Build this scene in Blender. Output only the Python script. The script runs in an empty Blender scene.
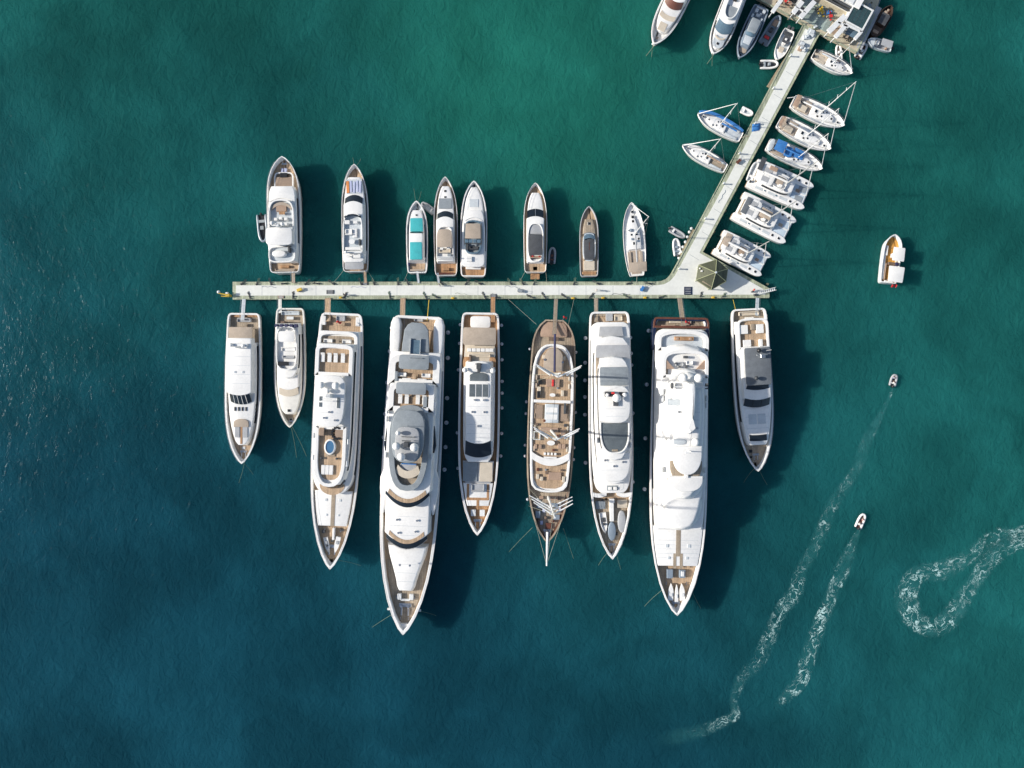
import bpy, bmesh, math, random
from mathutils import Vector, Matrix, noise
random.seed(7)
R = math.radians
SC = bpy.context.scene
COL = SC.collection
H = 170.667      # height of the drone above the water, metres
S = 0.25         # metres on the water per picture pixel unit

def kz(z): return S*(1 - z/H)
def W(px, py, z=0.0):
    k = kz(z)
    return Vector(((px-512)*k, (384-py)*k, z))

# ------------------------------------------------------------------ materials
MATS = {}
def mat(name, col, rough=0.5, metal=0.0, var=0.12, scale=0.8, bump=0.0, spec=0.5, coat=0.0):
    m = bpy.data.materials.new(name); m.use_nodes = True
    nt = m.node_tree; b = nt.nodes['Principled BSDF']
    b.inputs['Roughness'].default_value = rough
    b.inputs['Metallic'].default_value = metal
    b.inputs['Specular IOR Level'].default_value = spec
    if coat: b.inputs['Coat Weight'].default_value = coat
    tc = nt.nodes.new('ShaderNodeTexCoord')
    n1 = nt.nodes.new('ShaderNodeTexNoise'); n1.inputs['Scale'].default_value = scale
    n1.inputs['Detail'].default_value = 5
    n2 = nt.nodes.new('ShaderNodeTexNoise'); n2.inputs['Scale'].default_value = scale*6
    n2.inputs['Detail'].default_value = 3
    nt.links.new(tc.outputs['Object'], n1.inputs['Vector'])
    nt.links.new(tc.outputs['Object'], n2.inputs['Vector'])
    ad = nt.nodes.new('ShaderNodeMath'); ad.operation = 'ADD'
    nt.links.new(n1.outputs['Fac'], ad.inputs[0]); nt.links.new(n2.outputs['Fac'], ad.inputs[1])
    mr = nt.nodes.new('ShaderNodeMapRange')
    mr.inputs['From Min'].default_value = 0.7; mr.inputs['From Max'].default_value = 1.3
    mr.inputs['To Min'].default_value = 1-var; mr.inputs['To Max'].default_value = 1+var
    nt.links.new(ad.outputs[0], mr.inputs['Value'])
    mx = nt.nodes.new('ShaderNodeMix'); mx.data_type = 'RGBA'; mx.blend_type = 'MULTIPLY'
    mx.inputs[0].default_value = 1.0
    mx.inputs[6].default_value = (*col, 1)
    nt.links.new(mr.outputs[0], mx.inputs[7])
    nt.links.new(mx.outputs[2], b.inputs['Base Color'])
    if bump:
        bp = nt.nodes.new('ShaderNodeBump'); bp.inputs['Strength'].default_value = bump
        bp.inputs['Distance'].default_value = 0.05
        nt.links.new(n2.outputs['Fac'], bp.inputs['Height'])
        nt.links.new(bp.outputs[0], b.inputs['Normal'])
    MATS[name] = m
    return m

def plank_mat(name, col, pitch=0.22, dark=0.55, axis='X', rough=0.7, var=0.22):
    m = mat(name, col, rough, var=var, scale=0.55)
    nt = m.node_tree; b = nt.nodes['Principled BSDF']
    tc = [n for n in nt.nodes if n.type == 'TEX_COORD'][0]
    sp = nt.nodes.new('ShaderNodeSeparateXYZ'); nt.links.new(tc.outputs['Object'], sp.inputs[0])
    dv = nt.nodes.new('ShaderNodeMath'); dv.operation = 'DIVIDE'; dv.inputs[1].default_value = pitch
    nt.links.new(sp.outputs[axis], dv.inputs[0])
    fl = nt.nodes.new('ShaderNodeMath'); fl.operation = 'FLOOR'; nt.links.new(dv.outputs[0], fl.inputs[0])
    wn = nt.nodes.new('ShaderNodeTexWhiteNoise'); wn.noise_dimensions = '1D'
    nt.links.new(fl.outputs[0], wn.inputs['W'])
    mr = nt.nodes.new('ShaderNodeMapRange'); mr.inputs['To Min'].default_value = 0.78; mr.inputs['To Max'].default_value = 1.12
    nt.links.new(wn.outputs['Value'], mr.inputs['Value'])
    fr = nt.nodes.new('ShaderNodeMath'); fr.operation = 'FRACT'; nt.links.new(dv.outputs[0], fr.inputs[0])
    lt = nt.nodes.new('ShaderNodeMath'); lt.operation = 'GREATER_THAN'; lt.inputs[1].default_value = 0.14
    nt.links.new(fr.outputs[0], lt.inputs[0])
    m2 = nt.nodes.new('ShaderNodeMapRange'); m2.inputs['To Min'].default_value = dark; m2.inputs['To Max'].default_value = 1
    nt.links.new(lt.outputs[0], m2.inputs['Value'])
    mu = nt.nodes.new('ShaderNodeMath'); mu.operation = 'MULTIPLY'
    nt.links.new(mr.outputs[0], mu.inputs[0]); nt.links.new(m2.outputs[0], mu.inputs[1])
    mx = nt.nodes.new('ShaderNodeMix'); mx.data_type = 'RGBA'; mx.blend_type = 'MULTIPLY'; mx.inputs[0].default_value = 1
    old = b.inputs['Base Color'].links[0].from_socket
    nt.links.new(old, mx.inputs[6]); nt.links.new(mu.outputs[0], mx.inputs[7])
    nt.links.new(mx.outputs[2], b.inputs['Base Color'])
    return m

WHITE = mat('white_gelcoat', (0.78, 0.77, 0.74), 0.32, var=0.07, scale=0.35, coat=0.2)
WHITE2 = mat('aged_white_paint', (0.66, 0.67, 0.66), 0.5, var=0.12, scale=0.6)
CREAM = mat('cream_gelcoat', (0.74, 0.72, 0.66), 0.4, var=0.08)
PALE = mat('pale_grey_nonslip', (0.50, 0.54, 0.56), 0.7, var=0.12)
TEAK = plank_mat('teak_planking', (0.47, 0.335, 0.215))
TEAKO = plank_mat('oiled_teak_planking', (0.42, 0.235, 0.115))
TEAKG = plank_mat('weathered_teak_planking', (0.37, 0.30, 0.22))
TEAKD = plank_mat('dark_hardwood_planking', (0.16, 0.11, 0.08))
ORANGE = plank_mat('varnished_orange_wood', (0.62, 0.31, 0.06))
VARN = mat('varnished_mahogany', (0.13, 0.05, 0.03), 0.25, var=0.25, coat=0.5)
GLASS = mat('tinted_glass', (0.012, 0.018, 0.025), 0.07, var=0.2)
GLASSB = mat('pale_blue_glass', (0.10, 0.16, 0.21), 0.12, var=0.2)
SKYL = mat('smoked_skylight', (0.12, 0.14, 0.15), 0.15, var=0.2)
GREYC = mat('grey_canvas', (0.24, 0.27, 0.29), 0.85, var=0.14, bump=0.3)
GREYL = mat('light_grey_canvas', (0.36, 0.37, 0.38), 0.85, var=0.12, bump=0.3)
CHARC = mat('charcoal_canvas', (0.06, 0.065, 0.072), 0.8, var=0.25, bump=0.3)
TAN = mat('tan_canvas', (0.40, 0.33, 0.26), 0.85, var=0.12, bump=0.3)
BEIGE = mat('beige_cushion', (0.55, 0.48, 0.38), 0.8, var=0.1, bump=0.2)
CUSH = mat('white_cushion', (0.74, 0.73, 0.70), 0.8, var=0.07, bump=0.3)
BROWNC = mat('brown_cushion', (0.36, 0.25, 0.18), 0.8, var=0.15, bump=0.2)
NAVY = mat('navy_canvas', (0.02, 0.022, 0.075), 0.7, var=0.2)
NAVYH = mat('navy_hull_paint', (0.012, 0.02, 0.05), 0.2, var=0.1, coat=0.5)
TURQ = mat('turquoise_canvas', (0.05, 0.42, 0.44), 0.8, var=0.12, bump=0.3)
BLUE = mat('bright_blue_canvas', (0.035, 0.17, 0.44), 0.75, var=0.18, bump=0.3)
LBLUE = mat('lilac_blue_towel', (0.42, 0.45, 0.60), 0.85, var=0.15)
ORG = mat('orange_fabric', (0.66, 0.24, 0.07), 0.8, var=0.12)
RED = mat('red_fabric', (0.60, 0.03, 0.03), 0.7, var=0.2)
GREYH = mat('grey_hull_paint', (0.21, 0.26, 0.31), 0.4, var=0.12)
SLATE = mat('slate_grey_canvas', (0.12, 0.135, 0.15), 0.8, var=0.2, bump=0.3)
GREYD = mat('dark_grey_rubber', (0.05, 0.055, 0.06), 0.6, var=0.2)
RUBBER = mat('pale_grey_rubber_tube', (0.55, 0.57, 0.57), 0.5, var=0.08)
METAL = mat('brushed_steel', (0.55, 0.56, 0.57), 0.3, metal=0.9, var=0.1)
SPAR = mat('white_painted_spar', (0.72, 0.73, 0.72), 0.35, var=0.06)
ALU = mat('anodised_alloy_spar', (0.45, 0.46, 0.45), 0.4, metal=0.3, var=0.08)
BLACK = mat('black_plastic', (0.015, 0.016, 0.018), 0.4, var=0.2)
POOL = mat('pool_water', (0.07, 0.17, 0.30), 0.05, var=0.12)
ROPE = mat('pale_rope', (0.30, 0.32, 0.26), 0.9, var=0.2)
CHAIN = mat('weedy_anchor_line', (0.12, 0.17, 0.12), 0.9, var=0.3)
YELLOW = mat('yellow_paint', (0.62, 0.42, 0.05), 0.5, var=0.2)
SKIN = mat('skin', (0.52, 0.30, 0.21), 0.55, var=0.05)
HAIR = mat('dark_hair', (0.03, 0.02, 0.015), 0.7)
NET = mat('trampoline_net', (0.46, 0.55, 0.62), 0.8, var=0.1)
BROWNP = mat('brown_pad', (0.30, 0.22, 0.16), 0.8, var=0.15)
CONC = mat('pale_concrete', (0.68, 0.69, 0.64), 0.85, var=0.07, scale=0.22, bump=0.2)
GREENB = plank_mat('green_stained_boards', (0.37, 0.40, 0.285), pitch=0.55, dark=0.75, var=0.25)
WOODP = plank_mat('bleached_pier_boards', (0.34, 0.28, 0.19), pitch=0.4, dark=0.6)
ROOFG = plank_mat('olive_roof_felt', (0.085, 0.092, 0.055), pitch=0.5, dark=0.8)
PILE = mat('weedy_pile', (0.12, 0.12, 0.08), 0.9, var=0.4)
SAND = mat('sandy_screed', (0.45, 0.40, 0.29), 0.9, var=0.25, scale=0.6)

# ------------------------------------------------------------------ mesh builder
class M:
    def __init__(s): s.v = []; s.f = []
    def add(s, vs, fs):
        o = len(s.v); s.v += [tuple(v) for v in vs]; s.f += [tuple(i+o for i in f) for f in fs]; return s
    def loft(s, rings, bot=True, top=True):
        n = len(rings[0]); o = len(s.v)
        for r in rings: s.v += [tuple(p) for p in r]
        for a in range(len(rings)-1):
            for i in range(n):
                j = (i+1) % n
                s.f.append((o+a*n+i, o+a*n+j, o+(a+1)*n+j, o+(a+1)*n+i))
        if bot: s.f.append(tuple(o+i for i in range(n))[::-1])
        if top: s.f.append(tuple(o+(len(rings)-1)*n+i for i in range(n)))
        return s
    def box(s, cx, cy, z0, wx, wy, h, bev=0.06, rot=0, taper=0.0):
        bev = min(bev, wx*.3, wy*.3, h*.45)
        hx, hy = wx/2, wy/2; c, sn = math.cos(rot), math.sin(rot)
        def rr(a, b, z, q):
            pts = [(a-q,-b),(a,-b+q),(a,b-q),(a-q,b),(-a+q,b),(-a,b-q),(-a,-b+q),(-a+q,-b)]
            return [(cx+x*c-y*sn, cy+x*sn+y*c, z) for x, y in pts]
        s.loft([rr(hx, hy, z0, bev), rr(hx-taper, hy-taper, z0+h-bev, bev), rr(hx-taper-bev, hy-taper-bev, z0+h, bev*.6)])
        return s
    def cyl(s, x, y, z0, r, h, n=12, r2=None):
        r2 = r if r2 is None else r2
        s.loft([[(x+q*math.cos(6.2832*i/n), y+q*math.sin(6.2832*i/n), z) for i in range(n)] for q, z in ((r, z0), (r2, z0+h))])
        return s
    def dome(s, x, y, z, r, sz=1.0, sx=1.0, sy=1.0, n=12):
        rings = []
        for a in (-70, -40, -10, 20, 45, 68, 84):
            rr, zz = r*math.cos(R(a)), r*math.sin(R(a))*sz
            rings.append([(x+rr*sx*math.cos(6.2832*i/n), y+rr*sy*math.sin(6.2832*i/n), z+zz) for i in range(n)])
        return s.loft(rings)
    def tube(s, p, q, r, r2=None, n=6):
        p, q = Vector(p), Vector(q); d = q-p
        if d.length < 1e-6: return s
        d.normalize(); a = d.orthogonal().normalized(); b = d.cross(a)
        r2 = r if r2 is None else r2
        s.loft([[c + (a*math.cos(6.2832*i/n)+b*math.sin(6.2832*i/n))*rr for i in range(n)] for c, rr in ((p, r), (q, r2))])
        return s
    def path(s, pts, r, n=6):
        rings = []
        for i, p in enumerate(pts):
            p = Vector(p); d = Vector(pts[min(i+1, len(pts)-1)]) - Vector(pts[max(i-1, 0)]); d.normalize()
            a = d.cross(Vector((0, 0, 1)))
            a = a.normalized() if a.length > 1e-3 else Vector((1, 0, 0))
            b = d.cross(a).normalized()
            rings.append([p+(a*math.cos(6.2832*k/n)+b*math.sin(6.2832*k/n))*(r if not callable(r) else r(i)) for k in range(n)])
        return s.loft(rings)
    def build(s, name, m, parent=None, smooth=False):
        me = bpy.data.meshes.new(name); me.from_pydata(s.v, [], s.f); me.update()
        bm = bmesh.new(); bm.from_mesh(me); bmesh.ops.recalc_face_normals(bm, faces=bm.faces); bm.to_mesh(me); bm.free()
        me.materials.append(m)
        if smooth:
            me.polygons.foreach_set('use_smooth', [True]*len(me.polygons))
            try: me.set_sharp_from_angle(angle=R(38))
            except Exception: pass
        o = bpy.data.objects.new(name, me); COL.objects.link(o)
        if parent: o.parent = parent
        return o

def tag(o, label=None, cat=None, group=None, kind=None):
    if label: o['label'] = label
    if cat: o['category'] = cat
    if group: o['group'] = group
    if kind: o['kind'] = kind
    return o
def empty(name, loc, rz, label, cat, group=None):
    o = bpy.data.objects.new(name, None); COL.objects.link(o)
    o.empty_display_size = 0.5
    o.location = loc; o.rotation_euler = (0, 0, rz)
    return tag(o, label, cat, group)
KIDS = {}
def kids(o):
    return [c for c in bpy.data.objects if c.parent == o]
def copy_tree(o, loc, rz, label, group=None):
    def rec(a, par):
        c = a.copy(); COL.objects.link(c)
        if par: c.parent = par
        for k in kids(a): rec(k, c)
        return c
    r = rec(o, None); r.location = loc; r.rotation_euler = (0, 0, rz)
    r['label'] = label
    if group: r['group'] = group
    return r

# ------------------------------------------------------------------ profiles
def hp(v0, v1, hw, sr=0.85, tm=0.45, p=2.2, n=22, tip=0.0, round_stern=0.0, corner=True):
    """half-width profile of a hull in plan, from stern v0 to bow v1"""
    out = []
    for i in range(n+1):
        t = i/n; t = t if t < .8 else .8+(1-(1-(t-.8)/.2)**1.6)*.2
        if t < tm: w = sr+(1-sr)*math.sin(t/tm*math.pi/2)
        else: w = max(tip, max(0.0, 1-((t-tm)/(1-tm))**(p+PADD))**PEXP)
        if round_stern and t < round_stern:
            u = 1-t/round_stern; w *= math.sqrt(max(0, 1-u**2.4*.8))
        out.append((v0+(v1-v0)*t, w*hw))
    if not round_stern and corner:
        w0 = out[0][1]; e = (hw if v1 > v0 else -hw); out = [(v0, w0*.78), (v0+e*.03, w0*.87), (v0+e*.09, w0*.94), (v0+e*.2, w0*.985), (v0+e*.32, w0)]+[q for q in out[1:] if abs(q[0]-v0) > hw*.36]
    return out
PADD, PEXP = .9, .76
def hwat(prof, v):
    for (a, wa), (b, wb) in zip(prof, prof[1:]):
        if min(a, b) <= v <= max(a, b):
            return wa+(wb-wa)*((v-a)/(b-a) if b != a else 0)
    return prof[0][1] if abs(v-prof[0][0]) < abs(v-prof[-1][0]) else prof[-1][1]
def sub(prof, va, vb, d=0.0, n=12):
    return [(va+(vb-va)*i/n, max(0.15, hwat(prof, va+(vb-va)*i/n)-d)) for i in range(n+1)]
def oval(va, vb, hw, pw=2.6, n=14, flat0=False, flat1=False, ts=0.5, k0=1.0):
    """rounded (superellipse) plan; ts = where it is widest; flat0/1 keep an end square"""
    out = []
    for i in range(n+1):
        a = math.pi*i/n
        t = (1-math.cos(a))/2
        if t < ts: w = 1.0*k0+(1-k0)*(t/ts) if flat0 else (1-(1-t/ts)**pw)**(1/pw)
        else: w = 1.0 if flat1 else (1-((t-ts)/(1-ts))**pw)**(1/pw)
        out.append((va+(vb-va)*t, max(.05, w)*hw))
    return out
def para(v0, vf, w, c, k0=.97):
    """plan with a nearly square rear end at v0 and a parabolic front at vf, the corners swept back by c"""
    sg = 1 if vf > v0 else -1
    out = [(v0, w*k0*.93), (v0+sg*.8, w*k0), (v0+(vf-sg*c-v0)*.5, w)]
    for u in (1, .93, .85, .75, .62, .48, .33, .17, .01): out.append((vf-sg*c*u*u, w*u))
    return out
def smoothp(prof, n=4):
    P = [prof[0]]+list(prof)+[prof[-1]]; out = []
    for i in range(1, len(P)-2):
        for j in range(n):
            t = j/n; q = []
            for c in (0, 1):
                p0, p1, p2, p3 = P[i-1][c], P[i][c], P[i+1][c], P[i+2][c]
                q.append(.5*(2*p1+(-p0+p2)*t+(2*p0-5*p1+4*p2-p3)*t*t+(-p0+3*p1-3*p2+p3)*t**3))
            out.append((q[0], max(0.02, q[1])))
    out.append(prof[-1]); return out
def offset(poly, d):
    """inset a closed ccw-or-cw polygon of (x, y) by d metres"""
    n = len(poly); A = sum(poly[i][0]*poly[(i+1) % n][1]-poly[(i+1) % n][0]*poly[i][1] for i in range(n))
    sg = 1 if A > 0 else -1; out = []
    for i in range(n):
        p, q, r = Vector(poly[i-1]), Vector(poly[i]), Vector(poly[(i+1) % n])
        a, b = (q-p), (r-q)
        if a.length < 1e-6: a = b.copy()
        if b.length < 1e-6: b = a.copy()
        if a.length < 1e-6: out.append(tuple(q)); continue
        a.normalize(); b.normalize()
        na, nb = Vector((-a.y, a.x))*sg, Vector((-b.y, b.x))*sg
        m = na+nb
        if m.length < .2: m = na
        m.normalize(); c = max(.45, m.dot(na))
        out.append(tuple(q+m*d/c))
    return out

# ------------------------------------------------------------------ vessels
class Boat:
    """a vessel; local frame: origin at the stern on the water, +y to the bow, metres"""
    def __init__(s, kind, label, cat, stern, bow, zd, group=None):
        s.zd = zd; s.st, s.bw = stern, bow
        a, b = W(*stern, zd), W(*bow, zd); d = (b-a); d.z = 0
        s.len = d.length; s.ey = d.normalized(); s.ex = Vector((s.ey.y, -s.ey.x, 0))
        s.o = Vector((a.x, a.y, 0)); s.rz = math.atan2(s.ey.y, s.ey.x)-math.pi/2
        s.vert = abs(bow[0]-stern[0]) < .2*abs(bow[1]-stern[1])
        s.sx = (1 if s.ex.x > 0 else -1) if s.vert else 1
        s.root = empty(kind, s.o, s.rz, label, cat, group); s.label = label
    def Y(s, v, z):
        if s.vert: return ((384-v)*kz(z)-s.o.y)/s.ey.y
        return v*kz(s.zd)
    def X(s, x, z): return x*kz(z if s.vert else s.zd)*s.sx
    def K(s, z): return kz(z if s.vert else s.zd)
    def world(s, x, v, z): return s.o+s.ex*s.X(x, z)+s.ey*s.Y(v, z)+Vector((0, 0, z))
    def ring(s, prof, z, inset=0.0, zr=None, sheer=0.0, hs=1.0, rake=0.0, dx=0.0):
        zr = z if zr is None else zr
        kx = s.K(zr)
        pr = [(w*kx*hs, s.Y(v, zr)) for v, w in prof]
        x0 = s.X(dx, zr)
        poly = [(w+x0, y) for w, y in pr]+[(-w+x0, y) for w, y in reversed(pr)]
        if inset: poly = offset(poly, inset)
        ya, yb = pr[0][1], pr[-1][1]
        out = []
        for x, y in poly:
            t = max(0, min(1, (y-ya)/(yb-ya))) if yb != ya else 0
            out.append((x, y-rake*t**3, z+sheer*t**2.2))
        return out
    def put(s, name, m, material, parent=None, smooth=False):
        return m.build(name, material, parent or s.root, smooth)
    # ---- pieces
    def hull(s, prof, zd, zb, m, rim=0.3, sheer=0.6, rake=2.0, deck=TEAK, capm=None, flare=.82, vdeck=None, wall=0.0, boot=None):
        mm = M()
        mm.loft([s.ring(prof, -.7, zr=zb, hs=flare-.06, rake=rake*1.15), s.ring(prof, zb*.3, zr=zb, hs=flare+.07, rake=rake*.8, sheer=sheer*.3),
                 s.ring(prof, zb*.75, zr=zb, hs=.985, rake=rake*.3, sheer=sheer*.7), s.ring(prof, zb-.06, zr=zb, sheer=sheer),
                 s.ring(prof, zb, .05, zr=zb, sheer=sheer), s.ring(prof, zb, rim-.04, zr=zb, sheer=sheer), s.ring(prof, zb-.06, rim, zr=zb, sheer=sheer),
                 s.ring(prof, zd-.02, rim+.04, zr=zb)], top=False)
        h = s.put('hull', mm, m, smooth=True)
        if capm:
            mc = M(); r1 = s.ring(prof, zb+.03, -.04, zr=zb, sheer=sheer); r2 = s.ring(prof, zb+.03, rim+.03, zr=zb, sheer=sheer)
            b1 = s.ring(prof, zb-.09, -.04, zr=zb, sheer=sheer); b2 = s.ring(prof, zb-.05, rim+.03, zr=zb, sheer=sheer)
            mc.loft([b1, r1, r2, b2], bot=False, top=False); s.put('rail_cap', mc, capm, h)
        if boot:
            for a, b in ((0, 1),):
                mc = M(); mc.loft([s.ring(prof, .05, -.02, zr=zb, hs=flare, rake=rake*1.0), s.ring(prof, .5, -.02, zr=zb, hs=flare+.055, rake=rake*.8)], bot=False, top=False)
                s.put('boot_stripe', mc, boot, h)
        md = M(); md.loft([s.ring(prof, zd-.15, rim-.02, zr=zb), s.ring(prof, zd, rim-.02, zr=zb)])
        s.deckobj = s.put('deck', md, deck)
        s.hp_ = prof; s.zb = zb; s.h_ = h
        return h
    def slab(s, name, prof, z0, z1, m, bev=.12, taper=0.0, parent=None, sm=False, dx=0.0, zr=None, rnd_=0.0):
        if sm: prof = smoothp(prof)
        zr = z1 if zr is None else zr
        bev = min(bev, (z1-z0)*.45)
        mm = M(); rings = [s.ring(prof, z0, -taper, zr=zr, dx=dx)]; rh = rnd_ or bev
        if rnd_: bev = (z1-z0)*.8
        for a in ((0, 30, 60, 90) if not rnd_ else (0, 18, 36, 54, 72, 90)):
            rings.append(s.ring(prof, z1-bev*(1-math.sin(R(a))), rh*(1-math.cos(R(a))), zr=zr, dx=dx))
        mm.loft(rings)
        return s.put(name, mm, m, parent, smooth=True)
    def tier(s, prof, z0, z1, m=WHITE, win=None, taper=.25, bev=.18, name='deckhouse', dx=0.0, gm=GLASS):
        o = s.slab(name, prof, z0, z1, m, bev, taper, dx=dx)
        if win:
            va, vb = win[0], win[1]; h = z1-z0
            f0, f1 = (win[2], win[3]) if len(win) > 2 else (.35, .78)
            za, zb2 = z0+h*f0, z0+h*f1
            for q in (0, 1):
                mm = M()
                pa = s.ring(prof, za, -taper*(1-f0)-.03, zr=z1, dx=dx); pb = s.ring(prof, zb2, -taper*(1-f1)-.03, zr=z1, dx=dx)
                n = len(pa)//2; idx = range(0, n) if q == 0 else range(n, 2*n)
                ys = sorted((s.Y(va, z1), s.Y(vb, z1)))
                sel = [i for i in idx if ys[0] <= pa[i][1] <= ys[1]]
                for i, j in zip(sel, sel[1:]):
                    c = lambda p, d: (p[0]+d, p[1], p[2])
                    a, b, c2, d2 = pa[i], pa[j], pb[j], pb[i]
                    mm.add([a, b, c2, d2], [(0, 1, 2, 3)])
                if mm.f: s.put('side_window', mm, gm, o)
        return o
    def wtier(s, v0, vf, w, c, z0, z1, v1, zl, m=WHITE, win=None, taper=.2, gm=GLASS, div=0, wf=.97, w1=1.04, dm=None):
        o = s.tier(para(v0, vf, w, c), z0, z1, m, win, taper)
        s.band('windshield', vf, v1, w*wf, w*w1, c, z1-.06, zl, gm, div=div, dm=dm); return o
    def coam(s, prof, z0, z1, w, m=WHITE, name='coaming', dx=0.0, parent=None):
        mm = M(); e = .05
        mm.loft([s.ring(prof, z0, 0, zr=z1, dx=dx), s.ring(prof, z1-e, 0, zr=z1, dx=dx), s.ring(prof, z1, e, zr=z1, dx=dx), s.ring(prof, z1, w-e, zr=z1, dx=dx),
                 s.ring(prof, z1-e, w, zr=z1, dx=dx), s.ring(prof, z0, w, zr=z1, dx=dx)], bot=False, top=False)
        return s.put(name, mm, m, parent, smooth=True)
    def floor(s, prof, z, m=TEAK, name='deck_planking', dx=0.0, parent=None, th=.06, sm=False):
        if sm: prof = smoothp(prof)
        mm = M(); mm.loft([s.ring(prof, z, 0, zr=z+th, dx=dx), s.ring(prof, z+th, 0, zr=z+th, dx=dx)])
        return s.put(name, mm, m, parent)
    def band(s, name, v0, v1, w0, w1, c, z0, z1, m, th=.1, x=0.0, n=12, parent=None, div=0, dm=None):
        """curved band across the boat: rear edge at v0 (height z0), front edge at v1 (height z1), ends swept aft by c px"""
        mm = M(); ya, yb = s.Y(v0, z0), s.Y(v1, z1); k = s.K((z0+z1)/2); x0 = s.X(x, (z0+z1)/2)
        P = []
        for i in range(n+1):
            u = -1+2*i/n
            sw = c*k*(u*u)
            P.append(((x0+u*w0*k, ya-sw, z0), (x0+u*w1*k, yb-sw, z1)))
        V, F = [], []
        for a, b in P:
            V += [a, b, (b[0], b[1], b[2]-th), (a[0], a[1], a[2]-th)]
        for i in range(n):
            o = i*4; q = o+4
            for e in range(4): F.append((o+e, o+(e+1) % 4, q+(e+1) % 4, q+e))
        F.append((0, 1, 2, 3)); F.append((n*4, n*4+3, n*4+2, n*4+1))
        mm.add(V, F)
        o = s.put(name, mm, m, parent, smooth=True)
        if div:
            md = M()
            for i in range(1, div):
                u = -1+2*i/div; sw = c*k*u*u
                md.tube((x0+u*w0*k, ya-sw, z0+.03), (x0+u*w1*k, yb-sw, z1+.03), .06)
            s.put('window_divider', md, dm or WHITE, o)
        return o
    def boxes(s, name, items, m, parent=None, bev=.07, rot=0):
        """items: (x, v, w, l, z0, h) in px px px px m m"""
        if len(items) > 1 and name not in JOINED: return [s.boxes(name, [it], m, parent, bev, rot) for it in items]
        mm = M()
        for it in items:
            x, v, w, l, z, h = it[:6]; r = it[6] if len(it) > 6 else rot
            k = s.K(z+h)
            mm.box(s.X(x, z+h), s.Y(v, z+h), z, w*k, l*k, h, bev, r*s.sx)
        return s.put(name, mm, m, parent)
    def each(s, name, items, m, parent=None, bev=.07):
        return [s.boxes(name, [it], m, parent, bev) for it in items]
    def sofa(s, x, v, w, l, z, face, m=CUSH, bm_=None):
        """U or straight settee: seat with a back along the side opposite to face ('a' aft, 'f' fore) and short arms"""
        k = s.K(z+.5); cx, cy = s.X(x, z+.5), s.Y(v, z+.5); wx, wy = w*k, l*k
        sg = -1 if face == 'a' else 1
        mm = M(); mm.box(cx, cy, z, wx, wy, .42, .08)
        mb = M(); mb.box(cx, cy-sg*(wy/2-.14), z+.43, wx*.98, .26, .38, .08)
        for q in (-1, 1): mb.box(cx+q*(wx/2-.13), cy+sg*.14, z+.43, .22, wy*.66, .3, .06)
        o = s.put('sofa', mm, m); s.put('backrest', mb, bm_ or m, o); return o
    def table(s, x, v, w, l, z, m=TEAK, rnd=False):
        k = s.K(z+.7); cx, cy = s.X(x, z+.7), s.Y(v, z+.7)
        mm = M(); mm.cyl(cx, cy, z, .12, .62)
        if rnd: mm.loft([[(cx+w*k/2*math.cos(i/20*6.2832), cy+l*k/2*math.sin(i/20*6.2832), zz) for i in range(20)] for zz in (z+.62, z+.7)])
        else: mm.box(cx, cy, z+.62, w*k, l*k, .08, .05)
        return s.put('table', mm, m)
    def radome(s, x, v, r, z, m=WHITE, h=.6):
        mm = M(); X, Y_ = s.X(x, z), s.Y(v, z)
        mm.cyl(X, Y_, z-h-.2, r*.35, h); mm.cyl(X, Y_, z-.25, r*.85, .25, 14, r); mm.dome(X, Y_, z, r, .95, n=16)
        return s.put('radar_dome', mm, m, smooth=True)
    def pole(s, name, x, v, z0, z1, r, m=SPAR, r2=None, parent=None, lean=0.0):
        mm = M(); X, Y_ = s.X(x, z0), s.Y(v, z0)
        mm.tube((X, Y_, z0), (X, Y_-lean, z1), r, r2, 10); return s.put(name, mm, m, parent, smooth=True)
    def tube(s, name, a, b, r, m, parent=None, r2=None):
        """a, b = (x px, v px, z)"""
        mm = M(); mm.tube((s.X(a[0], a[2]), s.Y(a[1], a[2]), a[2]), (s.X(b[0], b[2]), s.Y(b[1], b[2]), b[2]), r, r2)
        return s.put(name, mm, m, parent, smooth=True)
    def rail(s, prof, va, vb, z0, h=.9, inset=.1, zr=None, m=METAL, step=1.6, sheer=0.0, name='guard_rail', both=True):
        zr = zr if zr is not None else z0
        rg = s.ring(prof, z0, inset, zr=zr, sheer=sheer); n = len(rg)//2
        ys = sorted((s.Y(va, zr), s.Y(vb, zr)))
        for q in ((0, 1) if both else (0,)):
            mm = M(); pts = [Vector(p) for p in (rg[:n] if q == 0 else rg[n:][::-1]) if ys[0] <= p[1] <= ys[1]]
            acc = 0
            for i, p in enumerate(pts):
                if i: acc += (p-pts[i-1]).length
                if i == 0 or acc > step or i == len(pts)-1:
                    mm.tube(p, p+Vector((0, 0, h)), .025, n=4); acc = 0
                if i:
                    for f in (1, .55): mm.tube(pts[i-1]+Vector((0, 0, h*f)), p+Vector((0, 0, h*f)), .025, n=4)
            if mm.f: s.put(name, mm, m)
    def hatch(s, items, m=GLASS):
        for x, v, w, l, z in items:
            k = s.K(z+.1); mm = M(); mm.box(s.X(x, z+.1), s.Y(v, z+.1), z-.02, w*k, l*k, .12, .04)
            o = s.put('deck_hatch', mm, m)
            mf = M(); X, Y_ = s.X(x, z+.1), s.Y(v, z+.1); a, b = w*k/2+.05, l*k/2+.05
            mf.box(X, Y_, z-.03, 2*a, 2*b, .07, .03); s.put('hatch_frame', mf, WHITE2, o)
    def pulpit(s, v, z, r=.03):
        pass
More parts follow.
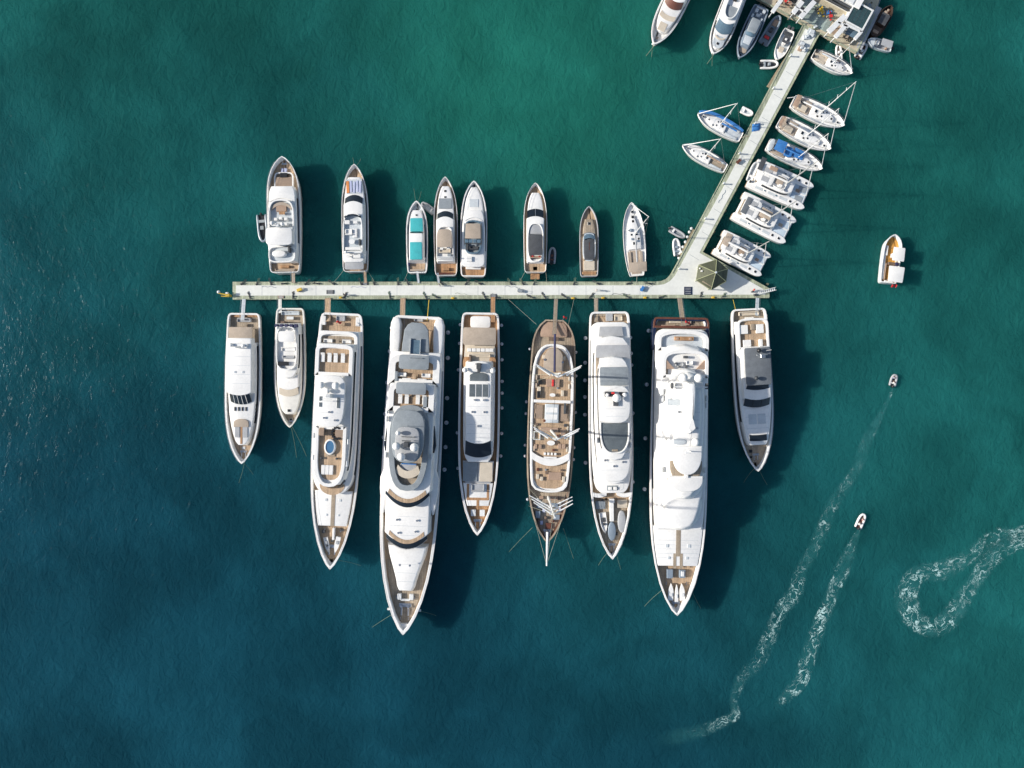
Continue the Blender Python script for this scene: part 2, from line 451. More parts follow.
    def windlass(s, v, z, sc=1.0):
        mm = M(); y = s.Y(v, z)
        for q in (-1, 1):
            mm.cyl(q*.55*sc, y, z, .28*sc, .5*sc, 10, .2*sc); mm.box(q*.55*sc, y+.9*sc, z, .25*sc, 1.2*sc, .25*sc, .05)
        mm.box(0, y-.2*sc, z, 2.0*sc, .6*sc, .25*sc)
        s.put('windlass', mm, METAL)
    def bollards(s, pts, z):
        mm = M()
        for x, v in pts:
            X, Y_ = s.X(x, z), s.Y(v, z)
            for d in (-.2, .2): mm.cyl(X, Y_+d, z, .1, .4, 8, .13)
        s.put('mooring_bitts', mm, METAL)
    def gangway(s, x, v, px, py, w, m=TEAK, z0=None, rails=True):
        """from a point on the boat (x, v) to a picture point on the pier"""
        z0 = z0 or s.zd; a = s.world(x, v, z0); b = W(px, py, 1.75)
        inv = Matrix.Translation(s.o) @ Matrix.Rotation(s.rz, 4, 'Z'); inv = inv.inverted()
        a, b = inv @ a, inv @ b
        d = (b-a).normalized(); sd = d.cross(Vector((0, 0, 1))).normalized()*w/2; up = Vector((0, 0, .1))
        mm = M(); mm.loft([[p-sd, p+sd, p+sd+up, p-sd+up] for p in (a, b)])
        o = s.put('gangway', mm, m)
        if rails:
            mr = M()
            L_ = (b-a).length; nn = max(2, int(L_/1.6))
            for q in (-1, 1):
                e = sd*q*.95
                for i in range(nn+1):
                    p = a.lerp(b, i/nn)+e+up; mr.tube(p, p+Vector((0, 0, .8)), .025, n=4)
                mr.tube(a+e+up*9, b+e+up*9, .03, n=4)
            s.put('handrail', mr, METAL, o)
        return o
    def flag(s, x, v, z, m=RED, sz=1.3):
        mm = M(); X, Y_ = s.X(x, z), s.Y(v, z)
        mm.tube((X, Y_, z), (X, Y_-.5, z+2.2), .04); st = s.put('flagstaff', mm, METAL)
        mf = M(); V = []; F = []; n = 6
        for i in range(n+1):
            for j in (0, 1):
                V.append((X+sz*i/n*.95*s.sx, Y_-.5-.2*math.sin(i*1.1)-j*.55, z+2.1-j*.55-.08*i))
        for i in range(n): F.append((2*i, 2*i+1, 2*i+3, 2*i+2))
        mf.add(V, F); s.put('flag', mf, m, st)
    def seams(s, va, vb, hw, z, n, m=None, cross=True):
        mm = M()
        for i in range(n):
            v = va+(vb-va)*(i+.5)/n; k = s.K(z); mm.box(0, s.Y(v, z), z-.01, 2*hw*k, .07, .025, .004)
        s.put('panel_joint', mm, m or PALE)
    def rafts(s, pts, z):
        for x, v in pts:
            X, Y_ = s.X(x, z+.4), s.Y(v, z+.4); mm = M()
            mm.tube((X, Y_-.65, z+.35), (X, Y_+.65, z+.35), .32, n=10); o = s.put('life_raft', mm, WHITE2, smooth=True)
            mc = M(); mc.box(X, Y_-.35, z, .5, .12, .2, .02); mc.box(X, Y_+.35, z, .5, .12, .2, .02); s.put('cradle', mc, METAL, o)
    def vents(s, pts, z, m=None):
        for x, v in pts:
            mm = M(); mm.cyl(s.X(x, z), s.Y(v, z), z, .16, .25, 8, .22); mm.cyl(s.X(x, z), s.Y(v, z), z+.25, .28, .1, 8); s.put('vent', mm, m or METAL)

JOINED = {'radar_mast', 'walkway', 'stair_frame', 'roof_frame', 'deck_frame', 'windlass', 'crane'}
ORD = ['first', 'second', 'third', 'fourth', 'fifth', 'sixth', 'seventh', 'eighth', 'ninth', 'tenth', 'eleventh', 'twelfth', 'thirteenth', 'fourteenth', 'fifteenth', 'sixteenth', 'seventeenth', 'eighteenth', 'nineteenth', 'twentieth', 'twenty-first']
ORD2 = ['first from the left', 'third from the left', 'second from the left', 'fourth from the left', 'fifth from the left', 'sixth from the left']
def fender_proto():
    r = empty('fender', (0, 0, 0), 0, 'x', 'fender')
    mm = M(); mm.dome(0, 0, 0, .42, 1.15, n=12); mm.build('ball', RUBBER_F, r, True)
    mr = M(); mr.tube((0, 0, .45), (0, 0, 1.6), .025, n=4); mr.cyl(0, 0, .4, .09, .14, 8); mr.build('lanyard', ROPE, r)
    return r
RUBBER_F = mat('pale_blue_fender_vinyl', (0.50, 0.54, 0.60), 0.5, var=0.1)
FP = None
def fenders(b, side, vs, whose, sc=1.0, z=1.0):
    """side +1 = picture right for upright hulls"""
    global FP
    sd = {1: 'right', -1: 'left'}[side]
    for i, v in enumerate(vs):
        hw = hwat(b.hp_, v)
        p = b.world(side*(hw*.98), v, b.zb); ex = b.ex*b.sx*side
        # out from the flared side, hanging just clear of it
        p = Vector((p.x, p.y, z))+ex*(.15+.42*sc)
        lab = f'round fender {ORD[i]} from the pier, {sd} side of {whose}'
        g = 'ball fenders hanging along the yachts'
        if FP is None:
            FP = fender_proto(); o = FP; o.location = p; o['label'] = lab; o['group'] = g
        else: o = copy_tree(FP, p, 0, lab, g)
        o.scale = (sc, sc, sc)

def line3(name, pts, r, m, label, cat, group, sag=0.0):
    P = [Vector(p) for p in pts]; o = P[0].copy(); base = Vector((o.x, o.y, o.z))
    Q = []
    for a, b in zip(P, P[1:]):
        for i in range(8):
            t = i/8; q = a.lerp(b, t); q.z -= sag*4*t*(1-t); Q.append(q-base)
    Q.append(P[-1]-base)
    mm = M(); mm.path(Q, r, 5); ob = mm.build(name, m); ob.location = base
    return tag(ob, label, cat, group)
DEEP = (.006, .050, .074); SHALLOW = (.009, .086, .073); SHOAL = (.012, .120, .110); BANK = (.014, .140, .104)
WROUGH = .3; WSPEC = 0.0; WCOAT = .13; SSS = .7; SSC = 8.0; WBUMP = 1.0
SUN_EL = 27; SUN_E = 4.6; SKY_E = .11; EXPO = 0.38
FOAM_A = 1.7
# ================================================================== the row below the pier, stern to the quay
ROWS = 'motor yachts moored stern-to along the long pier'
GRP_L = 'mooring lines and anchor lines'
def moor(b, x, v, z, px, py, label):
    line3('mooring_line', [b.world(x, v, z), W(px, py, 1.7)], .035, ROPE, label, 'rope', GRP_L, .25)
def anchor(b, x, v, z, px, py, label):
    line3('anchor_line', [b.world(x, v, z), W(px, py, -.12)], .045, CHAIN, label, 'rope', GRP_L, .5)

# ---- B1 slim yacht at the far left
b = Boat('motor_yacht', 'white motor yacht with tan aft awning and plain white roof, leftmost below the pier', 'yacht', (243.6, 313), (242.3, 464), 3.2, ROWS)
P = hp(313, 464, 18, .9, .45, 2.4); b.hull(P, 2.3, 3.2, WHITE, .45, .5, 2.5, TEAKG, boot=NAVYH)
hs = [(343, 13), (360, 13.6), (390, 13.6), (405, 13), (420, 11.5), (432, 9), (441, 6), (445, 3)]
b.tier(smoothp(hs), 2.2, 3.9, WHITE, (345, 425, .2, .6))
b.wtier(338, 395.5, 12.3, 3, 3.9, 5.7, 404.5, 4.1, win=(343, 388), div=5, wf=.8, w1=.86)
b.each('roof_vent', [(x, 409, 1.4, 4, 3.95, .15) for x in (-6.5, -2.8, .8, 4.5)], BLACK)
b.each('side_light', [(13.4, v, 1.2, 2, 3.1, .3) for v in (405, 409, 413)], BLACK)
b.slab('awning', oval(327, 343, 11.8, 8, flat0=True, flat1=True), 5.0, 5.15, TAN, .05)
for q in (-1, 1):
    b.pole('awning_post', q*10.8, 328, 2.3, 5.0, .05, METAL)
b.slab('sofa', oval(419, 427, 7.5, 2.2, flat1=True), 3.8, 4.2, TAN, .1)
b.boxes('walkway', [(0, 432, 2.2, 24, 3.83, .12)], TEAKO, bev=.02)
b.each('sunpad', [(-4, 431.5, 5, 12, 3.85, .22), (4, 431.5, 5, 12, 3.85, .22)], GREYL)
b.floor(sub(P, 445.5, 460, 4), 2.35, TEAK)
b.windlass(452, 2.4, .8); b.hatch([(0, 448, 3, 2.5, 2.4)], WHITE2)
b.slab('stern_platform', sub(P, 313, 317, 1.5), 2.3, 2.7, TEAKO, .05)
b.sofa(0, 320, 14, 4, 2.35, 'f', GREYL)
b.table(0, 325, 6, 3, 2.35, TEAKG)
b.seams(352, 388, 11, 5.71, 4); b.hatch([(-4, 372, 2, 2, 5.71), (4, 372, 2, 2, 5.71)], PALE); b.radome(-7, 345, .5, 6.5); b.radome(5, 346, .45, 6.4); b.pole('radar_mast', 0, 348, 5.8, 8.2, .12)
b.boxes('radar_arch', [(0, 345, 18, 3, 5.8, .5)], WHITE2)
b.rail(P, 350, 462, 3.2, .8, .2, sheer=.5)
b.gangway(-1, 320, 244, 299, .9, PALE, 3.2); B1 = b
anchor(b, 1, 462, 2.6, 238, 485, 'thin anchor line running down left from the bow of the leftmost yacht')
anchor(b, -1, 462, 2.6, 254, 476, 'thin anchor line running down right from the bow of the leftmost yacht')

# ---- B2 cream flybridge boat
b = Boat('motor_yacht', 'smaller cream flybridge motor boat, second from the left below the pier', 'yacht', (290, 308), (290.2, 427.8), 2.9, ROWS)
P = hp(308, 427.8, 15.5, .9, .45, 2.2); b.hull(P, 2.1, 2.9, CREAM, .4, .5, 2.2, TEAKG)
hs = [(326, 11), (345, 12), (370, 12.2), (390, 11.6), (402, 10), (410, 7.5), (414, 4)]
b.tier(smoothp(hs), 2.0, 3.7, CREAM, (330, 400, .25, .65))
b.tier(oval(324, 378, 11, 3, flat0=True), 3.7, 5.0, WHITE, (330, 372), taper=.3)
b.coam(oval(326, 370, 10.6, 3.5), 5.0, 5.7, .3, WHITE, 'flybridge_coaming')
b.slab('bimini', oval(331, 342, 8, 6), 7.0, 7.12, CUSH, .04, dx=2)
for x, v in ((-4, 332), (9, 332), (-4, 341), (9, 341)): b.pole('bimini_post', x, v, 5.1, 7.0, .035, METAL)
b.boxes('helm_console', [(-3.5, 363.5, 10, 4, 5.0, .9)], BLACK)
b.sofa(2, 349, 14, 4, 5.05, 'f', CUSH); b.sofa(2, 357, 12, 3, 5.05, 'a', GREYL)
b.each('bench', [(x, 325.5, 3.2, 3, 4.95, .8) for x in (-10, -5, 0, 5, 9.5)], NAVY)
b.band('windshield_cover', 371, 377, 8, 9.2, 3, 5.0, 4.45, BEIGE)
b.band('windshield_cover', 390, 396.5, 9.2, 9.8, 3, 4.15, 3.85, BEIGE)
b.slab('cabin_front', para(372, 390, 10, 3), 3.7, 4.2, WHITE, .2)
b.hatch([(0, 410.6, 3, 2.6, 3.75), (0, 419.5, 2.6, 2.2, 2.2), (9, 387, 2.4, 3, 3.72)], BLACK)
b.floor(sub(P, 414, 424.5, 3), 2.12, TEAKG)
b.sofa(0, 313, 18, 4, 2.15, 'f', PALE); b.table(0, 318, 7, 3, 2.15, WHITE2)
b.boxes('cabin_door', [(-6, 322, 4, 2, 2.1, 1.8)], TEAKD)
b.windlass(421.5, 2.2, .6); b.rail(P, 345, 426, 2.9, .8, .2, sheer=.5)
b.pole('radio_antenna', 8, 330, 5, 10, .04); b.radome(-8, 328, .4, 6.4)
b.gangway(-10, 313, 280, 299, .8, CREAM, 2.8)
anchor(b, 0, 426, 2.4, 297, 462, 'left one of two anchor lines from the bow of the small cream boat')
anchor(b, 1, 426, 2.4, 308, 460, 'right one of two anchor lines from the bow of the small cream boat')

# ---- B3 big yacht with round pool
b = Boat('motor_yacht', 'large white yacht with teak decks and oval blue pool, third from left below pier', 'yacht', (341.5, 313), (330.6, 569), 4.3, ROWS)
P = hp(313, 569, 24.5, .86, .42, 2.5); b.hull(P, 3.4, 4.3, WHITE, .55, .7, 3.5, TEAK, boot=NAVYH)
hs = [(331, 19.5), (345, 21.5), (380, 22), (430, 22), (465, 21), (482, 18.5), (491, 13), (493, 9)]
b.tier(smoothp(hs), 3.3, 6.1, WHITE, (340, 478, .35, .7), taper=.2)
b.coam(oval(331, 349, 20, 3.5, flat1=True, ts=.6), 6.1, 6.9, .8, WHITE)
b.floor(oval(336, 348, 17, 5, flat1=True), 6.12, TEAKG)
b.sofa(-9.5, 341, 9, 3.5, 6.2, 'f', CUSH); b.sofa(9, 341, 9, 3.5, 6.2, 'f', CUSH); b.table(0, 341, 3.5, 5, 6.2, TEAKG)
b.tier(oval(344, 486, 18.5, 3.4, flat0=True), 6.1, 8.7, WHITE, (350, 474, .35, .75), taper=.35)
b.coam(oval(344, 376, 18.8, 4, flat1=True, ts=.3), 8.7, 9.5, .9, WHITE)
b.floor(oval(348.5, 376, 15.6, 6, flat1=True, ts=.3), 8.72, TEAK)
b.coam(oval(426, 487, 15.5, 2.6, flat0=True), 8.7, 9.5, .8, WHITE)
b.floor(oval(427, 480, 12.2, 2.8, flat0=True), 8.72, TEAK)
b.slab('hardtop', oval(375, 427, 14.5, 3.6, ts=.35), 11.0, 11.4, WHITE, .15)
b.tier(oval(382, 424, 11.5, 3), 8.7, 11.0, WHITE, (384, 422, .35, .8), taper=.2)
b.radome(-8.3, 385.5, .85, 12.4); b.radome(6.5, 385.5, .9, 12.6); b.radome(-2, 391, .6, 12.2)
b.boxes('radar_mast', [(0, 396, 5, 4, 11.4, 2.2), (-1, 401, 12, .8, 12.6, .25), (-1, 399, 9, .8, 13.3, .2)], WHITE2)
b.pole('antenna', 3, 395, 11.4, 16, .05); b.pole('antenna', -5, 396, 11.4, 15, .05)
b.hatch([(-9.5, 399, 2.6, 4.4, 11.42), (-9.5, 405, 2.6, 4.4, 11.42), (8.4, 402.5, 3, 10.5, 11.42)], SKYL)
b.boxes('bar', [(-9, 432, 5, 8, 8.8, 1.0)], BROWNP); b.boxes('bar_counter', [(8, 432.5, 8, 11, 8.8, .6)], BROWNP)
mm = M(); z = 9.5; X, Y_ = b.X(6, z), b.Y(433, z)
for i in range(10):
    a = math.pi*(.35+1.3*i/9); mm.box(X+1.1*math.cos(a)*b.sx, Y_+1.35*math.sin(a), 8.8, .6, .5, .8, .05)
b.put('sofa', mm, BLACK)
mm = M(); X, Y_ = b.X(-.5, 9.4), b.Y(447, 9.4)
def ell(rx, ry, z, n=24): return [(X+rx*math.cos(6.2832*i/n), Y_+ry*math.sin(6.2832*i/n), z) for i in range(n)]
mm.loft([ell(1.35, 1.85, 8.78), ell(1.35, 1.85, 9.35), ell(1.25, 1.75, 9.42), ell(1.02, 1.5, 9.42), ell(1.0, 1.45, 9.1)], top=False); ht = b.put('hot_tub', mm, CUSH, smooth=True)
mm = M(); mm.loft([ell(1.0, 1.46, 9.0), ell(1.0, 1.46, 9.3)]); b.put('water', mm, POOL, ht)
b.each('sunpad', [(x, 470, 3.7, 9.5, 8.8, .4) for x in (-6.5, -2.5, 1.5)], CUSH)
b.each('planter', [(-9, 458.5, 2, 2, 8.8, .6), (6.5, 458.5, 2, 2, 8.8, .6)], CHARC)
b.boxes('steps', [(0, 455, 9, 3, 8.8, .2)], TEAKG)
b.band('windshield', 484.5, 488.5, 12, 14, 8, 8.6, 6.7, GLASS)
b.floor(oval(484, 495, 12.5, 2, flat0=True, ts=.1), 6.12, TEAK, dx=0)
b.slab('foredeck', sub(P, 491, 526, 4.2), 3.4, 4.6, WHITE, .15)
b.boxes('walkway', [(.2, 509, 4, 34, 4.6, .05)], TEAKG, bev=.01)
b.floor(sub(P, 526.5, 559, 4.5), 3.42, TEAK)
b.windlass(547, 3.5, 1.2); b.bollards([(-8, 530), (8, 530), (-3, 553), (3, 553)], 3.5)
b.boxes('crane', [(1.5, 534, 2.2, 12, 3.5, 1.0)], WHITE)
b.slab('stern_step', sub(P, 313.3, 318, 2), 3.0, 3.6, TEAKG, .05)
b.sofa(-1, 318, 9, 6, 3.42, 'f', GREYL); b.table(0, 324, 7, 3.5, 3.42, TEAK)
b.each('side_locker', [(-17.5, 321, 4, 9, 3.4, .9), (16.5, 321, 4, 9, 3.4, .9)], WHITE)
b.flag(-2, 326, 5, RED, 1.2)
b.rail(oval(345, 486, 18.3, 3.4, flat0=True), 375, 480, 8.7, .8, .1)
b.rail(P, 350, 560, 4.3, .7, .25, sheer=.7)
b.gangway(-13.5, 322, 328, 298, 1.4, TEAK, 4.2); B3 = b
b.seams(409, 424, 11, 11.41, 2); b.rafts([(-17, 436), (17.2, 441), (-17, 458), (17.2, 463)], 8.75); b.hatch([(-7, 500, 2.4, 2.4, 4.6), (7, 500, 2.4, 2.4, 4.6), (-6, 515, 2, 2, 4.6), (6, 515, 2, 2, 4.6)], PALE); b.vents([(-5, 418), (6, 420), (0, 412)], 11.4); b.boxes('deck_gear', [(-9, 532, 3, 3, 3.5, .6), (9, 530, 4, 2, 3.5, .5), (0, 541, 3, 2, 3.5, .5)], GREYD)
anchor(b, 6, 560, 3.5, 362, 566, 'long anchor line running right from the bow of the yacht with the oval pool')

# ---- B4 biggest left yacht with grey decks
b = Boat('motor_yacht', 'largest white yacht, grey canopies and grey oval top deck, fourth from left below pier', 'yacht', (418.5, 316), (403.4, 634), 4.8, ROWS)
P = hp(316, 634, 29.5, .88, .45, 2.4); b.hull(P, 3.7, 4.8, WHITE, .7, .8, 4, TEAK, boot=NAVYH)
b.tier([(352, 25), (370, 26.5), (400, 27), (450, 27), (490, 26)]+para(500, 541, 22.5, 9)[2:], 3.6, 6.8, WHITE, (360, 530, .35, .7), taper=.2)
b.coam(oval(354, 386, 25.5, 3, flat1=True, ts=.4), 6.8, 7.8, 1.6, WHITE)
b.floor(oval(361, 386, 19.5, 5, flat1=True, ts=.3), 6.82, TEAK)
b.slab('awning', oval(355, 369.5, 15, 8), 8.6, 8.75, GREYC, .05)
b.sofa(-12, 375, 9, 4, 6.9, 'a'); b.sofa(12, 375, 9, 4, 6.9, 'a'); b.sofa(-7, 380, 9, 3.5, 6.9, 'f'); b.sofa(8, 380, 9, 3.5, 6.9, 'f')
b.table(0, 377, 4, 6, 6.9, TEAK)
b.boxes('glass_screen', [(-17.5, 377, 3, 10, 6.9, 1.1)], GREYC)
hs2 = [(384, 22.5), (400, 23.5), (450, 23.5), (485, 22.5), (498, 20.5), (506, 17), (509, 12)]
b.wtier(384, 503, 23, 13, 6.8, 9.6, 507.5, 9.1, win=(390, 488, .35, .75), wf=.93, w1=.96, taper=.35)
b.coam(oval(382, 412, 23, 3, flat1=True, ts=.4), 9.6, 10.5, 1.3, WHITE)
b.floor(oval(386, 412, 18, 5, flat1=True, ts=.3), 9.62, TEAK)
b.slab('awning', oval(382.5, 394.5, 15, 8), 11.3, 11.45, GREYC, .05)
b.boxes('bar', [(0, 407, 22, 1.6, 9.7, .9)], TEAKG); b.boxes('locker', [(14, 402, 4, 12, 9.7, .8)], GREYC)
b.coam(oval(405, 491, 20, 2.7, ts=.4), 9.6, 10.8, 1.3, GREYC, 'top_deck_coaming')
b.floor(oval(412, 486, 15.8, 2.6, ts=.4), 9.66, TEAKG)
b.slab('hardtop', oval(410, 463, 16.5, 3, ts=.4), 12.6, 13.0, GREYC, .2)
b.slab('roof_panel', oval(427, 461, 12, 4, ts=.5), 13.0, 13.5, GREYL, .15)
for q in (-1, 1): b.slab('hardtop_leg', oval(418, 436, 1.6, 3), 9.6, 12.6, GREYC, .1, dx=q*14)
b.band('deck_sofa', 471, 478.5, 10, 12.5, 6, 10.6, 10.5, BEIGE, .5)
b.slab('sunpad', oval(463, 476, 9, 4), 9.7, 10.2, GREYL, .1)
b.boxes('blue_trim', [(1, 464, 15, 1.2, 10.4, .3)], BLUE)
b.radome(-9.7, 446.7, .95, 14.8); b.radome(8.2, 447, 1.0, 14.8); b.radome(-4.5, 457, .95, 14.6); b.radome(-9, 433.5, .55, 14.4)
b.boxes('radar_mast', [(0, 445, 5, 5, 13.4, 2.0), (0, 441, 9, 1, 14.8, .3), (1, 437, 14, .7, 13.6, .2)], CHARC)
b.pole('antenna', 7, 436, 13, 18, .05); b.pole('antenna', -1, 426, 13, 17, .05)
for q in (-1, 1):
    b.slab('bridge_wing', [(425, 1), (445, 3.4), (452, 2)], 7.2, 9.0, GLASS, .1, dx=q*22.5)
    b.slab('wing_balcony', [(468, .8), (478, 4.2), (490, 4.2), (505, 2.5), (514, .6)], 5.2, 6.9, WHITE, .2, dx=q*25)
b.band('window_brow', 499, 503, 18, 19.5, 9.5, 9.68, 9.66, TEAK, .05)
b.slab('lower_roof', para(495, 544, 22, 11), 6.8, 7.5, WHITE, .3)
b.band('lower_windshield', 544, 549, 20, 20.5, 11, 7.45, 6.8, GLASS)
b.band('window_brow', 540, 544, 17, 18, 9, 7.58, 7.56, TEAK, .05)
b.rail(para(495, 549, 20.5, 11), 530, 549, 6.75, .6, 0)
tr = [(546, 19), (556, 17), (570, 12.5), (580, 9.5), (587, 8), (591, 6)]
b.slab('foredeck_trunk', smoothp(tr), 3.7, 5.4, WHITE, .3, taper=.4)
b.floor(sub(P, 560, 624, 5), 3.75, TEAKG)
b.boxes('crane', [(-6, 597, 4, 6, 3.8, .7), (6, 597, 4, 6, 3.8, .7), (0, 600, 9, 2, 3.8, .5)], WHITE2)
b.windlass(606, 3.8, 1.5); b.bollards([(-9, 597), (9, 597), (-4, 618), (4, 618)], 3.8)
b.boxes('fairlead', [(-15, 610, 4, 2, 4.6, .5), (14.5, 610, 4, 2, 4.6, .5)], WHITE2)
b.slab('bow_platform', sub(P, 624, 633, 1.5), 3.7, 4.7, WHITE, .1)
for q in (-1, 1): b.slab('stern_wing', [(318, 3), (324, 5.2), (340, 5.5), (352, 4.5), (358, 2)], 3.7, 6.0, WHITE, .4, dx=q*21.5)
b.sofa(0, 319.5, 9, 4, 3.75, 'f', GREYL)
b.slab('aft_canopy', [(322.5, 5), (325, 9), (330, 12), (345, 13.5), (352, 13.8)], 6.8, 7.2, GREYC, .2)
b.boxes('stair_well', [(0, 347, 10, 14, 7.2, .25)], GLASSB); b.boxes('stair_frame', [(-5, 347, .8, 17, 7.2, .6), (5, 347, .8, 17, 7.2, .6), (2, 358, 13, .8, 8.8, .3)], METAL)
for q in (-1, 1):
    for v in (330, 349): b.pole('canopy_post', q*11, v, 3.7, 6.8, .07, METAL)
b.rail(P, 380, 625, 4.8, .7, .35, sheer=.8)
b.gangway(-14.5, 354, 403, 298, 1.2, TEAK, 5.5); B4 = b
b.tube('stern_pole', (9, 320, 5), (8.5, 299.5, 2.6), .1, YELLOW)
fenders(b, 1, (330, 356, 397, 422, 447, 470), 'the largest grey-canopied yacht', 1.3)
fenders(b, -1, (328, 352, 384, 416, 440), 'the largest grey-canopied yacht', 1.3)
b.seams(512, 540, 19, 7.51, 3); b.seams(560, 586, 9, 5.42, 3); b.rafts([(-23.8, 412), (-23.8, 420), (23.8, 404), (23.8, 412), (-23, 456), (23, 456)], 6.9 if False else 9.7); b.vents([(-10, 520), (10, 520), (-8, 533), (9, 531), (-5, 565), (5, 565)], 7.5 if False else 7.5)
anchor(b, -8, 612, 4, 371, 628, 'anchor line running left from the bow of the yacht with grey canopies')
anchor(b, 10, 610, 4, 437, 616, 'anchor line running right from the bow of the yacht with grey canopies')

# ---- B5
b = Boat('motor_yacht', 'slender white yacht with beige awning and three-pane glass roof, fifth from left below pier', 'yacht', (480.5, 312.5), (477.4, 535.2), 3.9, ROWS)
P = hp(312.5, 535.2, 20.7, .9, .45, 2.5); b.hull(P, 3.0, 3.9, WHITE, .5, .6, 3, TEAKO, boot=NAVYH)
hs = [(347, 15), (370, 15.5), (420, 15.5), (445, 15), (456, 13.5), (462, 10)]
b.tier(smoothp(hs), 2.9, 5.4, WHITE, (352, 450, .35, .75), taper=.15)
b.wtier(362, 444, 12.8, 3.5, 5.4, 7.0, 457.5, 5.6, win=(370, 436, .2, .7), taper=.4)
b.slab('awning', [(327.5, 15.5), (330, 16.5), (343, 16.5), (345, 15.5)], 6.8, 6.95, TAN, .05)
for q in (-1, 1):
    b.pole('awning_post', q*15, 329, 3, 6.8, .05, METAL); b.pole('awning_post', q*15, 343, 3, 6.8, .05, METAL)
b.slab('sunpad', oval(316, 328, 10, 6), 3.0, 3.7, CUSH, .12)
b.slab('deck_sole', oval(345, 366, 15, 6, flat0=True, flat1=True), 5.4, 5.5, BEIGE, .03)
b.each('seat', [(x, 350, 4, 3.5, 5.5, .7) for x in (-10, -5.5, -1, 3.5, 8, 12)], CUSH)
b.sofa(0, 355.5, 22, 3, 5.5, 'f', BEIGE); b.boxes('bar', [(-9, 359, 2, 7, 5.5, 1)], TEAKD)
for q in (-1, 1): b.slab('side_deck', [(357, 2.4), (362, 3.6), (367, 3)], 5.4, 5.56, TEAKO, .02, dx=q*13)
b.slab('arch', oval(361, 372, 12, 2.4, ts=.6), 7.0, 8.0, WHITE, .3)
b.radome(-14, 370.3, .65, 8.2); b.radome(14, 370.5, .65, 8.2)
b.boxes('radar_mast', [(0, 366, 4.5, 6, 8, 1.6), (0, 370, 3, 5, 8, 1.0), (0, 364, 7, 1, 9.2, .25)], CHARC)
b.slab('skylight', oval(372.5, 381, 9.5, 2.2, flat1=True), 7.0, 7.2, SKYL, .08)
sf = b.slab('sunroof', oval(383, 398, 10.4, 8), 7.0, 7.16, WHITE, .03)
for x in (-6.6, 0, 6.6): b.boxes('pane', [(x, 390.5, 5.6, 12.5, 7.17, .05)], SKYL, sf, bev=.01)
b.seams(402, 438, 11.5, 7.01, 4); b.vents([(-6, 412), (6, 412), (0, 426)], 7.0); b.radome(-5, 400, .3, 7.5, h=.3); b.radome(4, 400, .3, 7.5, h=.3)
b.slab('foredeck_lounge', [(461, 15.6), (475, 14.5), (483, 12.8)], 3.0, 4.4, GREYL, .15)
b.boxes('sunpad', [(-8, 472, 14.5, 19, 4.4, .18)], GREYC); b.boxes('sunpad', [(8, 472, 13, 19, 4.4, .2)], BEIGE)
b.slab('foredeck', sub(P, 483, 506, 3.3), 3.0, 4.2, WHITE, .15)
u = [(-10, 492, 2.4, 16, 4.2, .05), (10, 492, 2.4, 16, 4.2, .05), (0, 499, 21, 2.6, 4.205, .05), (0, 503, 2.6, 6, 4.2, .05)]
b.boxes('walkway', u, TEAKO, bev=.01); b.sofa(0, 488, 13, 8, 4.2, 'a', GREYL)
b.floor(sub(P, 506, 530, 4.2), 3.05, TEAKO)
b.boxes('foredeck_locker', [(-4.5, 513, 5, 6.5, 3.1, .6), (4.5, 513, 5, 6.5, 3.1, .6)], WHITE2); b.windlass(521, 3.1, 1)
b.bollards([(-16.5, 316.5), (16.5, 316.5)], 3.9)
b.rail(P, 350, 530, 3.9, .7, .25, sheer=.6)
b.gangway(12.5, 322, 493, 297, 1.1, TEAKO, 3.9); B5 = b
fenders(b, 1, (324, 343, 359, 381, 393, 408, 434, 457), 'the yacht with three-pane glass roof')
fenders(b, -1, (324, 343, 370, 434, 470), 'the yacht with three-pane glass roof')

# ---- B6 schooner
b = Boat('sailing_ship', 'brown wooden three-masted sailing ship with white spars and bowsprit, below the pier', 'sailing ship', (554.5, 320), (547, 541.5), 3.8)
P = hp(320, 541.5, 23.3, .86, .4, 3.0, n=44, round_stern=.13); b.hull(P, 2.9, 3.8, VARN, .3, .9, 2.0, TEAKG, capm=TEAKG)
b.slab('aft_seat', [(322, 9), (326, 12.5), (334, 13.5), (337, 13)], 3.0, 3.5, BROWNC, .1)
b.boxes('aft_table', [(0, 339, 10, 3, 3.0, .7)], TEAKD)
rf = [(344, 3), (345, 8), (347.5, 12), (352, 15.5), (358, 18), (366, 19.8), (380, 20.8), (400, 21.2), (440, 20.8), (465, 19.8), (480, 18.8), (486, 17.5), (490, 14), (492, 8), (492.6, 2)]
b.tier(rf, 2.9, 5.3, WHITE, (352, 480, .3, .7), taper=.1, name='deckhouse')
b.coam(rf, 5.3, 5.8, .5, WHITE)
for q in (-1, 1):
    b.each('cushion', [(q*16.3, v, 1.6, 5, 5.4, .35) for v in (378, 386, 407, 416, 428, 437, 449)], [TAN, BEIGE][q > 0])
b.each('coiled_line', [(-9, 401, 2, 2, 5.4, .3), (5, 388, 1.8, 1.8, 5.4, .3), (-4, 470, 1.8, 1.8, 5.4, .3)], GREYH)
b.each('round_table', [(7, 436, 3, 3, 5.4, .7), (-7, 421, 2.6, 2.6, 5.4, .7)], VARN)
b.floor([(347.5, 3), (350, 8), (354, 12), (360, 15), (368, 17), (380, 18), (440, 18), (465, 17), (480, 15.5), (486, 12), (488.5, 6)], 5.32, TEAK)
b.slab('awning', oval(348, 371, 10, 2.4, flat1=True, ts=.7), 5.9, 6.1, TAN, .06)
b.tube('boom', (0, 334, 7.6), (1, 372, 7.3), .28, NAVY)
b.boxes('sofa', [(0, 383, 13.5, 8, 5.4, .5)], BROWNC); b.boxes('cushion', [(0, 383, 2, 7, 5.9, .2)], RED)
b.boxes('locker', [(-13, 382, 4, 6, 5.4, .9), (-14, 395, 3, 7, 5.4, .7)], BLACK)
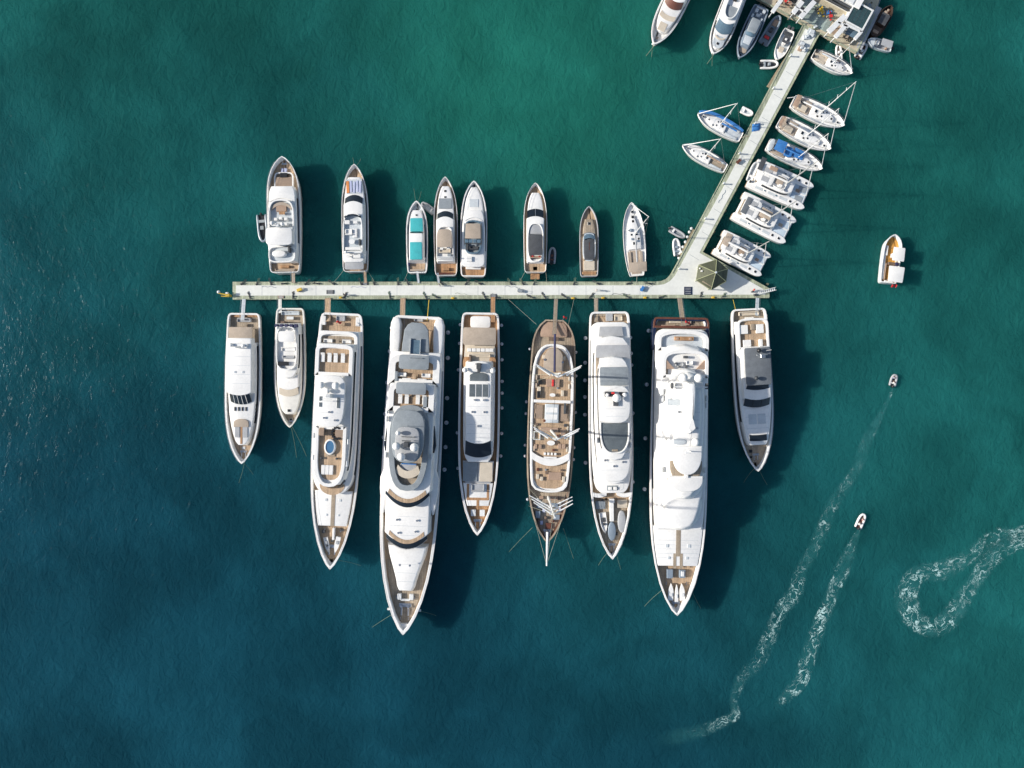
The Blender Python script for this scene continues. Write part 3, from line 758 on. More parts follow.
b.table(0, 395, 6, 3.5, 5.4, CUSH, True); b.boxes('bench', [(-13.5, 391, 3.5, 8, 5.4, .5), (10, 393, 3, 6, 5.4, .5)], BEIGE)
b.boxes('crossbeam', [(0, 401.5, 37, 3, 5.5, .7)], WHITE)
b.slab('skylight', [(404, 7), (423, 7)], 5.4, 6.1, PALE, .25); b.boxes('skylight_pane', [(0, 410, 11, 5, 6.1, .04), (0, 417, 11, 5, 6.1, .04)], WHITE)
b.each('sunpad', [(-13, 412, 8, 14, 5.4, .35), (12.5, 413, 9, 16, 5.4, .35)], BROWNP); b.boxes('kayak', [(13, 408, 2.5, 11, 5.8, .4)], CHARC)
b.boxes('sofa', [(-2, 430, 18, 5, 5.4, .45), (12, 434, 5, 10, 5.4, .45)], BROWNC)
b.boxes('deck_frame', [(-14, 432, 6, .7, 5.4, .5), (-14, 440, 6, .7, 5.4, .5), (-17, 436, .7, 9, 5.4, .5), (-11, 436, .7, 9, 5.4, .5)], WHITE2)
b.each('chair', [(-15, 447, 3, 4.5, 5.4, .5), (-10.5, 447, 3, 4.5, 5.4, .5), (9, 446, 3.5, 5, 5.4, .5), (13, 446, 3.5, 5, 5.4, .5)], BROWNC)
b.table(0, 443, 8, 5, 5.4, CUSH, True)
b.each('deck_chair', [(x, 454, 2.2, 2.6, 5.4, .6) for x in (-5.5, -2, 1.5, 5)], CUSH); b.boxes('bench', [(0, 457.7, 13, 2, 5.4, .5)], CUSH)
b.band('roof_arch', 459, 466, 19, 19, 7, 5.95, 5.95, WHITE, .35)
b.boxes('bench', [(5, 476, 13, 8, 5.4, .4)], BROWNC); b.each('chair', [(-12, 477, 3, 5, 5.4, .5), (-8, 479, 3, 4, 5.4, .5), (14, 479, 3, 6, 5.4, .5)], BEIGE)
b.floor(sub(P, 493, 536, 3), 2.95, TEAKG)
b.boxes('deck_gear', [(-8, 506, 7, 5, 3, .7), (6, 505, 8, 4, 3, .6), (-10, 515, 5, 7, 3, .8), (9, 517, 6, 5, 3, .6)], GREYH)
b.boxes('coiled_line', [(-4, 511, 3, 3, 3, .4), (3, 513, 3, 3, 3, .4), (-6, 523, 3, 4, 3, .4), (12, 509, 2, 5, 3, .4)], LBLUE)
b.boxes('fore_hatch', [(1, 526, 6, 6, 3, .5)], VARN); b.boxes('chest', [(-7, 498, 4, 3, 3, .6), (5, 498, 9, 4, 3, .5)], BROWNC)
b.windlass(531, 3, 1)
b.tube('bowsprit', (0, 532, 4.2), (0, 566, 6.0), .34, SPAR, r2=.2)
for q in (-1, 1): b.tube('bowsprit_stay', (q*13, 522, 4.6), (0, 565, 5.9), .04, ROPE)
for i, (v, top, yz, hl) in enumerate(((375, 29, (24,), 23), (430, 30, (24,), 23), (497, 29, (13, 17.5, 22), 23))):
    m_ = b.pole('mast', 0, v, 3, top, .34, SPAR, .17)
    Yb = b.Y(v, 3)
    for j, zz in enumerate(yz):
        L_ = hl*kz(24)*(1-.07*j)
        for q in (-1, 1):
            mm = M(); mm.tube((0, Yb+.7, zz), (q*L_, Yb-1.9, zz+.4), .2, .11, 8)
            if i == 0 or i == 1: mm.tube((q*L_*.35, Yb+.3, zz+.5), (q*L_*.95, Yb-1.5, zz+.8), .22, .12, 8)
            mm.tube((0, Yb+.2, zz), (0, Yb+.8, zz), .25)
            b.put('yard', mm, SPAR, m_, True)
    ms = M()
    for q in (-1, 1):
        hw = hwat(P, v)*kz(4)
        for d in (-2, .2, 2.2): ms.tube((q*hw, Yb+d, 3.8), (0, Yb, top-3), .03, n=4)
    b.put('shrouds', ms, ROPE, m_)
b.tube('forestay', (0, 563, 5.9), (0, 497.5, 28), .04, ROPE)
b.tube('stay', (0, 436, 6), (0, 375, 22), .03, BLACK)
for x, v, w_, l_, m_ in ((-10, 357, 2.5, 4, BEIGE), (10.5, 358, 2.5, 4, BEIGE), (-5, 401.5+4, 2, 2, VARN), (14, 425, 3, 3, CHARC), (-15, 425, 3, 2.4, TEAKD), (3, 450, 2.5, 2.5, VARN), (-9, 458, 4, 1.6, TEAKD), (10, 458, 4, 1.6, TEAKD), (-3, 473, 3, 3, TEAKD), (12, 470, 3, 2, TEAKD), (-12, 470, 2.5, 3, VARN)):
    b.boxes('deck_chest', [(x, v, w_, l_, 5.4, .45)], m_)
for x, v in ((-11, 500), (-5, 507), (10, 511), (2, 507), (-2, 518), (5, 521), (-9, 521), (12, 503), (0, 499)):
    b.boxes('cargo_box', [(x, v, 2.4, 2.6, 3.0, .6, .3)], [TEAKD, CUSH, VARN, GREYL][int(x+v) % 4])
b.flag(8, 321, 4, RED, 1.0)
b.gangway(0, 335, 556, 299, .9, TEAKG, 4.6); B6 = b
fenders(b, -1, (349, 403, 415, 447, 458, 502), 'the wooden sailing ship', .9); fenders(b, 1, (351, 375, 412, 448, 460), 'the wooden sailing ship', .9)
anchor(b, -15, 528, 4, 508, 553, 'long line running down left from the bow of the wooden sailing ship')
anchor(b, 16, 528, 4, 574, 560, 'long line running down right from the bow of the wooden sailing ship')
b.vents([(-9, 360), (9, 362)], 5.9)
moor(b, -18, 325, 4, 508, 299, 'slack mooring line from the left quarter of the wooden sailing ship to the pier')
moor(b, 14, 324, 4, 574, 299, 'mooring line from the right quarter of the wooden sailing ship to the pier')

# ---- B7
b = Boat('motor_yacht', 'white yacht with three grey awnings in a row, right of the wooden sailing ship', 'yacht', (609.5, 311.5), (612.2, 559), 4.2, ROWS)
P = hp(311.5, 559, 22.2, .9, .5, 2.3); b.hull(P, 3.3, 4.2, WHITE, .5, .6, 3, TEAK, boot=NAVYH)
hs = [(322, 13), (326, 18), (340, 19.5), (400, 20), (450, 19.8), (475, 18.5), (488, 15.5), (493, 11)]
b.tier(smoothp(hs), 3.2, 5.9, WHITE, (335, 480, .35, .72), taper=.15)
b.slab('awning', [(326.5, 11), (336.5, 12.5)], 6.3, 6.45, GREYL, .04)
b.tier(oval(336, 484, 18.5, 3.6, ts=.3), 5.9, 8.5, WHITE, (345, 470, .35, .75), taper=.3)
b.slab('awning', [(345, 16.5), (348, 17), (357.5, 17)], 8.9, 9.05, GREYL, .04)
b.slab('side_deck', [(347, .8), (350, 1.6), (385, 1.2)], 8.5, 8.6, TEAKG, .02, dx=-15.5)
b.tier(oval(357, 460, 15.2, 3.4, ts=.3), 8.5, 10.4, WHITE, (366, 450, .2, .7), taper=.35)
b.slab('awning', [(367, 14), (370, 14.5), (385.5, 14)], 10.6, 10.75, GREYC, .04)
b.slab('hardtop', oval(385.5, 423, 14.6, 3.2, ts=.5), 12.0, 12.4, WHITE, .15)
for q in (-1, 1): b.slab('hardtop_leg', oval(390, 404, 1.6, 3), 10.4, 12, WHITE, .05, dx=q*11)
b.boxes('radar_mast', [(-6.5, 394, 9, 5, 12.4, 1.0), (7, 394, 7, 4, 12.4, .9), (0, 401, 5, 10, 12.4, .6), (0, 396, 18, 1.2, 13.6, .3)], CHARC)
b.radome(0, 398, 1.0, 14.4); b.radome(8, 395, .55, 14.2); b.radome(-9, 395, .45, 13.8); b.boxes('light_cover', [(-3.5, 393, 3, 2, 13.9, .4)], RED)
b.slab('skylight', oval(423, 452, 14, 2.6, flat0=True, ts=.2), 10.4, 10.6, SKYL, .1)
b.coam(oval(421, 454, 15, 2.6, flat0=True, ts=.2), 10.3, 10.8, .35, WHITE)
b.boxes('walkway', [(0, 450.5, 6, 2, 10.6, .1)], TEAKG)
b.slab('forward_roof', oval(452, 482, 16.5, 2.8, flat0=True, ts=.2), 8.0, 8.9, WHITE, .3)
b.band('windshield', 474, 482, 12.5, 14.5, 6, 8.3, 6.2, WHITE2)
b.floor(sub(P, 480, 498, 4.2), 3.42, TEAK)
b.slab('settee_surround', oval(478, 491, 12, 4, flat0=True), 3.4, 5.95, WHITE, .2)
b.boxes('recess', [(0, 488, 11, 5, 5.95, .05)], GREYC); b.each('cushion', [(-2.3, 488.5, 3.4, 3, 6.0, .35), (2.6, 488.5, 3.4, 3, 6.0, .35)], CUSH)
for q in (-1, 1): b.band('breakwater', 493.5, 497.5, 8, 7.5, 2, 4.6, 4.6, WHITE, 1.0, x=q*12.8)
b.floor(sub(P, 500, 552, 4.3), 3.44, TEAKG)
b.boxes('crane', [(0, 512, 4, 19, 3.5, 1.0), (0, 501, 5, 4, 3.5, 1.4)], WHITE); b.slab('gear_cover', oval(522, 541, 4, 2), 3.5, 4.4, GREYH, .2)
b.boxes('locker', [(11, 504, 10, 8, 3.5, .5)], BEIGE); b.boxes('locker', [(-11, 505, 10, 8, 3.5, .4)], GREYC)
b.slab('tender_cover', oval(511, 533, 4, 2.2), 3.5, 4.5, GREYL, .2, dx=10)
b.windlass(545, 3.5, .9); b.bollards([(-5, 548), (5, 548)], 3.5)
b.slab('stern_step', sub(P, 312, 316, 3), 3.3, 3.7, TEAKG, .05)
b.boxes('sunpad', [(0, 317, 7, 8, 3.4, .5)], GREYL); b.sofa(9, 318, 8, 6, 3.4, 'f', BEIGE)
b.rail(P, 325, 555, 4.2, .7, .25, sheer=.6)
b.gangway(-13.5, 322, 596, 298, .9, TEAKG, 4.0); B7 = b
fenders(b, -1, (337, 362, 380, 397, 415, 464), 'the yacht with three awnings', 1.15); fenders(b, 1, (337, 353, 365, 414, 484), 'the yacht with three awnings', 1.15)
b.seams(405, 420, 10, 12.41, 2); b.seams(458, 474, 14, 8.91, 2); b.rafts([(-17, 440), (17, 436), (17, 445)], 8.55); b.vents([(-7, 410), (7, 412), (-9, 460), (9, 462), (0, 466)], 8.95); b.boxes('deck_gear', [(-9, 500, 2, 2, 3.5, .6), (-4.5, 530, 2, 4, 3.5, .5), (5, 534, 2, 3, 3.5, .5)], GREYD)
anchor(b, -4, 552, 4, 598, 566, 'left anchor line from the bow of the yacht with three grey awnings')
anchor(b, 4, 552, 4, 621, 570, 'right anchor line from the bow of the yacht with three grey awnings')

# ---- B8 smooth white superyacht
b = Boat('motor_yacht', 'huge all-white superyacht with smooth rounded roofs and navy stern, second from right below the pier', 'yacht', (681, 318), (676.4, 615), 4.8, ROWS)
P = hp(318, 615, 28.7, .93, .5, 2.3, round_stern=.0); b.hull(P, 3.7, 4.8, WHITE, .45, .8, 4, TEAKG, boot=NAVYH)
b.coam([(317.6, 24), (318.4, 26.5), (322, 27.8), (335, 28.4), (350, 29)], 2.2, 5.0, .8, NAVYH, 'stern_bulwark')
b.coam([(317.3, 24), (318.2, 26.6), (322, 27.9), (328, 28.2)], 5.0, 5.12, .5, VARN, 'rail_cap')

hs = [(329, 19), (332, 24), (340, 26), (370, 26.5), (450, 26.5), (500, 25.2), (525, 23.5), (530, 22)]
b.tier(smoothp(hs), 3.6, 6.6, WHITE, (340, 500, .35, .7), taper=.15, bev=.4)
b.coam(oval(330, 351, 25.6, 2.6, flat1=True, ts=.5), 6.6, 7.4, .9, WHITE)
b.floor(oval(334, 350, 20, 2.6, flat1=True, ts=.5), 6.62, PALE)
b.boxes('table', [(1, 338.5, 19, 4, 6.7, .7)], TEAKO); b.each('chair', [(-6, 338.7, 3, 2.4, 7.4, .15), (7, 338.7, 3, 2.4, 7.4, .15)], BROWNC)
b.tier(oval(345, 530, 24.6, 3.0, ts=.2), 6.6, 9.2, WHITE, None, taper=.5, bev=.9)
b.coam(oval(350, 378, 23, 3, flat1=True, ts=.5), 9.2, 10.0, .8, WHITE)
for q in (-1, 1):
    mm = M(); z = 9.5; x0, x1 = b.X(q*20, z), b.X(q*11, z); ya, yb = b.Y(359, z), b.Y(369, z)
    mm.loft([[(x0, yb, h), (x0, ya, h), (x1, yb, h)] for h in (9.2, 9.9)]); b.put('corner_sunpad', mm, BROWNC)
b.boxes('side_deck', [(-19, 372, 4, 10, 9.2, .1)], TEAKG)
b.boxes('bar', [(0, 357, 4, 2.4, 9.2, 1)], CHARC); b.sofa(-6, 364, 8, 4, 9.3, 'f', GREYL); b.sofa(4, 363, 7, 4, 9.3, 'a', CUSH)
b.each('chair', [(-9.5, 363.5, 1.6, 1.8, 9.3, .9), (-6, 367, 1.6, 1.8, 9.3, .8), (1, 366.5, 1.6, 1.8, 9.3, .8)], CHARC)
b.slab('upper_deckhouse', oval(368, 500, 20, 2.6, ts=.3), 9.1, 11.55, WHITE, taper=.3, rnd_=1.0)
b.slab('upper_roof', oval(372, 474, 15, 2.4, ts=.35), 11.3, 12.6, WHITE, rnd_=1.2)
b.slab('radar_arch', [(379, 9), (382, 13), (388, 14), (391, 11)], 12.5, 13.4, WHITE, .3)
b.radome(-7.5, 378, 1.05, 14.8); b.radome(8, 378, 1.05, 14.8); b.radome(7, 442, .95, 13.9)
b.slab('mast_fairing', [(382, 4), (390, 6.5), (405, 6.3), (420, 4.5), (434, 1.0)], 12.5, 16.4, WHITE, taper=.3, rnd_=1.3)
b.slab('fairing_scoop', [(384, 2), (392, 3), (415, 2), (420, .6)], 16.3, 17.0, WHITE2, .3)
for q in (-1, 1): b.slab('fin', oval(383, 389, .7, 2), 12.6, 14.6, CHARC, .05, dx=q*17.5)
b.tube('radar_bar', (-17, 387, 14.6), (17, 387, 14.6), .16, WHITE2)
b.slab('roof_dimple', oval(399, 406, 7, 2, ), 12.55, 12.68, PALE, .05, dx=-12); b.slab('roof_dimple', oval(439, 445, 6.5, 3, flat0=False), 12.6, 12.75, PALE, .05, dx=-8)
b.each('deck_light', [(-18, 402, 3.5, 7, 11.7, .2)], PALE)
b.pole('antenna', 1, 451, 12.6, 15.5, .12)
b.boxes('flybridge_screen', [(0, 452.5, 5, 2, 12.6, .5)], WHITE2)
b.slab('sundeck', oval(461, 483, 16, 2.2, ts=.2, flat0=True), 11.5, 11.72, TEAKG, .04)
b.slab('sundeck_roof', oval(446, 475, 14.5, 2.2, ts=.3, flat0=True), 12.3, 13.0, WHITE, .2)
b.slab('sunpad', oval(476, 492, 17, 2.4, ts=.2, flat0=True), 11.0, 12.0, CUSH, .2)
b.boxes('stair', [(0, 474, 3.5, 8, 11.7, .7)], WHITE); 
b.slab('brow', oval(478, 500, 21, 2.2, flat0=True, ts=.1), 9.1, 10.4, WHITE, rnd_=1.4)
b.slab('forward_roof', oval(498, 531, 22.5, 2.2, ts=.1, flat0=True), 6.5, 7.7, WHITE, rnd_=1.6)
b.slab('foredeck', sub(P, 526, 566, 2.6, 14), 3.7, 5.3, WHITE, .15)
b.boxes('walkway', [(.3, 541.5, 4.6, 25, 5.3, .05), (-3, 561, 3, 15, 5.3, .05), (3.5, 561, 3, 15, 5.3, .05), (.3, 555, 6, 3, 5.3, .055)], TEAKG, bev=.01)
b.boxes('panel_joint', [(0, 545, 44, .35, 5.3, .02), (0, 553.5, 40, .35, 5.3, .02)], PALE, bev=.005)
b.floor(sub(P, 566, 611, 3.2), 3.8, TEAK)
b.boxes('deck_crane', [(-7, 574, 6, 9, 3.9, .9), (5.5, 574, 6, 8, 3.9, .9)], GREYH); b.boxes('locker', [(5.5, 574, 3, 5, 4.8, .3)], WHITE2)
b.windlass(603, 3.9, 1); b.bollards([(-10, 583), (10, 583)], 3.9)
b.seams(408, 432, 12, 12.62, 3); b.seams(536, 562, 20, 5.31, 3); b.rafts([(-22, 392), (-22, 399), (22, 398), (22, 405), (-21.5, 470), (21.5, 470)], 9.2)
b.vents([(-9, 412), (9, 428), (-6, 452)], 12.6)
b.hatch([(-11, 546, 3, 3, 5.32), (11, 546, 3, 3, 5.32), (-9, 558, 2.4, 2.4, 5.32), (9, 558, 2.4, 2.4, 5.32)], PALE)
b.boxes('stern_sunpad', [(0, 321, 22, 4, 3.8, .5)], BEIGE); b.boxes('bench', [(-12, 326, 14, 2, 3.8, .6), (12, 326, 14, 2, 3.8, .6)], BROWNC)
b.flag(2, 326, 5.2, RED, 1.3)
b.gangway(2, 326, 679.5, 298, 1.1, TEAKG, 5.2); B8 = b
fenders(b, -1, (330, 385, 440, 492), 'the huge all-white superyacht', 1.2); fenders(b, 1, (477,), 'the huge all-white superyacht', 1.2)
anchor(b, -14, 590, 4.6, 644, 607, 'anchor line running left from the bow of the all-white superyacht')
anchor(b, 15, 590, 4.6, 701, 609, 'anchor line running right from the bow of the all-white superyacht')

# ---- B9
b = Boat('motor_yacht', 'white motor yacht with charcoal hardtop over its upper deck, rightmost below the pier', 'yacht', (749, 308.5), (757.6, 471.5), 3.6, ROWS)
P = hp(308.5, 471.5, 19.3, .9, .42, 2.4); b.hull(P, 2.7, 3.6, WHITE, .45, .6, 2.5, TEAKG, boot=NAVYH)
hs = [(321, 15), (340, 16), (380, 16), (410, 15), (430, 12.5), (440, 10.5), (445, 8)]
b.tier(smoothp(hs), 2.6, 5.0, WHITE, (330, 425, .3, .7), taper=.15)
b.coam(oval(318, 349, 15.4, 4, flat1=True, ts=.3), 5.0, 5.8, .5, WHITE); b.floor(oval(321, 349, 13, 5, flat1=True, ts=.3), 5.02, TEAK)
b.each('sunpad', [(-9, 329, 8, 9, 5.1, .5), (7, 329, 7.5, 9, 5.1, .5), (-6.5, 343, 8, 7, 5.1, .5)], CUSH); b.boxes('table', [(0, 327, 4, 6, 5.1, .6)], TEAKG)
b.boxes('chair', [(7, 343, 3, 7, 5.1, .9)], CUSH)
b.wtier(347, 400, 13.4, 2.5, 4.9, 6.4, 407.5, 5.15, win=(350, 395, .2, .7), taper=.3, div=3, dm=BLACK, wf=.93, w1=.97)
b.slab('hardtop', [(347.5, 12), (349, 13), (370, 13), (383, 12.6), (385, 11.5)], 7.6, 7.9, SLATE, .1)
for q in (-1, 1):
    b.pole('hardtop_post', q*12, 351, 5, 7.6, .08, WHITE); b.pole('hardtop_post', q*11, 382, 6, 7.6, .08, WHITE)
b.radome(0, 350.5, .55, 8.9, BLACK); b.radome(-4, 378, .5, 8.8, GREYD); b.boxes('radar_mast', [(4, 356, 5, 4, 7.9, .9), (3, 355, 11, .9, 8.7, .2)], METAL)
b.pole('antenna', 8, 351, 7.9, 11.5, .04)
b.band('flybridge_screen', 385.5, 390, 10.5, 11.5, 1.5, 7.0, 6.5, GLASS)
b.slab('foredeck_trunk', smoothp([(408, 12.5), (420, 12), (432, 10.5), (444, 7.5)]), 4.4, 5.1, WHITE, .2, taper=.2)
b.seams(411, 434, 11, 5.12, 2); b.boxes('foredeck_pad', [(-4.5, 419, 8, 10, 5.1, .08), (4.5, 419, 8, 10, 5.1, .08)], PALE); b.band('seat_back', 435, 441, 8.5, 8.5, .5, 5.35, 5.35, GLASS, .3)
b.floor(sub(P, 445, 462.5, 3.2), 2.75, TEAKG); b.windlass(455, 2.8, .8); b.boxes('deck_gear', [(-5, 451, 3, 3, 2.8, .4), (-5, 457, 2, 2, 2.8, .4)], BLACK)
b.sofa(0, 313.5, 20, 4, 2.75, 'f', BEIGE); b.table(0, 318.5, 9, 3, 2.75, CREAM)
b.slab('stern_platform', sub(P, 308.8, 311.5, 1.5), 2.3, 2.9, TEAKG, .05)
b.rail(P, 330, 468, 3.6, .7, .2, sheer=.6)
b.gangway(7.5, 316, 757.5, 298, .8, PALE, 3.4); B9 = b
b.tube('stern_pole', (-13, 311, 3.5), (-13, 299, 1.9), .05, YELLOW)
anchor(b, -2, 468, 3, 743, 484, 'left anchor line from the bow of the yacht with the charcoal hardtop')
anchor(b, 2, 468, 3, 768, 486, 'right anchor line from the bow of the yacht with the charcoal hardtop')
# ================================================================== the row above the pier, bows up
ROWN = 'boats moored stern-to above the long pier'
# ---- T1
b = Boat('motor_yacht', 'white explorer yacht with rounded bow and white hardtop, leftmost above the pier', 'yacht', (284.6, 272.5), (283.2, 157), 3.9, ROWN)
P = hp(272.5, 157, 16.6, .9, .5, 2.9); b.hull(P, 3.1, 3.9, WHITE, .22, .9, 1.2, TEAK, boot=NAVYH)
hs = [(261, 13), (250, 14), (215, 14), (200, 13.5), (191, 12.5), (186, 10.5)]
b.tier(smoothp(hs), 2.8, 5.2, WHITE, (250, 195, .3, .7))
b.slab('foredeck_pad', [(192, 9), (178, 8.5), (177, 8)], 3.0, 3.7, BROWNP, .1); b.coam(oval(193, 172, 9.6, 5), 2.9, 3.75, .3, WHITE)
b.boxes('deck_gear', [(0, 175, 7, 4.5, 3.0, .9)], BLACK); b.boxes('chair', [(-1.7, 170, 2.4, 4, 3.0, .6), (1.7, 170, 2.4, 4, 3.0, .6)], LBLUE)
b.floor(sub(P, 168, 160, 3), 2.95, TEAKG); b.windlass(163.5, 3, .7)
b.band('forward_roof', 198, 192.5, 13, 12.5, 4, 5.4, 5.2, WHITE, .3)
b.coam(oval(246, 199, 13, 3, ts=.6), 5.2, 6.1, .35, WHITE); b.floor(oval(230, 200.5, 12, 2.6, flat0=True, ts=.4), 5.25, PALE)
b.boxes('sofa', [(0, 208, 10, 7, 5.3, .45)], BROWNC); b.table(1, 213, 6, 3, 5.3, TEAKO)
b.band('settee', 205, 202, 10, 10, 5, 5.8, 5.8, TAN, .4)
b.boxes('helm_seat', [(-5, 219, 3, 3, 5.3, 1.0), (0, 218, 3, 3, 5.3, 1.0), (5, 219, 3, 3, 5.3, 1.0), (-3, 224, 5, 3, 5.3, 1.2), (4, 224, 6, 3, 5.3, 1.2)], CUSH)
b.boxes('radar_mast', [(0, 225, 13, 1.5, 7.9, .3), (1, 222.5, 8, 1, 8.6, .25), (0, 225, 3, 3, 7, 1.8)], WHITE2)
b.slab('hardtop', oval(245, 227, 13.2, 6), 7.4, 7.7, WHITE, .12)
for q in (-1, 1): b.slab('hardtop_leg', oval(243, 231, 1, 3), 5.2, 7.4, WHITE, .05, dx=q*11.5)
b.radome(-5, 223, .5, 8.9); b.radome(5, 224, .45, 8.7)
b.coam(oval(262.5, 246, 13.4, 3.6), 5.2, 5.8, .3, WHITE, 'boat_deck_coaming'); b.floor(oval(262, 247, 12.6, 4), 5.22, PALE)
b.slab('stowed_tender', oval(257, 250, 7, 2.4), 5.3, 6.1, CUSH, .25, dx=-2.5)
b.boxes('crane', [(8, 249, 2, 6, 5.3, 1.2), (5, 246.5, 9, 1, 5.3, .5)], GREYD)
b.boxes('table', [(0, 266.5, 9, 2.5, 3.0, .7)], TEAKO); b.sofa(0, 270, 20, 2.6, 2.95, 'f', TAN)
b.rail(P, 250, 160, 3.9, .8, .15, sheer=.8)
b.gangway(8, 270, 293.5, 283, .8, TAN, 3.4)
# ---- T2
b = Boat('motor_yacht', 'white motor yacht with orange and lilac towels laid on its foredeck', 'yacht', (355.3, 271.5), (354.6, 164.3), 3.2, ROWN)
P = hp(271.5, 164.3, 13.4, .92, .45, 2.5); b.hull(P, 2.5, 3.2, WHITE, .18, .5, 2, TEAK, boot=NAVYH)
hs = [(262, 10), (250, 10.8), (210, 10.8), (200, 10.2), (190, 9), (180, 7.2), (177, 5.5)]
b.tier(smoothp(hs), 2.3, 3.9, WHITE, (255, 190, .3, .7))
b.boxes('foredeck_lounge', [(0, 186.5, 15.6, 14.5, 3.85, .12)], PALE)
b.each('towel', [(-6.2, 187, 2.8, 12, 3.99, .08, .04)], ORG); b.each('towel', [(x, 186.5+y, 2.1, 11.5, 3.99, .1, r_) for x, y, r_ in ((-3, 0, .05), (.2, .6, -.04), (3.3, -.3, .03), (6.2, .4, -.06))], LBLUE)
b.wtier(262, 200.8, 9.8, 3.5, 3.8, 5.0, 194.8, 4.0, win=(255, 208, .2, .7), wf=.88, w1=.9)
b.coam(oval(252, 213, 9.8, 3.2, flat0=True), 5.0, 5.7, .25, WHITE); b.band('flybridge_screen', 215.5, 213.5, 8, 8.5, 2.5, 5.9, 5.6, GLASS)
b.floor(oval(251, 214, 9, 3.2, flat0=True), 5.02, PALE)
b.boxes('helm_seat', [(-5.5, 222, 5, 4, 5.1, .6), (3, 222, 4, 3, 5.1, .8)], CUSH); b.sofa(-4, 232, 7, 6, 5.05, 'f', CUSH); b.table(-1, 241.5, 6, 5, 5.05, WHITE, True)
b.boxes('wet_bar', [(7, 242, 2, 6, 5.05, .9)], GREYD); b.boxes('sunpad', [(2, 233, 4, 9, 5.05, .4)], CUSH); b.boxes('sofa', [(0, 248.5, 16, 3, 5.05, .5)], CUSH)
b.slab('aft_roof', oval(262, 252, 10, 5), 4.9, 5.1, WHITE, .08); b.table(-5, 256, 4, 4, 5.1, CUSH, True); b.boxes('locker', [(4, 256, 7, 4, 5.1, .5)], CUSH)
b.slab('awning', oval(269.5, 262, 9.5, 8), 4.3, 4.4, GREYL, .03); b.boxes('swim_step', [(0, 271, 21, 1.8, 2.4, .2)], TEAKO)
b.boxes('radar_arch', [(0, 252.5, 19, 1.5, 5.8, .35)], WHITE2); b.radome(-6, 252, .35, 6.7)
b.rail(P, 240, 166, 3.2, .8, .15, sheer=.5); b.gangway(9.3, 270, 365.8, 283, .6, TEAK, 3.0)
anchor(b, -1, 166, 3, 352.5, 157, 'short left line at the bow of the yacht with towels'); anchor(b, 1, 166, 3, 361, 158, 'short right line at the bow of the yacht with towels')
moor(b, -11, 269, 3, 333, 283, 'mooring line from the left quarter of the yacht with towels'); moor(b, 11, 269, 3, 375, 283, 'mooring line from the right quarter of the yacht with towels')
# ---- T3
b = Boat('motor_boat', 'small white cabin cruiser with two turquoise covers', 'boat', (417.2, 273), (416.7, 201), 2.4, ROWN)
P = hp(273, 201, 10.9, .9, .45, 2.5); b.hull(P, 1.8, 2.4, WHITE, .3, .5, 1.2, PALE, boot=NAVYH)
b.tier(smoothp([(262, 7.5), (250, 7.8), (232, 7.6), (222, 6.8), (214, 5.5), (210, 3.5)]), 1.7, 3.0, WHITE, (258, 222))
b.slab('foredeck_cover', [(231.5, 6.3), (219, 6.2), (218, 5.5)], 3.0, 3.15, TURQ, .05)
b.band('windshield', 233.5, 231.5, 6.5, 6.8, .5, 4.2, 3.1, GLASS); b.tier([(260, 6.8), (245, 7), (235, 6.8), (233, 6.3)], 3.0, 4.2, WHITE, (258, 235), taper=.2)
b.slab('flybridge_cover', [(259.5, 6), (243, 6), (242, 5.6)], 4.3, 4.45, TURQ, .05)
b.hatch([(0, 209.5, 1.8, 1.8, 1.85), (0, 215, 1.8, 1.5, 3.05)], BLACK)
b.floor(sub(P, 271, 263, 2.5), 1.85, TEAK); b.boxes('bench', [(0, 270, 14, 1.8, 1.9, .5)], TAN)
b.boxes('fender_basket', [(-8, 264, 1.6, 3, 2.2, .5)], NAVY)
b.rail(P, 255, 202, 2.4, .7, .12, sheer=.5); b.gangway(0, 271, 418.8, 283, .5, PALE, 2.2)
anchor(b, -1, 203, 2.6, 413.5, 187, 'left line at the bow of the cruiser with turquoise covers'); anchor(b, 1, 203, 2.6, 421.5, 190, 'right line at the bow of the cruiser with turquoise covers')
moor(b, -9, 271, 2.3, 403, 283, 'mooring line from the left quarter of the cruiser with turquoise covers')
# ---- T4
b = Boat('motor_yacht', 'white flybridge yacht with tan flybridge cover, between the turquoise-covered cruiser and the wide white yacht', 'yacht', (446, 275.5), (445.4, 177), 3.0, ROWN)
P = hp(275.5, 177, 12.1, .9, .42, 2.3); b.hull(P, 2.3, 3.0, WHITE, .16, .6, 1.8, TEAK, boot=NAVYH)
b.tier(smoothp([(262, 8.4), (245, 8.8), (222, 8.8), (210, 8.2), (198, 6.8), (190, 5), (186, 3)]), 2.1, 3.6, WHITE, (258, 205))
b.boxes('sunpad', [(0, 203.5, 13, 10.5, 3.55, .18)], GREYC); b.hatch([(0, 191, 2.2, 2, 3.6), (0, 197, 2.2, 1.6, 3.6)], BLACK)
b.wtier(261, 216.3, 8.7, 3.2, 3.5, 4.7, 211, 3.75, win=(255, 222, .2, .7), wf=.9, w1=.92)
b.coam(oval(259, 226, 8.6, 3, flat0=True), 4.7, 5.3, .25, WHITE); b.slab('bimini', oval(247, 229, 7.4, 4, flat0=True), 6.4, 6.5, TAN, .05)
for x, v in ((-6.5, 232), (6.5, 232), (-6.5, 246), (6.5, 246)): b.pole('bimini_post', x, v, 4.7, 6.4, .035, METAL)
b.sofa(0, 251, 12, 4, 4.75, 'f', BEIGE); b.each('helm_seat', [(-3, 248.5, 3, 2.4, 4.75, .8), (3.5, 248, 3, 2.4, 4.75, .8)], CUSH); b.boxes('console', [(4.5, 255, 4, 3, 4.75, .8)], GREYC)
b.boxes('radar_arch', [(0, 257, 16, 1.3, 5.7, .3)], WHITE2); b.pole('antenna', 5, 257, 5.7, 8, .04)
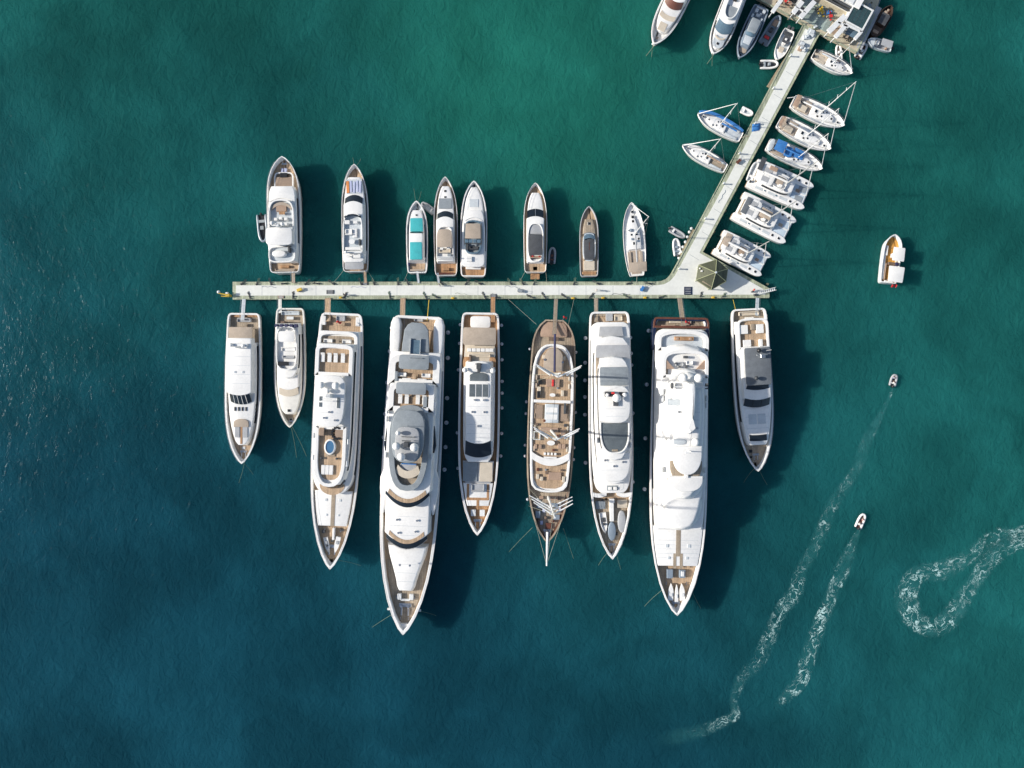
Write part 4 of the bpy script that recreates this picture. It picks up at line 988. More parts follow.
b.floor(sub(P, 274, 264, 2), 2.25, TEAKO); b.boxes('table', [(0, 269, 6, 3, 2.3, .7)], TEAKO); b.boxes('bench', [(0, 273.5, 15, 2, 2.3, .5)], VARN)
b.rail(P, 258, 178, 3.0, .8, .12, sheer=.6); b.gangway(-8.5, 273, 439, 283, .5, PALE, 2.8)
# ---- T5
b = Boat('motor_yacht', 'broad white flybridge yacht with teak swim platform and square tan sunroof', 'yacht', (473.2, 276.5), (474.2, 181), 3.3, ROWN)
P = hp(276.5, 181, 13.4, .93, .42, 2.4); b.hull(P, 2.7, 3.3, WHITE, .3, .5, 1.8, PALE, boot=NAVYH)
b.slab('foredeck_trunk', smoothp([(222, 11), (210, 9.5), (200, 8), (192, 5.5), (187, 3)]), 2.7, 3.6, WHITE, .3); b.hatch([(0, 186, 2, 2, 2.8)], BLACK)
b.boxes('sunpad', [(0, 203, 9, 8, 3.6, .1)], PALE)
b.tier(smoothp([(265, 11), (245, 11.5), (225, 11), (214, 9.5), (210, 7.5)]), 2.6, 4.5, WHITE, (255, 218), taper=.3)
b.band('windshield', 217.5, 211, 8.5, 9.5, 3.2, 4.65, 3.7, WHITE)
b.coam(oval(254, 220, 9.3, 3.2, ts=.6), 4.5, 5.3, .4, GLASSB, 'glass_surround'); b.floor(oval(253, 221, 8, 3.2), 4.55, GREYC)
b.slab('sunroof_cover', [(238.5, 7.8), (224.5, 7.4), (223.5, 6.8)], 6.2, 6.3, TAN, .05)
b.each('roof_glass', [(x, 241, 3.4, 3.4, 6.2, .12) for x in (-6, -2, 2, 6)], GLASSB); b.boxes('roof_frame', [(0, 243.3, 17, .7, 6.1, .2), (-8.5, 234, .7, 22, 6.1, .2), (8.5, 234, .7, 22, 6.1, .2)], GREYD)
for x, v in ((-8.3, 226), (8.3, 226), (-8.3, 243), (8.3, 243)): b.pole('roof_post', x, v, 4.6, 6.1, .06, METAL)
b.sofa(1, 248, 9, 3.5, 4.6, 'f', CHARC); b.boxes('wet_bar', [(-6, 247, 3, 6, 4.6, .8)], GREYD)
b.slab('aft_roof', oval(267, 252, 11.4, 4), 4.3, 4.6, WHITE, .15); b.boxes('locker', [(-4, 259, 6, 5, 4.6, .4)], CUSH)
b.floor(sub(P, 275.5, 266.5, .9), 2.75, TEAKO, th=.1); b.boxes('stern_sofa', [(0, 268, 15, 2.5, 2.8, .5)], CUSH)
b.rail(P, 235, 182, 3.3, .8, .12, sheer=.5)
# ---- T6
b = Boat('motor_yacht', 'white yacht with black bimini and square teak swim platform, inflatable boat alongside', 'yacht', (535.3, 272.3), (535.4, 183), 2.9, ROWN)
P = hp(272.3, 183, 11.8, .92, .45, 2.4); b.hull(P, 2.3, 2.9, WHITE, .14, .5, 1.6, TEAK, boot=NAVYH)
b.slab('foredeck_trunk', smoothp([(212, 8.0), (204, 7.2), (197, 5.6), (192.5, 3.4)]), 2.1, 3.1, WHITE, .25)
b.wtier(262, 216, 8.5, 2, 2.0, 4.0, 208.8, 3.2, win=(256, 220), div=2, dm=METAL, wf=.93, w1=.96)
b.coam(oval(262, 223, 8.2, 3, ts=.5), 4.0, 4.7, .25, WHITE); b.slab('helm_pad', oval(234, 224.5, 6.8, 3, flat0=True), 4.0, 4.5, GREYL, .1)
b.slab('bimini', [(255, 6.5), (252, 6.8), (236, 6.8), (234.5, 6.3)], 5.8, 5.92, CHARC, .05)
for x, v in ((-6, 237), (6, 237), (-6, 253), (6, 253)): b.pole('bimini_post', x, v, 4.0, 5.8, .035, METAL)
b.sofa(0, 257, 12, 2.5, 4.05, 'f', BROWNC); b.boxes('towel', [(-3, 256.3, 2, 1.4, 4.5, .1), (4, 256.3, 2, 1.4, 4.5, .1)], RED); b.boxes('aft_pad', [(0, 261, 11, 3, 4.05, .3)], CUSH)
b.floor(sub(P, 271.8, 263.5, 1.6), 2.15, TEAK); b.boxes('hatchway', [(0, 268.5, 4.5, 4, 2.2, .1)], VARN)
b.boxes('swim_platform', [(0, 275.8, 9, 7, 1.0, .15)], TEAKO, bev=.02)
b.rail(P, 258, 184, 2.9, .8, .12, sheer=.5); moor(b, 10.5, 271, 2.8, 547, 283, 'mooring line from the right quarter of the yacht with the black bimini'); moor(b, -10, 271, 2.8, 519, 283, 'mooring line from the left quarter of the yacht with the black bimini')
# ---- T7
b = Boat('motor_boat', 'narrow tan-decked launch with dark cockpit cover', 'boat', (589.2, 276.5), (588.9, 206.3), 2.0, ROWN)
P = hp(276.5, 206.3, 9.6, .93, .45, 2.6); b.hull(P, 1.7, 2.0, GREYL, .22, .4, 1.2, TEAK)
b.slab('foredeck_trunk', smoothp([(234, 6.4), (226, 5.6), (219, 4)]), 1.7, 2.3, TEAKG, .2); b.hatch([(0, 223.5, 2.6, 2.6, 2.3)], BLACK)
b.band('windshield', 238, 231.5, 5.6, 5.2, 1.6, 2.9, 2.2, GLASSB); b.coam(oval(261, 233, 6.4, 3.5), 1.7, 2.5, .25, PALE)
b.slab('cockpit_cover', [(260, 5), (256, 5.3), (240, 5.2), (238, 4.8)], 2.1, 2.6, CHARC, .2); b.boxes('cover_strap', [(0, 246, .5, 8, 2.6, .05)], VARN)
b.boxes('sunpad', [(0, 265.5, 11, 9.5, 1.8, .4)], BEIGE); b.boxes('stern_seat', [(0, 273, 14, 2.5, 1.75, .2)], TEAKO)
b.boxes('console', [(6, 243, 1, 1.6, 2.2, .5)], CUSH)
# ---- small craft builders
def rib(stern, bow, w, label, group='small inflatable boats and dinghies', tube=RUBBER, floor=GREYD, seat=CUSH, engine=True, console=True, people=0, extra=None, kind='inflatable_boat'):
    b = Boat(kind, label, 'dinghy', stern, bow, .6, group)
    L_ = b.len; w2 = w*kz(.6)/2; tr = min(.28, w2*.3)
    mm = M(); pts = []
    N = 22
    for i in range(N+1):
        a = i/N; 
        if a < .3: x, y = -1, a/.3*.58
        elif a > .7: x, y = 1, (1-a)/.3*.58
        else:
            u = (a-.3)/.4*math.pi; x, y = -math.cos(u)*1.0, .58+.42*math.sin(u)**.8
            x *= .96 if abs(x) > .5 else 1
        pts.append((x*(w2-tr), y*(L_-tr), .42+.18*max(0, y-.5)*2))
    mm.path(pts, lambda i: tr*(.7 if i in (0, N) else 1), 8); b.put('tube', mm, tube, smooth=True)
    mf = M(); mf.loft([[(x*.98, y*.99 if y > .01 else 0, z) for x, y, _ in pts] for z in (.05, .26)]); b.put('floor', mf, floor)
    if console:
        mc = M(); mc.box(0, L_*.48, .26, w2*.6, L_*.13, .65, .06); b.put('console', mc, seat)
    ms = M(); ms.box(0, L_*.24, .26, w2*1.2, L_*.1, .38, .05); b.put('seat', ms, seat)
    if engine:
        me = M(); me.box(0, -.12, .35, .42, .55, .7, .1); me.box(0, -.15, -.5, .16, .2, .9, .03); b.put('outboard_motor', me, BLACK if engine is True else engine)
    return b
def launch(stern, bow, w, label, m=WHITE, deckm=PALE, group='small open boats', items=(), cat='boat', zd=.6, zb=1.1):
    b = Boat('open_boat', label, cat, stern, bow, zb, group)
    n = math.dist(stern, bow); P = hp(0, n, w/2, .85, .4, 2.4)
    b.hull(P, zd, zb, m, .18, .3, .6, deckm)
    b.slab('foredeck', sub(P, n*.68, n*.97, .4), zd, zb-.02, m, .06)
    me = M(); me.box(0, -.2, .4, .5, .6, .9, .1); me.box(0, -.2, -.5, .16, .2, .9, .03); b.put('outboard_motor', me, BLACK)
    return b, P, n
def sailboat(stern, bow, w, label, mast_at, top_h, jib=True, cover=None, bimini=None, cockpit=TEAKG, deck=WHITE, group='sailing boats', dark=True, boom=True, spread=2, jibm=SPAR, backstay=True, canopy_v=None):
    zb = 1.5; b = Boat('sailing_boat', label, 'sailing boat', stern, bow, zb, group)
    n = math.dist(stern, bow); P = hp(0, n, w/2, .72, .42, 1.95)
    b.vert = False; b.sx = 1; s_ = n
    b.hull(P, 1.3, zb, WHITE, .12, .5, 1.2, deck, boot=NAVYH)
    zt = 1.3
    b.slab('coachroof', smoothp([(s_*.36, w*.29), (s_*.5, w*.3), (s_*.65, w*.22), (s_*.78, w*.1)]), zt, 1.85, deck, .2, taper=.1)
    b.slab('cockpit_sole', [(s_*.03, w*.22), (s_*.18, w*.27), (s_*.35, w*.25)], 1.3, 1.36, cockpit, .02)
    for q in (-1, 1): b.slab('cockpit_bench', [(s_*.07, w*.07), (s_*.33, w*.07)], 1.3, 1.62, cockpit if cockpit is not TEAKG else PALE, .05, dx=q*w*.26)
    for q in (-1, 1):
        mm = M(); X, Y_ = q*w*.17*kz(zb), s_*.1*kz(zb)
        mm.path([(X+.45*math.cos(i/12*6.2832), Y_, 2.0+.45*math.sin(i/12*6.2832)) for i in range(13)], .03, 4); mm.tube((X, Y_, 1.3), (X, Y_+.1, 2), .06)
        b.put('steering_wheel', mm, METAL)
    b.hatch([(0, s_*.74, w*.12, w*.12, 1.75), (0, s_*.87, w*.1, w*.1, 1.62)], GLASS if dark else PALE)
    b.hatch([(w*.12, s_*.56, w*.09, w*.08, 1.86), (-w*.12, s_*.56, w*.09, w*.08, 1.86), (0, s_*.44, w*.16, w*.12, 1.86)], GLASS)
    b.seams(s_*.4, s_*.7, w*.2, 1.86, 2); b.vents([(w*.2, s_*.5), (-w*.2, s_*.62)], 1.5); b.boxes('nonslip_panel', [(q*w*.37, s_*.52, w*.1, s_*.2, 1.31, .03) for q in (-1, 1)], PALE)
    k = kz(zb); my = mast_at*s_*k
    mt = M(); mt.tube((0, my, 1.8), (0, my, top_h), .11, .075, 8); mast = b.put('mast', mt, SPAR, smooth=True)
    mr = M()
    for i in range(spread):
        z = 1.8+(top_h-1.8)*(i+1)/(spread+1)
        for q in (-1, 1): mr.tube((0, my, z), (q*(1.1-.25*i), my-.25, z+.05), .05)
    b.put('spreader', mr, SPAR, mast)
    ms = M(); hw = w/2*k*.95
    for q in (-1, 1):
        z1 = 1.8+(top_h-1.8)/(spread+1)
        ms.tube((q*hw, my-.3, 1.5), (q*1.1, my-.25, z1), .02, n=3); ms.tube((q*1.1, my-.25, z1), (0, my, top_h-.3), .02, n=3)
    if backstay: ms.tube((0, .2, 1.5), (0, my, top_h), .02, n=3)
    b.put('rigging_wire', ms, METAL, mast)
    if boom:
        mb = M(); mb.tube((0, my-.1, 2.9), (0, s_*.14*k, 3.0), .1); bo = b.put('boom', mb, ALU)
        mc = M(); mc.path([(0, my-.15, 3.12), (0, my-1.5, 3.2), (0, s_*.3*k, 3.18), (0, s_*.16*k, 3.1)], .2, 7); b.put('sail_cover', mc, cover or CUSH, bo, True)
    if jib:
        mj = M(); mj.tube((0, s_*.97*k, 2.1), (0, my+.15, top_h-.5), .11, .06, 7); b.put('furled_jib', mj, jibm, smooth=True)
    if bimini:
        va, vb = canopy_v or (.06, .24)
        b.slab('bimini', [(s_*va, w*.3), (s_*vb, w*.32)], 3.3, 3.4, bimini, .04); b.slab('sprayhood', [(s_*.3, w*.26), (s_*.38, w*.27), (s_*.43, w*.2)], 2.0, 2.5, bimini, .15)
        for q in (-1, 1):
            for v in (va, vb): b.pole('bimini_post', q*w*.28, s_*v, 1.4, 3.3, .03, METAL)
    b.rail(P, s_*.1, s_*.97, 1.5, .55, .06, sheer=.5, step=2)
    return b, P, n
def aspt(b, x, v, z): return b.world(x, v, z)

# ---- T8
b, P, n = sailboat((637, 276), (631.3, 202.5), 22, 'white sailing yacht moored bow-out above the pier, mast leaning over its right rail', .56, 20, cockpit=TAN, group=ROWN, boom=True, cover=GREYL)
b.slab('awning', [(n*.04, 8.5), (n*.17, 9)], 3.4, 3.48, TAN, .03); b.hatch([(0, n*.8, 2.6, 2.6, 1.7)], BLACK); b.boxes('deck_gear', [(-3, n*.62, 2, 3, 1.9, .3), (3, n*.6, 2, 3, 1.9, .3), (-2.5, n*.5, 2, 2, 1.9, .3), (2.5, n*.47, 1.6, 2, 1.9, .3)], GREYH)
line3('mooring_line', [b.world(0, 0, 1.5), W(636.6, 283, 1.7)], .06, ROPE, 'mooring line from the stern of the single sailing yacht above the long pier', 'rope', GRP_L)

# ---- tenders around the first two rows
rib((261, 214.5), (263.5, 242.5), 10.5, 'dark inflatable tender tied against the left side of the explorer yacht', tube=GREYH, floor=BLACK, seat=GREYC)
rib((434, 212.5), (421.5, 202.5), 7, 'pale inflatable dinghy across the bow of the turquoise-covered cruiser', tube=GREYL, floor=PALE, console=False, engine=False)
rib((551.5, 263.5), (552.8, 247), 8, 'grey inflatable dinghy floating beside the yacht with the black bimini', tube=GREYL, floor=CHARC, seat=VARN)
rib((670, 228.5), (685.5, 237.5), 7, 'grey-tan dinghy, upper one of two tied at the left edge of the slanting pier', tube=GREYL, floor=GREYC, console=False)
rib((678, 255.5), (675.5, 238), 8.5, 'white dinghy, lower one of two tied at the left edge of the slanting pier', tube=WHITE, floor=PALE, seat=GREYH)
rib((741.5, 109), (753.2, 114.8), 7.5, 'plain white inflatable dinghy drifting left of the slanting pier near the blue tarpaulin', tube=WHITE, floor=PALE, console=False, engine=False)
rib((760.5, 64.2), (778.8, 64.2), 9.5, 'white inflatable dinghy pointing right at the wooden side platform', tube=WHITE, floor=GREYD, seat=GREYC)
rib((839.8, 60), (838.3, 44), 7, 'white dinghy squeezed between the upper sailing boat and the platform', tube=WHITE, floor=TAN, seat=CUSH)
rib((857.5, 57.5), (866.5, 43.5), 8, 'white inflatable dinghy at the lower right corner of the platform', tube=RUBBER, floor=VARN, seat=CUSH)
# foredeck tenders
def deck_tender(B, x0, v0, x1, v1, w, z, label, m=WHITE, inner=GREYL, cover=False):
    a, c = B.world(x0, v0, z), B.world(x1, v1, z); d = c-a; L_ = d.length; e = d.normalized()
    rz = math.atan2(e.y, e.x)-math.pi/2
    r = empty('tender', a, rz, label, 'tender', 'tenders stowed on foredecks')
    wy = w*kz(z)/2; n = 12
    def rg(s_, zz, y0=0): 
        pr = [(wy*s_*(1 if t < .4 else 1-((t-.4)/.6)**2.2), t*L_) for t in [i/n for i in range(n+1)]]
        return [(max(x, .02), y, zz) for x, y in pr]+[(-max(x, .02), y, zz) for x, y in reversed(pr)]
    mm = M(); mm.loft([rg(.5, 0), rg(.95, .45), rg(1, .7), rg(.92, .8)] if cover else [rg(.5, 0), rg(.95, .4), rg(1, .7), rg(.8, .72), rg(.7, .4)]); mm.build('hull', m, r, True)
    ms = M(); ms.box(0, L_*.35, .4 if not cover else .78, wy*1.1, L_*.2, .35 if not cover else .2, .06); ms.build('seat' if not cover else 'cover_ridge', inner, r)
    if not cover:
        ms = M(); ms.box(0, L_*.55, .4, wy*.7, L_*.1, .6, .06); ms.build('console', GREYD, r)
deck_tender(B3, -6.5, 537, -3, 552, 4.5, 3.5, 'small white tender, left of two on the foredeck of the yacht with oval pool')
deck_tender(B3, 6.5, 536, 3.5, 552, 5, 3.5, 'small white tender, right of two on the foredeck of the yacht with oval pool', cover=True)
deck_tender(B7, -9.5, 512, -6.5, 533, 7, 3.6, 'open white tender on the left foredeck of the yacht with three grey awnings', inner=CHARC)
deck_tender(B8, -6, 599.5, -5.5, 583, 5.5, 4, 'white covered tender, left one of three on the foredeck of the all-white superyacht', cover=True, inner=WHITE2)
deck_tender(B8, 0, 601, 0, 584, 3.6, 4, 'narrow white covered tender, middle one of three on the foredeck of the all-white superyacht', cover=True, inner=WHITE2)
deck_tender(B8, 6, 599.5, 5, 583, 5.5, 4, 'white covered tender, right one of three on the foredeck of the all-white superyacht', cover=True, inner=WHITE2)
# loungers on sun decks
def lounger(B, items, who):
    proto = None
    names = ['leftmost', 'second', 'third', 'rightmost']
    for i, (x, v, z) in enumerate(items):
        p = B.world(x, v, z); lab = f'white sun lounger, {names[i]} of four on {who}'
        if proto is None:
            proto = empty('sun_lounger', p, B.rz, lab, 'sun lounger', 'white sun loungers on the sun decks')
            mm = M(); mm.box(0, .25, .25, .95, 1.6, .14, .05); mm.build('seat', CUSH, proto)
            mm = M(); mm.add([(-.47, -.5, .28), (.47, -.5, .28), (.47, -1.15, .72), (-.47, -1.15, .72), (-.47, -.55, .4), (.47, -.55, .4), (.47, -1.15, .85), (-.47, -1.15, .85)], [(0, 1, 2, 3), (4, 7, 6, 5), (0, 4, 5, 1), (1, 5, 6, 2), (2, 6, 7, 3), (3, 7, 4, 0)]); mm.build('backrest', CUSH, proto)
            mm = M()
            for sx in (-.4, .4):
                for sy in (-.9, .9): mm.box(sx, sy, 0, .07, .07, .27, .01)
                mm.box(sx, 0, .2, .06, 1.9, .06, .01)
            mm.build('frame', TEAKG, proto)
        else: copy_tree(proto, p, B.rz, lab)
lounger(B3, [(-11.5, 358, 8.8), (-4.7, 358, 8.8), (1.4, 358, 8.8), (8.6, 358, 8.8)], 'the yacht with the oval pool')
lounger(B4, [(-11, 399.5, 9.75), (-4.5, 399.5, 9.75), (6.5, 399.5, 9.75), (13, 399.5, 9.75)], 'the yacht with grey canopies')

# ================================================================== upper left of the slanting pier
UP = 'boats moored at the top platform'
b = Boat('motor_yacht', 'white yacht with beige foredeck pads cut by the top edge, leftmost at the top', 'yacht', (697, -43), (653.4, 45.3), 3.5, UP)
n = math.dist((697, -43), (653.4, 45.3)); P = hp(0, n, 12.8, .9, .45, 2.6); b.hull(P, 2.7, 3.5, WHITE, .4, .5, 2, WHITE, boot=NAVYH)
b.tier(oval(8, n*.84, 10.6, 2.6, flat0=True, ts=.3), 2.6, 4.2, WHITE, (15, n*.6)); b.tier(para(10, n*.56, 9.3, 4), 4.2, 5.8, WHITE, (15, n*.48), taper=.4)
b.band('windshield', n*.56, n*.61, 8.6, 9.2, 4, 5.7, 4.4, VARN); b.band('foredeck_lounge', n*.68, n*.73, 8, 8.3, 2, 4.3, 4.3, BEIGE, .3)
b.boxes('sunpad', [(0, n*.805, 8, 8.5, 4.1, .2)], BEIGE); b.hatch([(0, n*.9, 2.5, 3, 2.75)], TAN); b.windlass(n*.94, 2.8, .7); b.rail(P, n*.3, n*.97, 3.5, .8, .15, sheer=.5)
line3('anchor_line', [b.world(-1, n*.98, 3), W(646, 56, .06)], .08, CHAIN, 'left anchor line of the leftmost yacht at the top', 'rope', GRP_L); line3('anchor_line', [b.world(1, n*.98, 3), W(651.5, 57, .06)], .08, CHAIN, 'right anchor line of the leftmost yacht at the top', 'rope', GRP_L)
b = Boat('motor_yacht', 'white yacht with blue-grey windshield cut by the top edge, second from left there', 'yacht', (742, -20), (713, 54.7), 3.2, UP)
n = math.dist((742, -20), (713, 54.7)); P = hp(0, n, 11.2, .92, .45, 2.8); b.hull(P, 2.5, 3.2, WHITE, .3, .5, 2, WHITE2, boot=NAVYH)
b.slab('side_deck_strip', sub(P, n*.1, n*.93, 1.6), 2.5, 2.56, TEAKG, .01)
b.tier(oval(5, n*.93, 8.6, 2.4, flat0=True, ts=.3), 2.5, 3.8, WHITE, (10, n*.6)); b.band('windshield', n*.64, n*.74, 8, 8.6, 4, 5.1, 3.9, GLASSB); b.tier(para(6, n*.64, 8.4, 4), 3.8, 5.2, WHITE, (8, n*.5), taper=.3)
b.coam(oval(10, n*.59, 7, 2.6, ts=.6), 5.2, 5.9, .3, WHITE2); b.slab('helm_pad', oval(n*.42, n*.57, 6, 2.4, flat0=True, ts=.3), 5.2, 5.5, GREYC, .1); b.boxes('locker', [(0, n*.33, 3.4, 3.2, 5.2, .5)], BLACK)
b.slab('foredeck_recess', oval(n*.77, n*.92, 5.8, 2.6), 3.78, 3.86, PALE, .02); b.hatch([(0, n*.87, 2.5, 2.5, 3.87)], BLACK); b.band('foredeck_seat', n*.8, n*.82, 5, 5, 2, 4.1, 4.1, BEIGE, .2); b.rail(P, n*.3, n*.97, 3.2, .8, .12, sheer=.5)
line3('anchor_line', [b.world(-1, n*.98, 3), W(707, 64, .06)], .08, CHAIN, 'left anchor line of the second yacht at the top', 'rope', GRP_L); line3('anchor_line', [b.world(1, n*.98, 3), W(712, 66, .06)], .08, CHAIN, 'right anchor line of the second yacht at the top', 'rope', GRP_L)
b = Boat('patrol_boat', 'slate-grey motor boat with orange pad near its bow, moored under the top platform', 'boat', (762, 6.5), (739, 58.6), 2.4, UP)
n = math.dist((762, 6.5), (739, 58.6)); P = hp(0, n, 9, .9, .4, 2.4); b.hull(P, 1.8, 2.4, GREYH, .3, .5, 1.5, GREYH)
b.tier(smoothp([(n*.28, 6), (n*.4, 6.5), (n*.7, 5.2), (n*.78, 3.5)]), 1.8, 3.0, GREYH, (n*.3, n*.7)); b.slab('roof', smoothp([(n*.3, 4.5), (n*.36, 5), (n*.52, 4.6), (n*.55, 3.6)]), 3.0, 4.0, GREYC, .2); b.band('windshield', n*.54, n*.6, 4.4, 5, 2, 3.9, 3.05, GLASSB)
b.slab('foredeck_pad', [(n*.6, 4), (n*.74, 3.4)], 3.0, 3.15, PALE, .04); b.slab('bow_pad', oval(n*.78, n*.87, 4, 3), 1.85, 2.2, TAN, .08); b.hatch([(0, n*.91, 1.8, 1.8, 1.9)], BLACK)
b.boxes('deck_gear', [(-4, n*.08, 3, 3, 1.9, .9), (3, n*.1, 3, 4, 1.9, .7), (0, n*.17, 4, 3, 1.9, .6), (-5, n*.22, 2, 3, 1.9, .6), (5, n*.22, 2, 4, 1.9, .8)], PALE); b.boxes('seat', [(-2, n*.13, 2, 2, 1.9, .6), (2, n*.25, 3, 2, 1.9, .6), (0, n*.03, 9, 1.2, 1.9, .5)], CUSH); b.boxes('engine', [(-3, -1, 2, 2, .6, 1.6), (0, -1, 2, 2, .6, 1.6), (3, -1, 2, 2, .6, 1.6)], CHARC)
rb = rib((763, 43.5), (780, 15.5), 11.5, 'long grey inflatable boat with a brown bow cushion, beside the slate-grey motor boat', tube=GREYH, floor=GREYC, seat=CHARC, group=UP)
rb.each('bow_cushion', [(0, rb.len/kz(.6)*.74, 4.6, 7, .35, .2)], BROWNC); rb.boxes('seat_pad', [(0, rb.len/kz(.6)*.22, 5, 3, .62, .1)], RED); rb.boxes('windscreen', [(0, rb.len/kz(.6)*.55, 3.6, 1, .8, .5)], GLASSB)
b, P, n = launch((790, 29.5), (776.6, 60), 13, 'white console boat moored at the wooden side platform near the top', deckm=PALE, group=UP)
b.boxes('console_roof', [(0, n*.42, 7, 7.5, 2.4, .12)], CHARC); b.boxes('console', [(0, n*.44, 3, 4, .6, 1.2)], CUSH); b.boxes('radar_dome', [(.5, n*.43, 2, 2, 2.52, .25)], CUSH); b.boxes('stern_bench', [(0, n*.12, 8, 3, .6, .5)], GREYD); b.boxes('bow_pad', [(0, n*.66, 5, 6, .7, .45)], BEIGE); b.boxes('engine', [(-2, -1, 2.4, 2.6, .6, 1.1), (2, -1, 2.4, 2.6, .6, 1.1)], CHARC)
for x, v in ((-3, n*.33), (3, n*.33), (-3, n*.5), (3, n*.5)): b.pole('roof_post', x, v, .6, 2.4, .04, METAL)

# ================================================================== sailing boats and catamarans along the slanting pier
b, P, n = sailboat((741.5, 137.3), (697.3, 113.7), 16, 'white sailing boat with a bright blue strip along its rail, left of the slanting pier', .5, 15, cockpit=PALE, cover=BLUE)
b.slab('rail_cover', sub(P, n*.1, n*.92, 1.2), 1.5, 1.62, PALE, .02) if False else None
mm = M(); rg = b.ring(P, 1.6, .15, zr=1.5, sheer=.5); h_ = len(rg)//2; pts = [Vector(p)+Vector((0, 0, .3)) for p in rg[:h_]][3:-1]; mm.path(pts, .42, 6); b.put('rail_cover', mm, BLUE, smooth=True)
line3('mooring_line', [b.world(0, 0, 1.5), W(748.5, 136, 1.6)], .12, TAN, 'plank line from the stern of the blue-striped sailing boat to the pier', 'rope', GRP_L)
b, P, n = sailboat((726, 168.6), (682, 145.3), 14.5, 'white sailing boat without cover, left of the slanting pier below the blue-striped one', .48, 14.5, cockpit=TEAKG, cover=BROWNC)
b, P, n = sailboat((793, 100.6), (844, 126), 19.5, 'white sailing yacht with tan cockpit, uppermost of the two alike right of the slanting pier', .52, 19.5, cockpit=TAN, spread=3)
b.slab('awning', [(1, 5.5), (n*.1, 6.5)], 2.4, 2.5, BROWNC, .03); b.hatch([(-4, n*.16, 4.5, 4, 1.5)], CHARC); b.boxes('sunpad', [(3, n*.2, 6, 9, 1.62, .3)], BEIGE)
line3('mooring_line', [b.world(-4, 0, 1.5), W(787.5, 98, 1.6)], .1, CUSH, 'white line from the stern of the uppermost sailing yacht right of the pier', 'rope', GRP_L)
b, P, n = sailboat((779, 121), (830.5, 149.5), 19, 'white sailing yacht with tan cockpit, lower of the two alike right of the slanting pier', .53, 18.5, cockpit=TAN, spread=3)
b.hatch([(-4, n*.15, 4.5, 4, 1.5)], CHARC); b.boxes('sunpad', [(3, n*.2, 6, 9, 1.62, .3)], BEIGE); b.slab('awning', [(.5, 4), (n*.06, 5.5)], 2.4, 2.5, BROWNC, .03)
b, P, n = sailboat((768, 144), (822, 169.3), 18.5, 'white sailing yacht with bright blue bimini and sprayhood', .55, 18, cockpit=TAN, bimini=BLUE, cover=BLUE, jibm=SPAR, spread=2, canopy_v=(.1, .27))
b.slab('deck_cover', [(n*.44, 4.5), (n*.62, 4.3)], 1.86, 2.15, BLUE, .1, dx=-3); b.slab('stowed_dinghy', oval(.5, n*.1, 6.5, 2.4), 1.5, 2.0, PALE, .15)
b, P, n = sailboat((813.5, 53.2), (852, 73.9), 15, 'white sailing boat with brown-edged cockpit, just below the top platform', .5, 10, cockpit=BEIGE, cover=PALE, spread=1)
b.boxes('rail_stripe', [(-4.2, n*.4, .8, 20, 1.9, .1)], BROWNC); b.boxes('deck_gear', [(3, n*.03, 3, 2, 1.5, .5), (-3, n*.03, 3, 2, 1.5, .5)], BLACK)

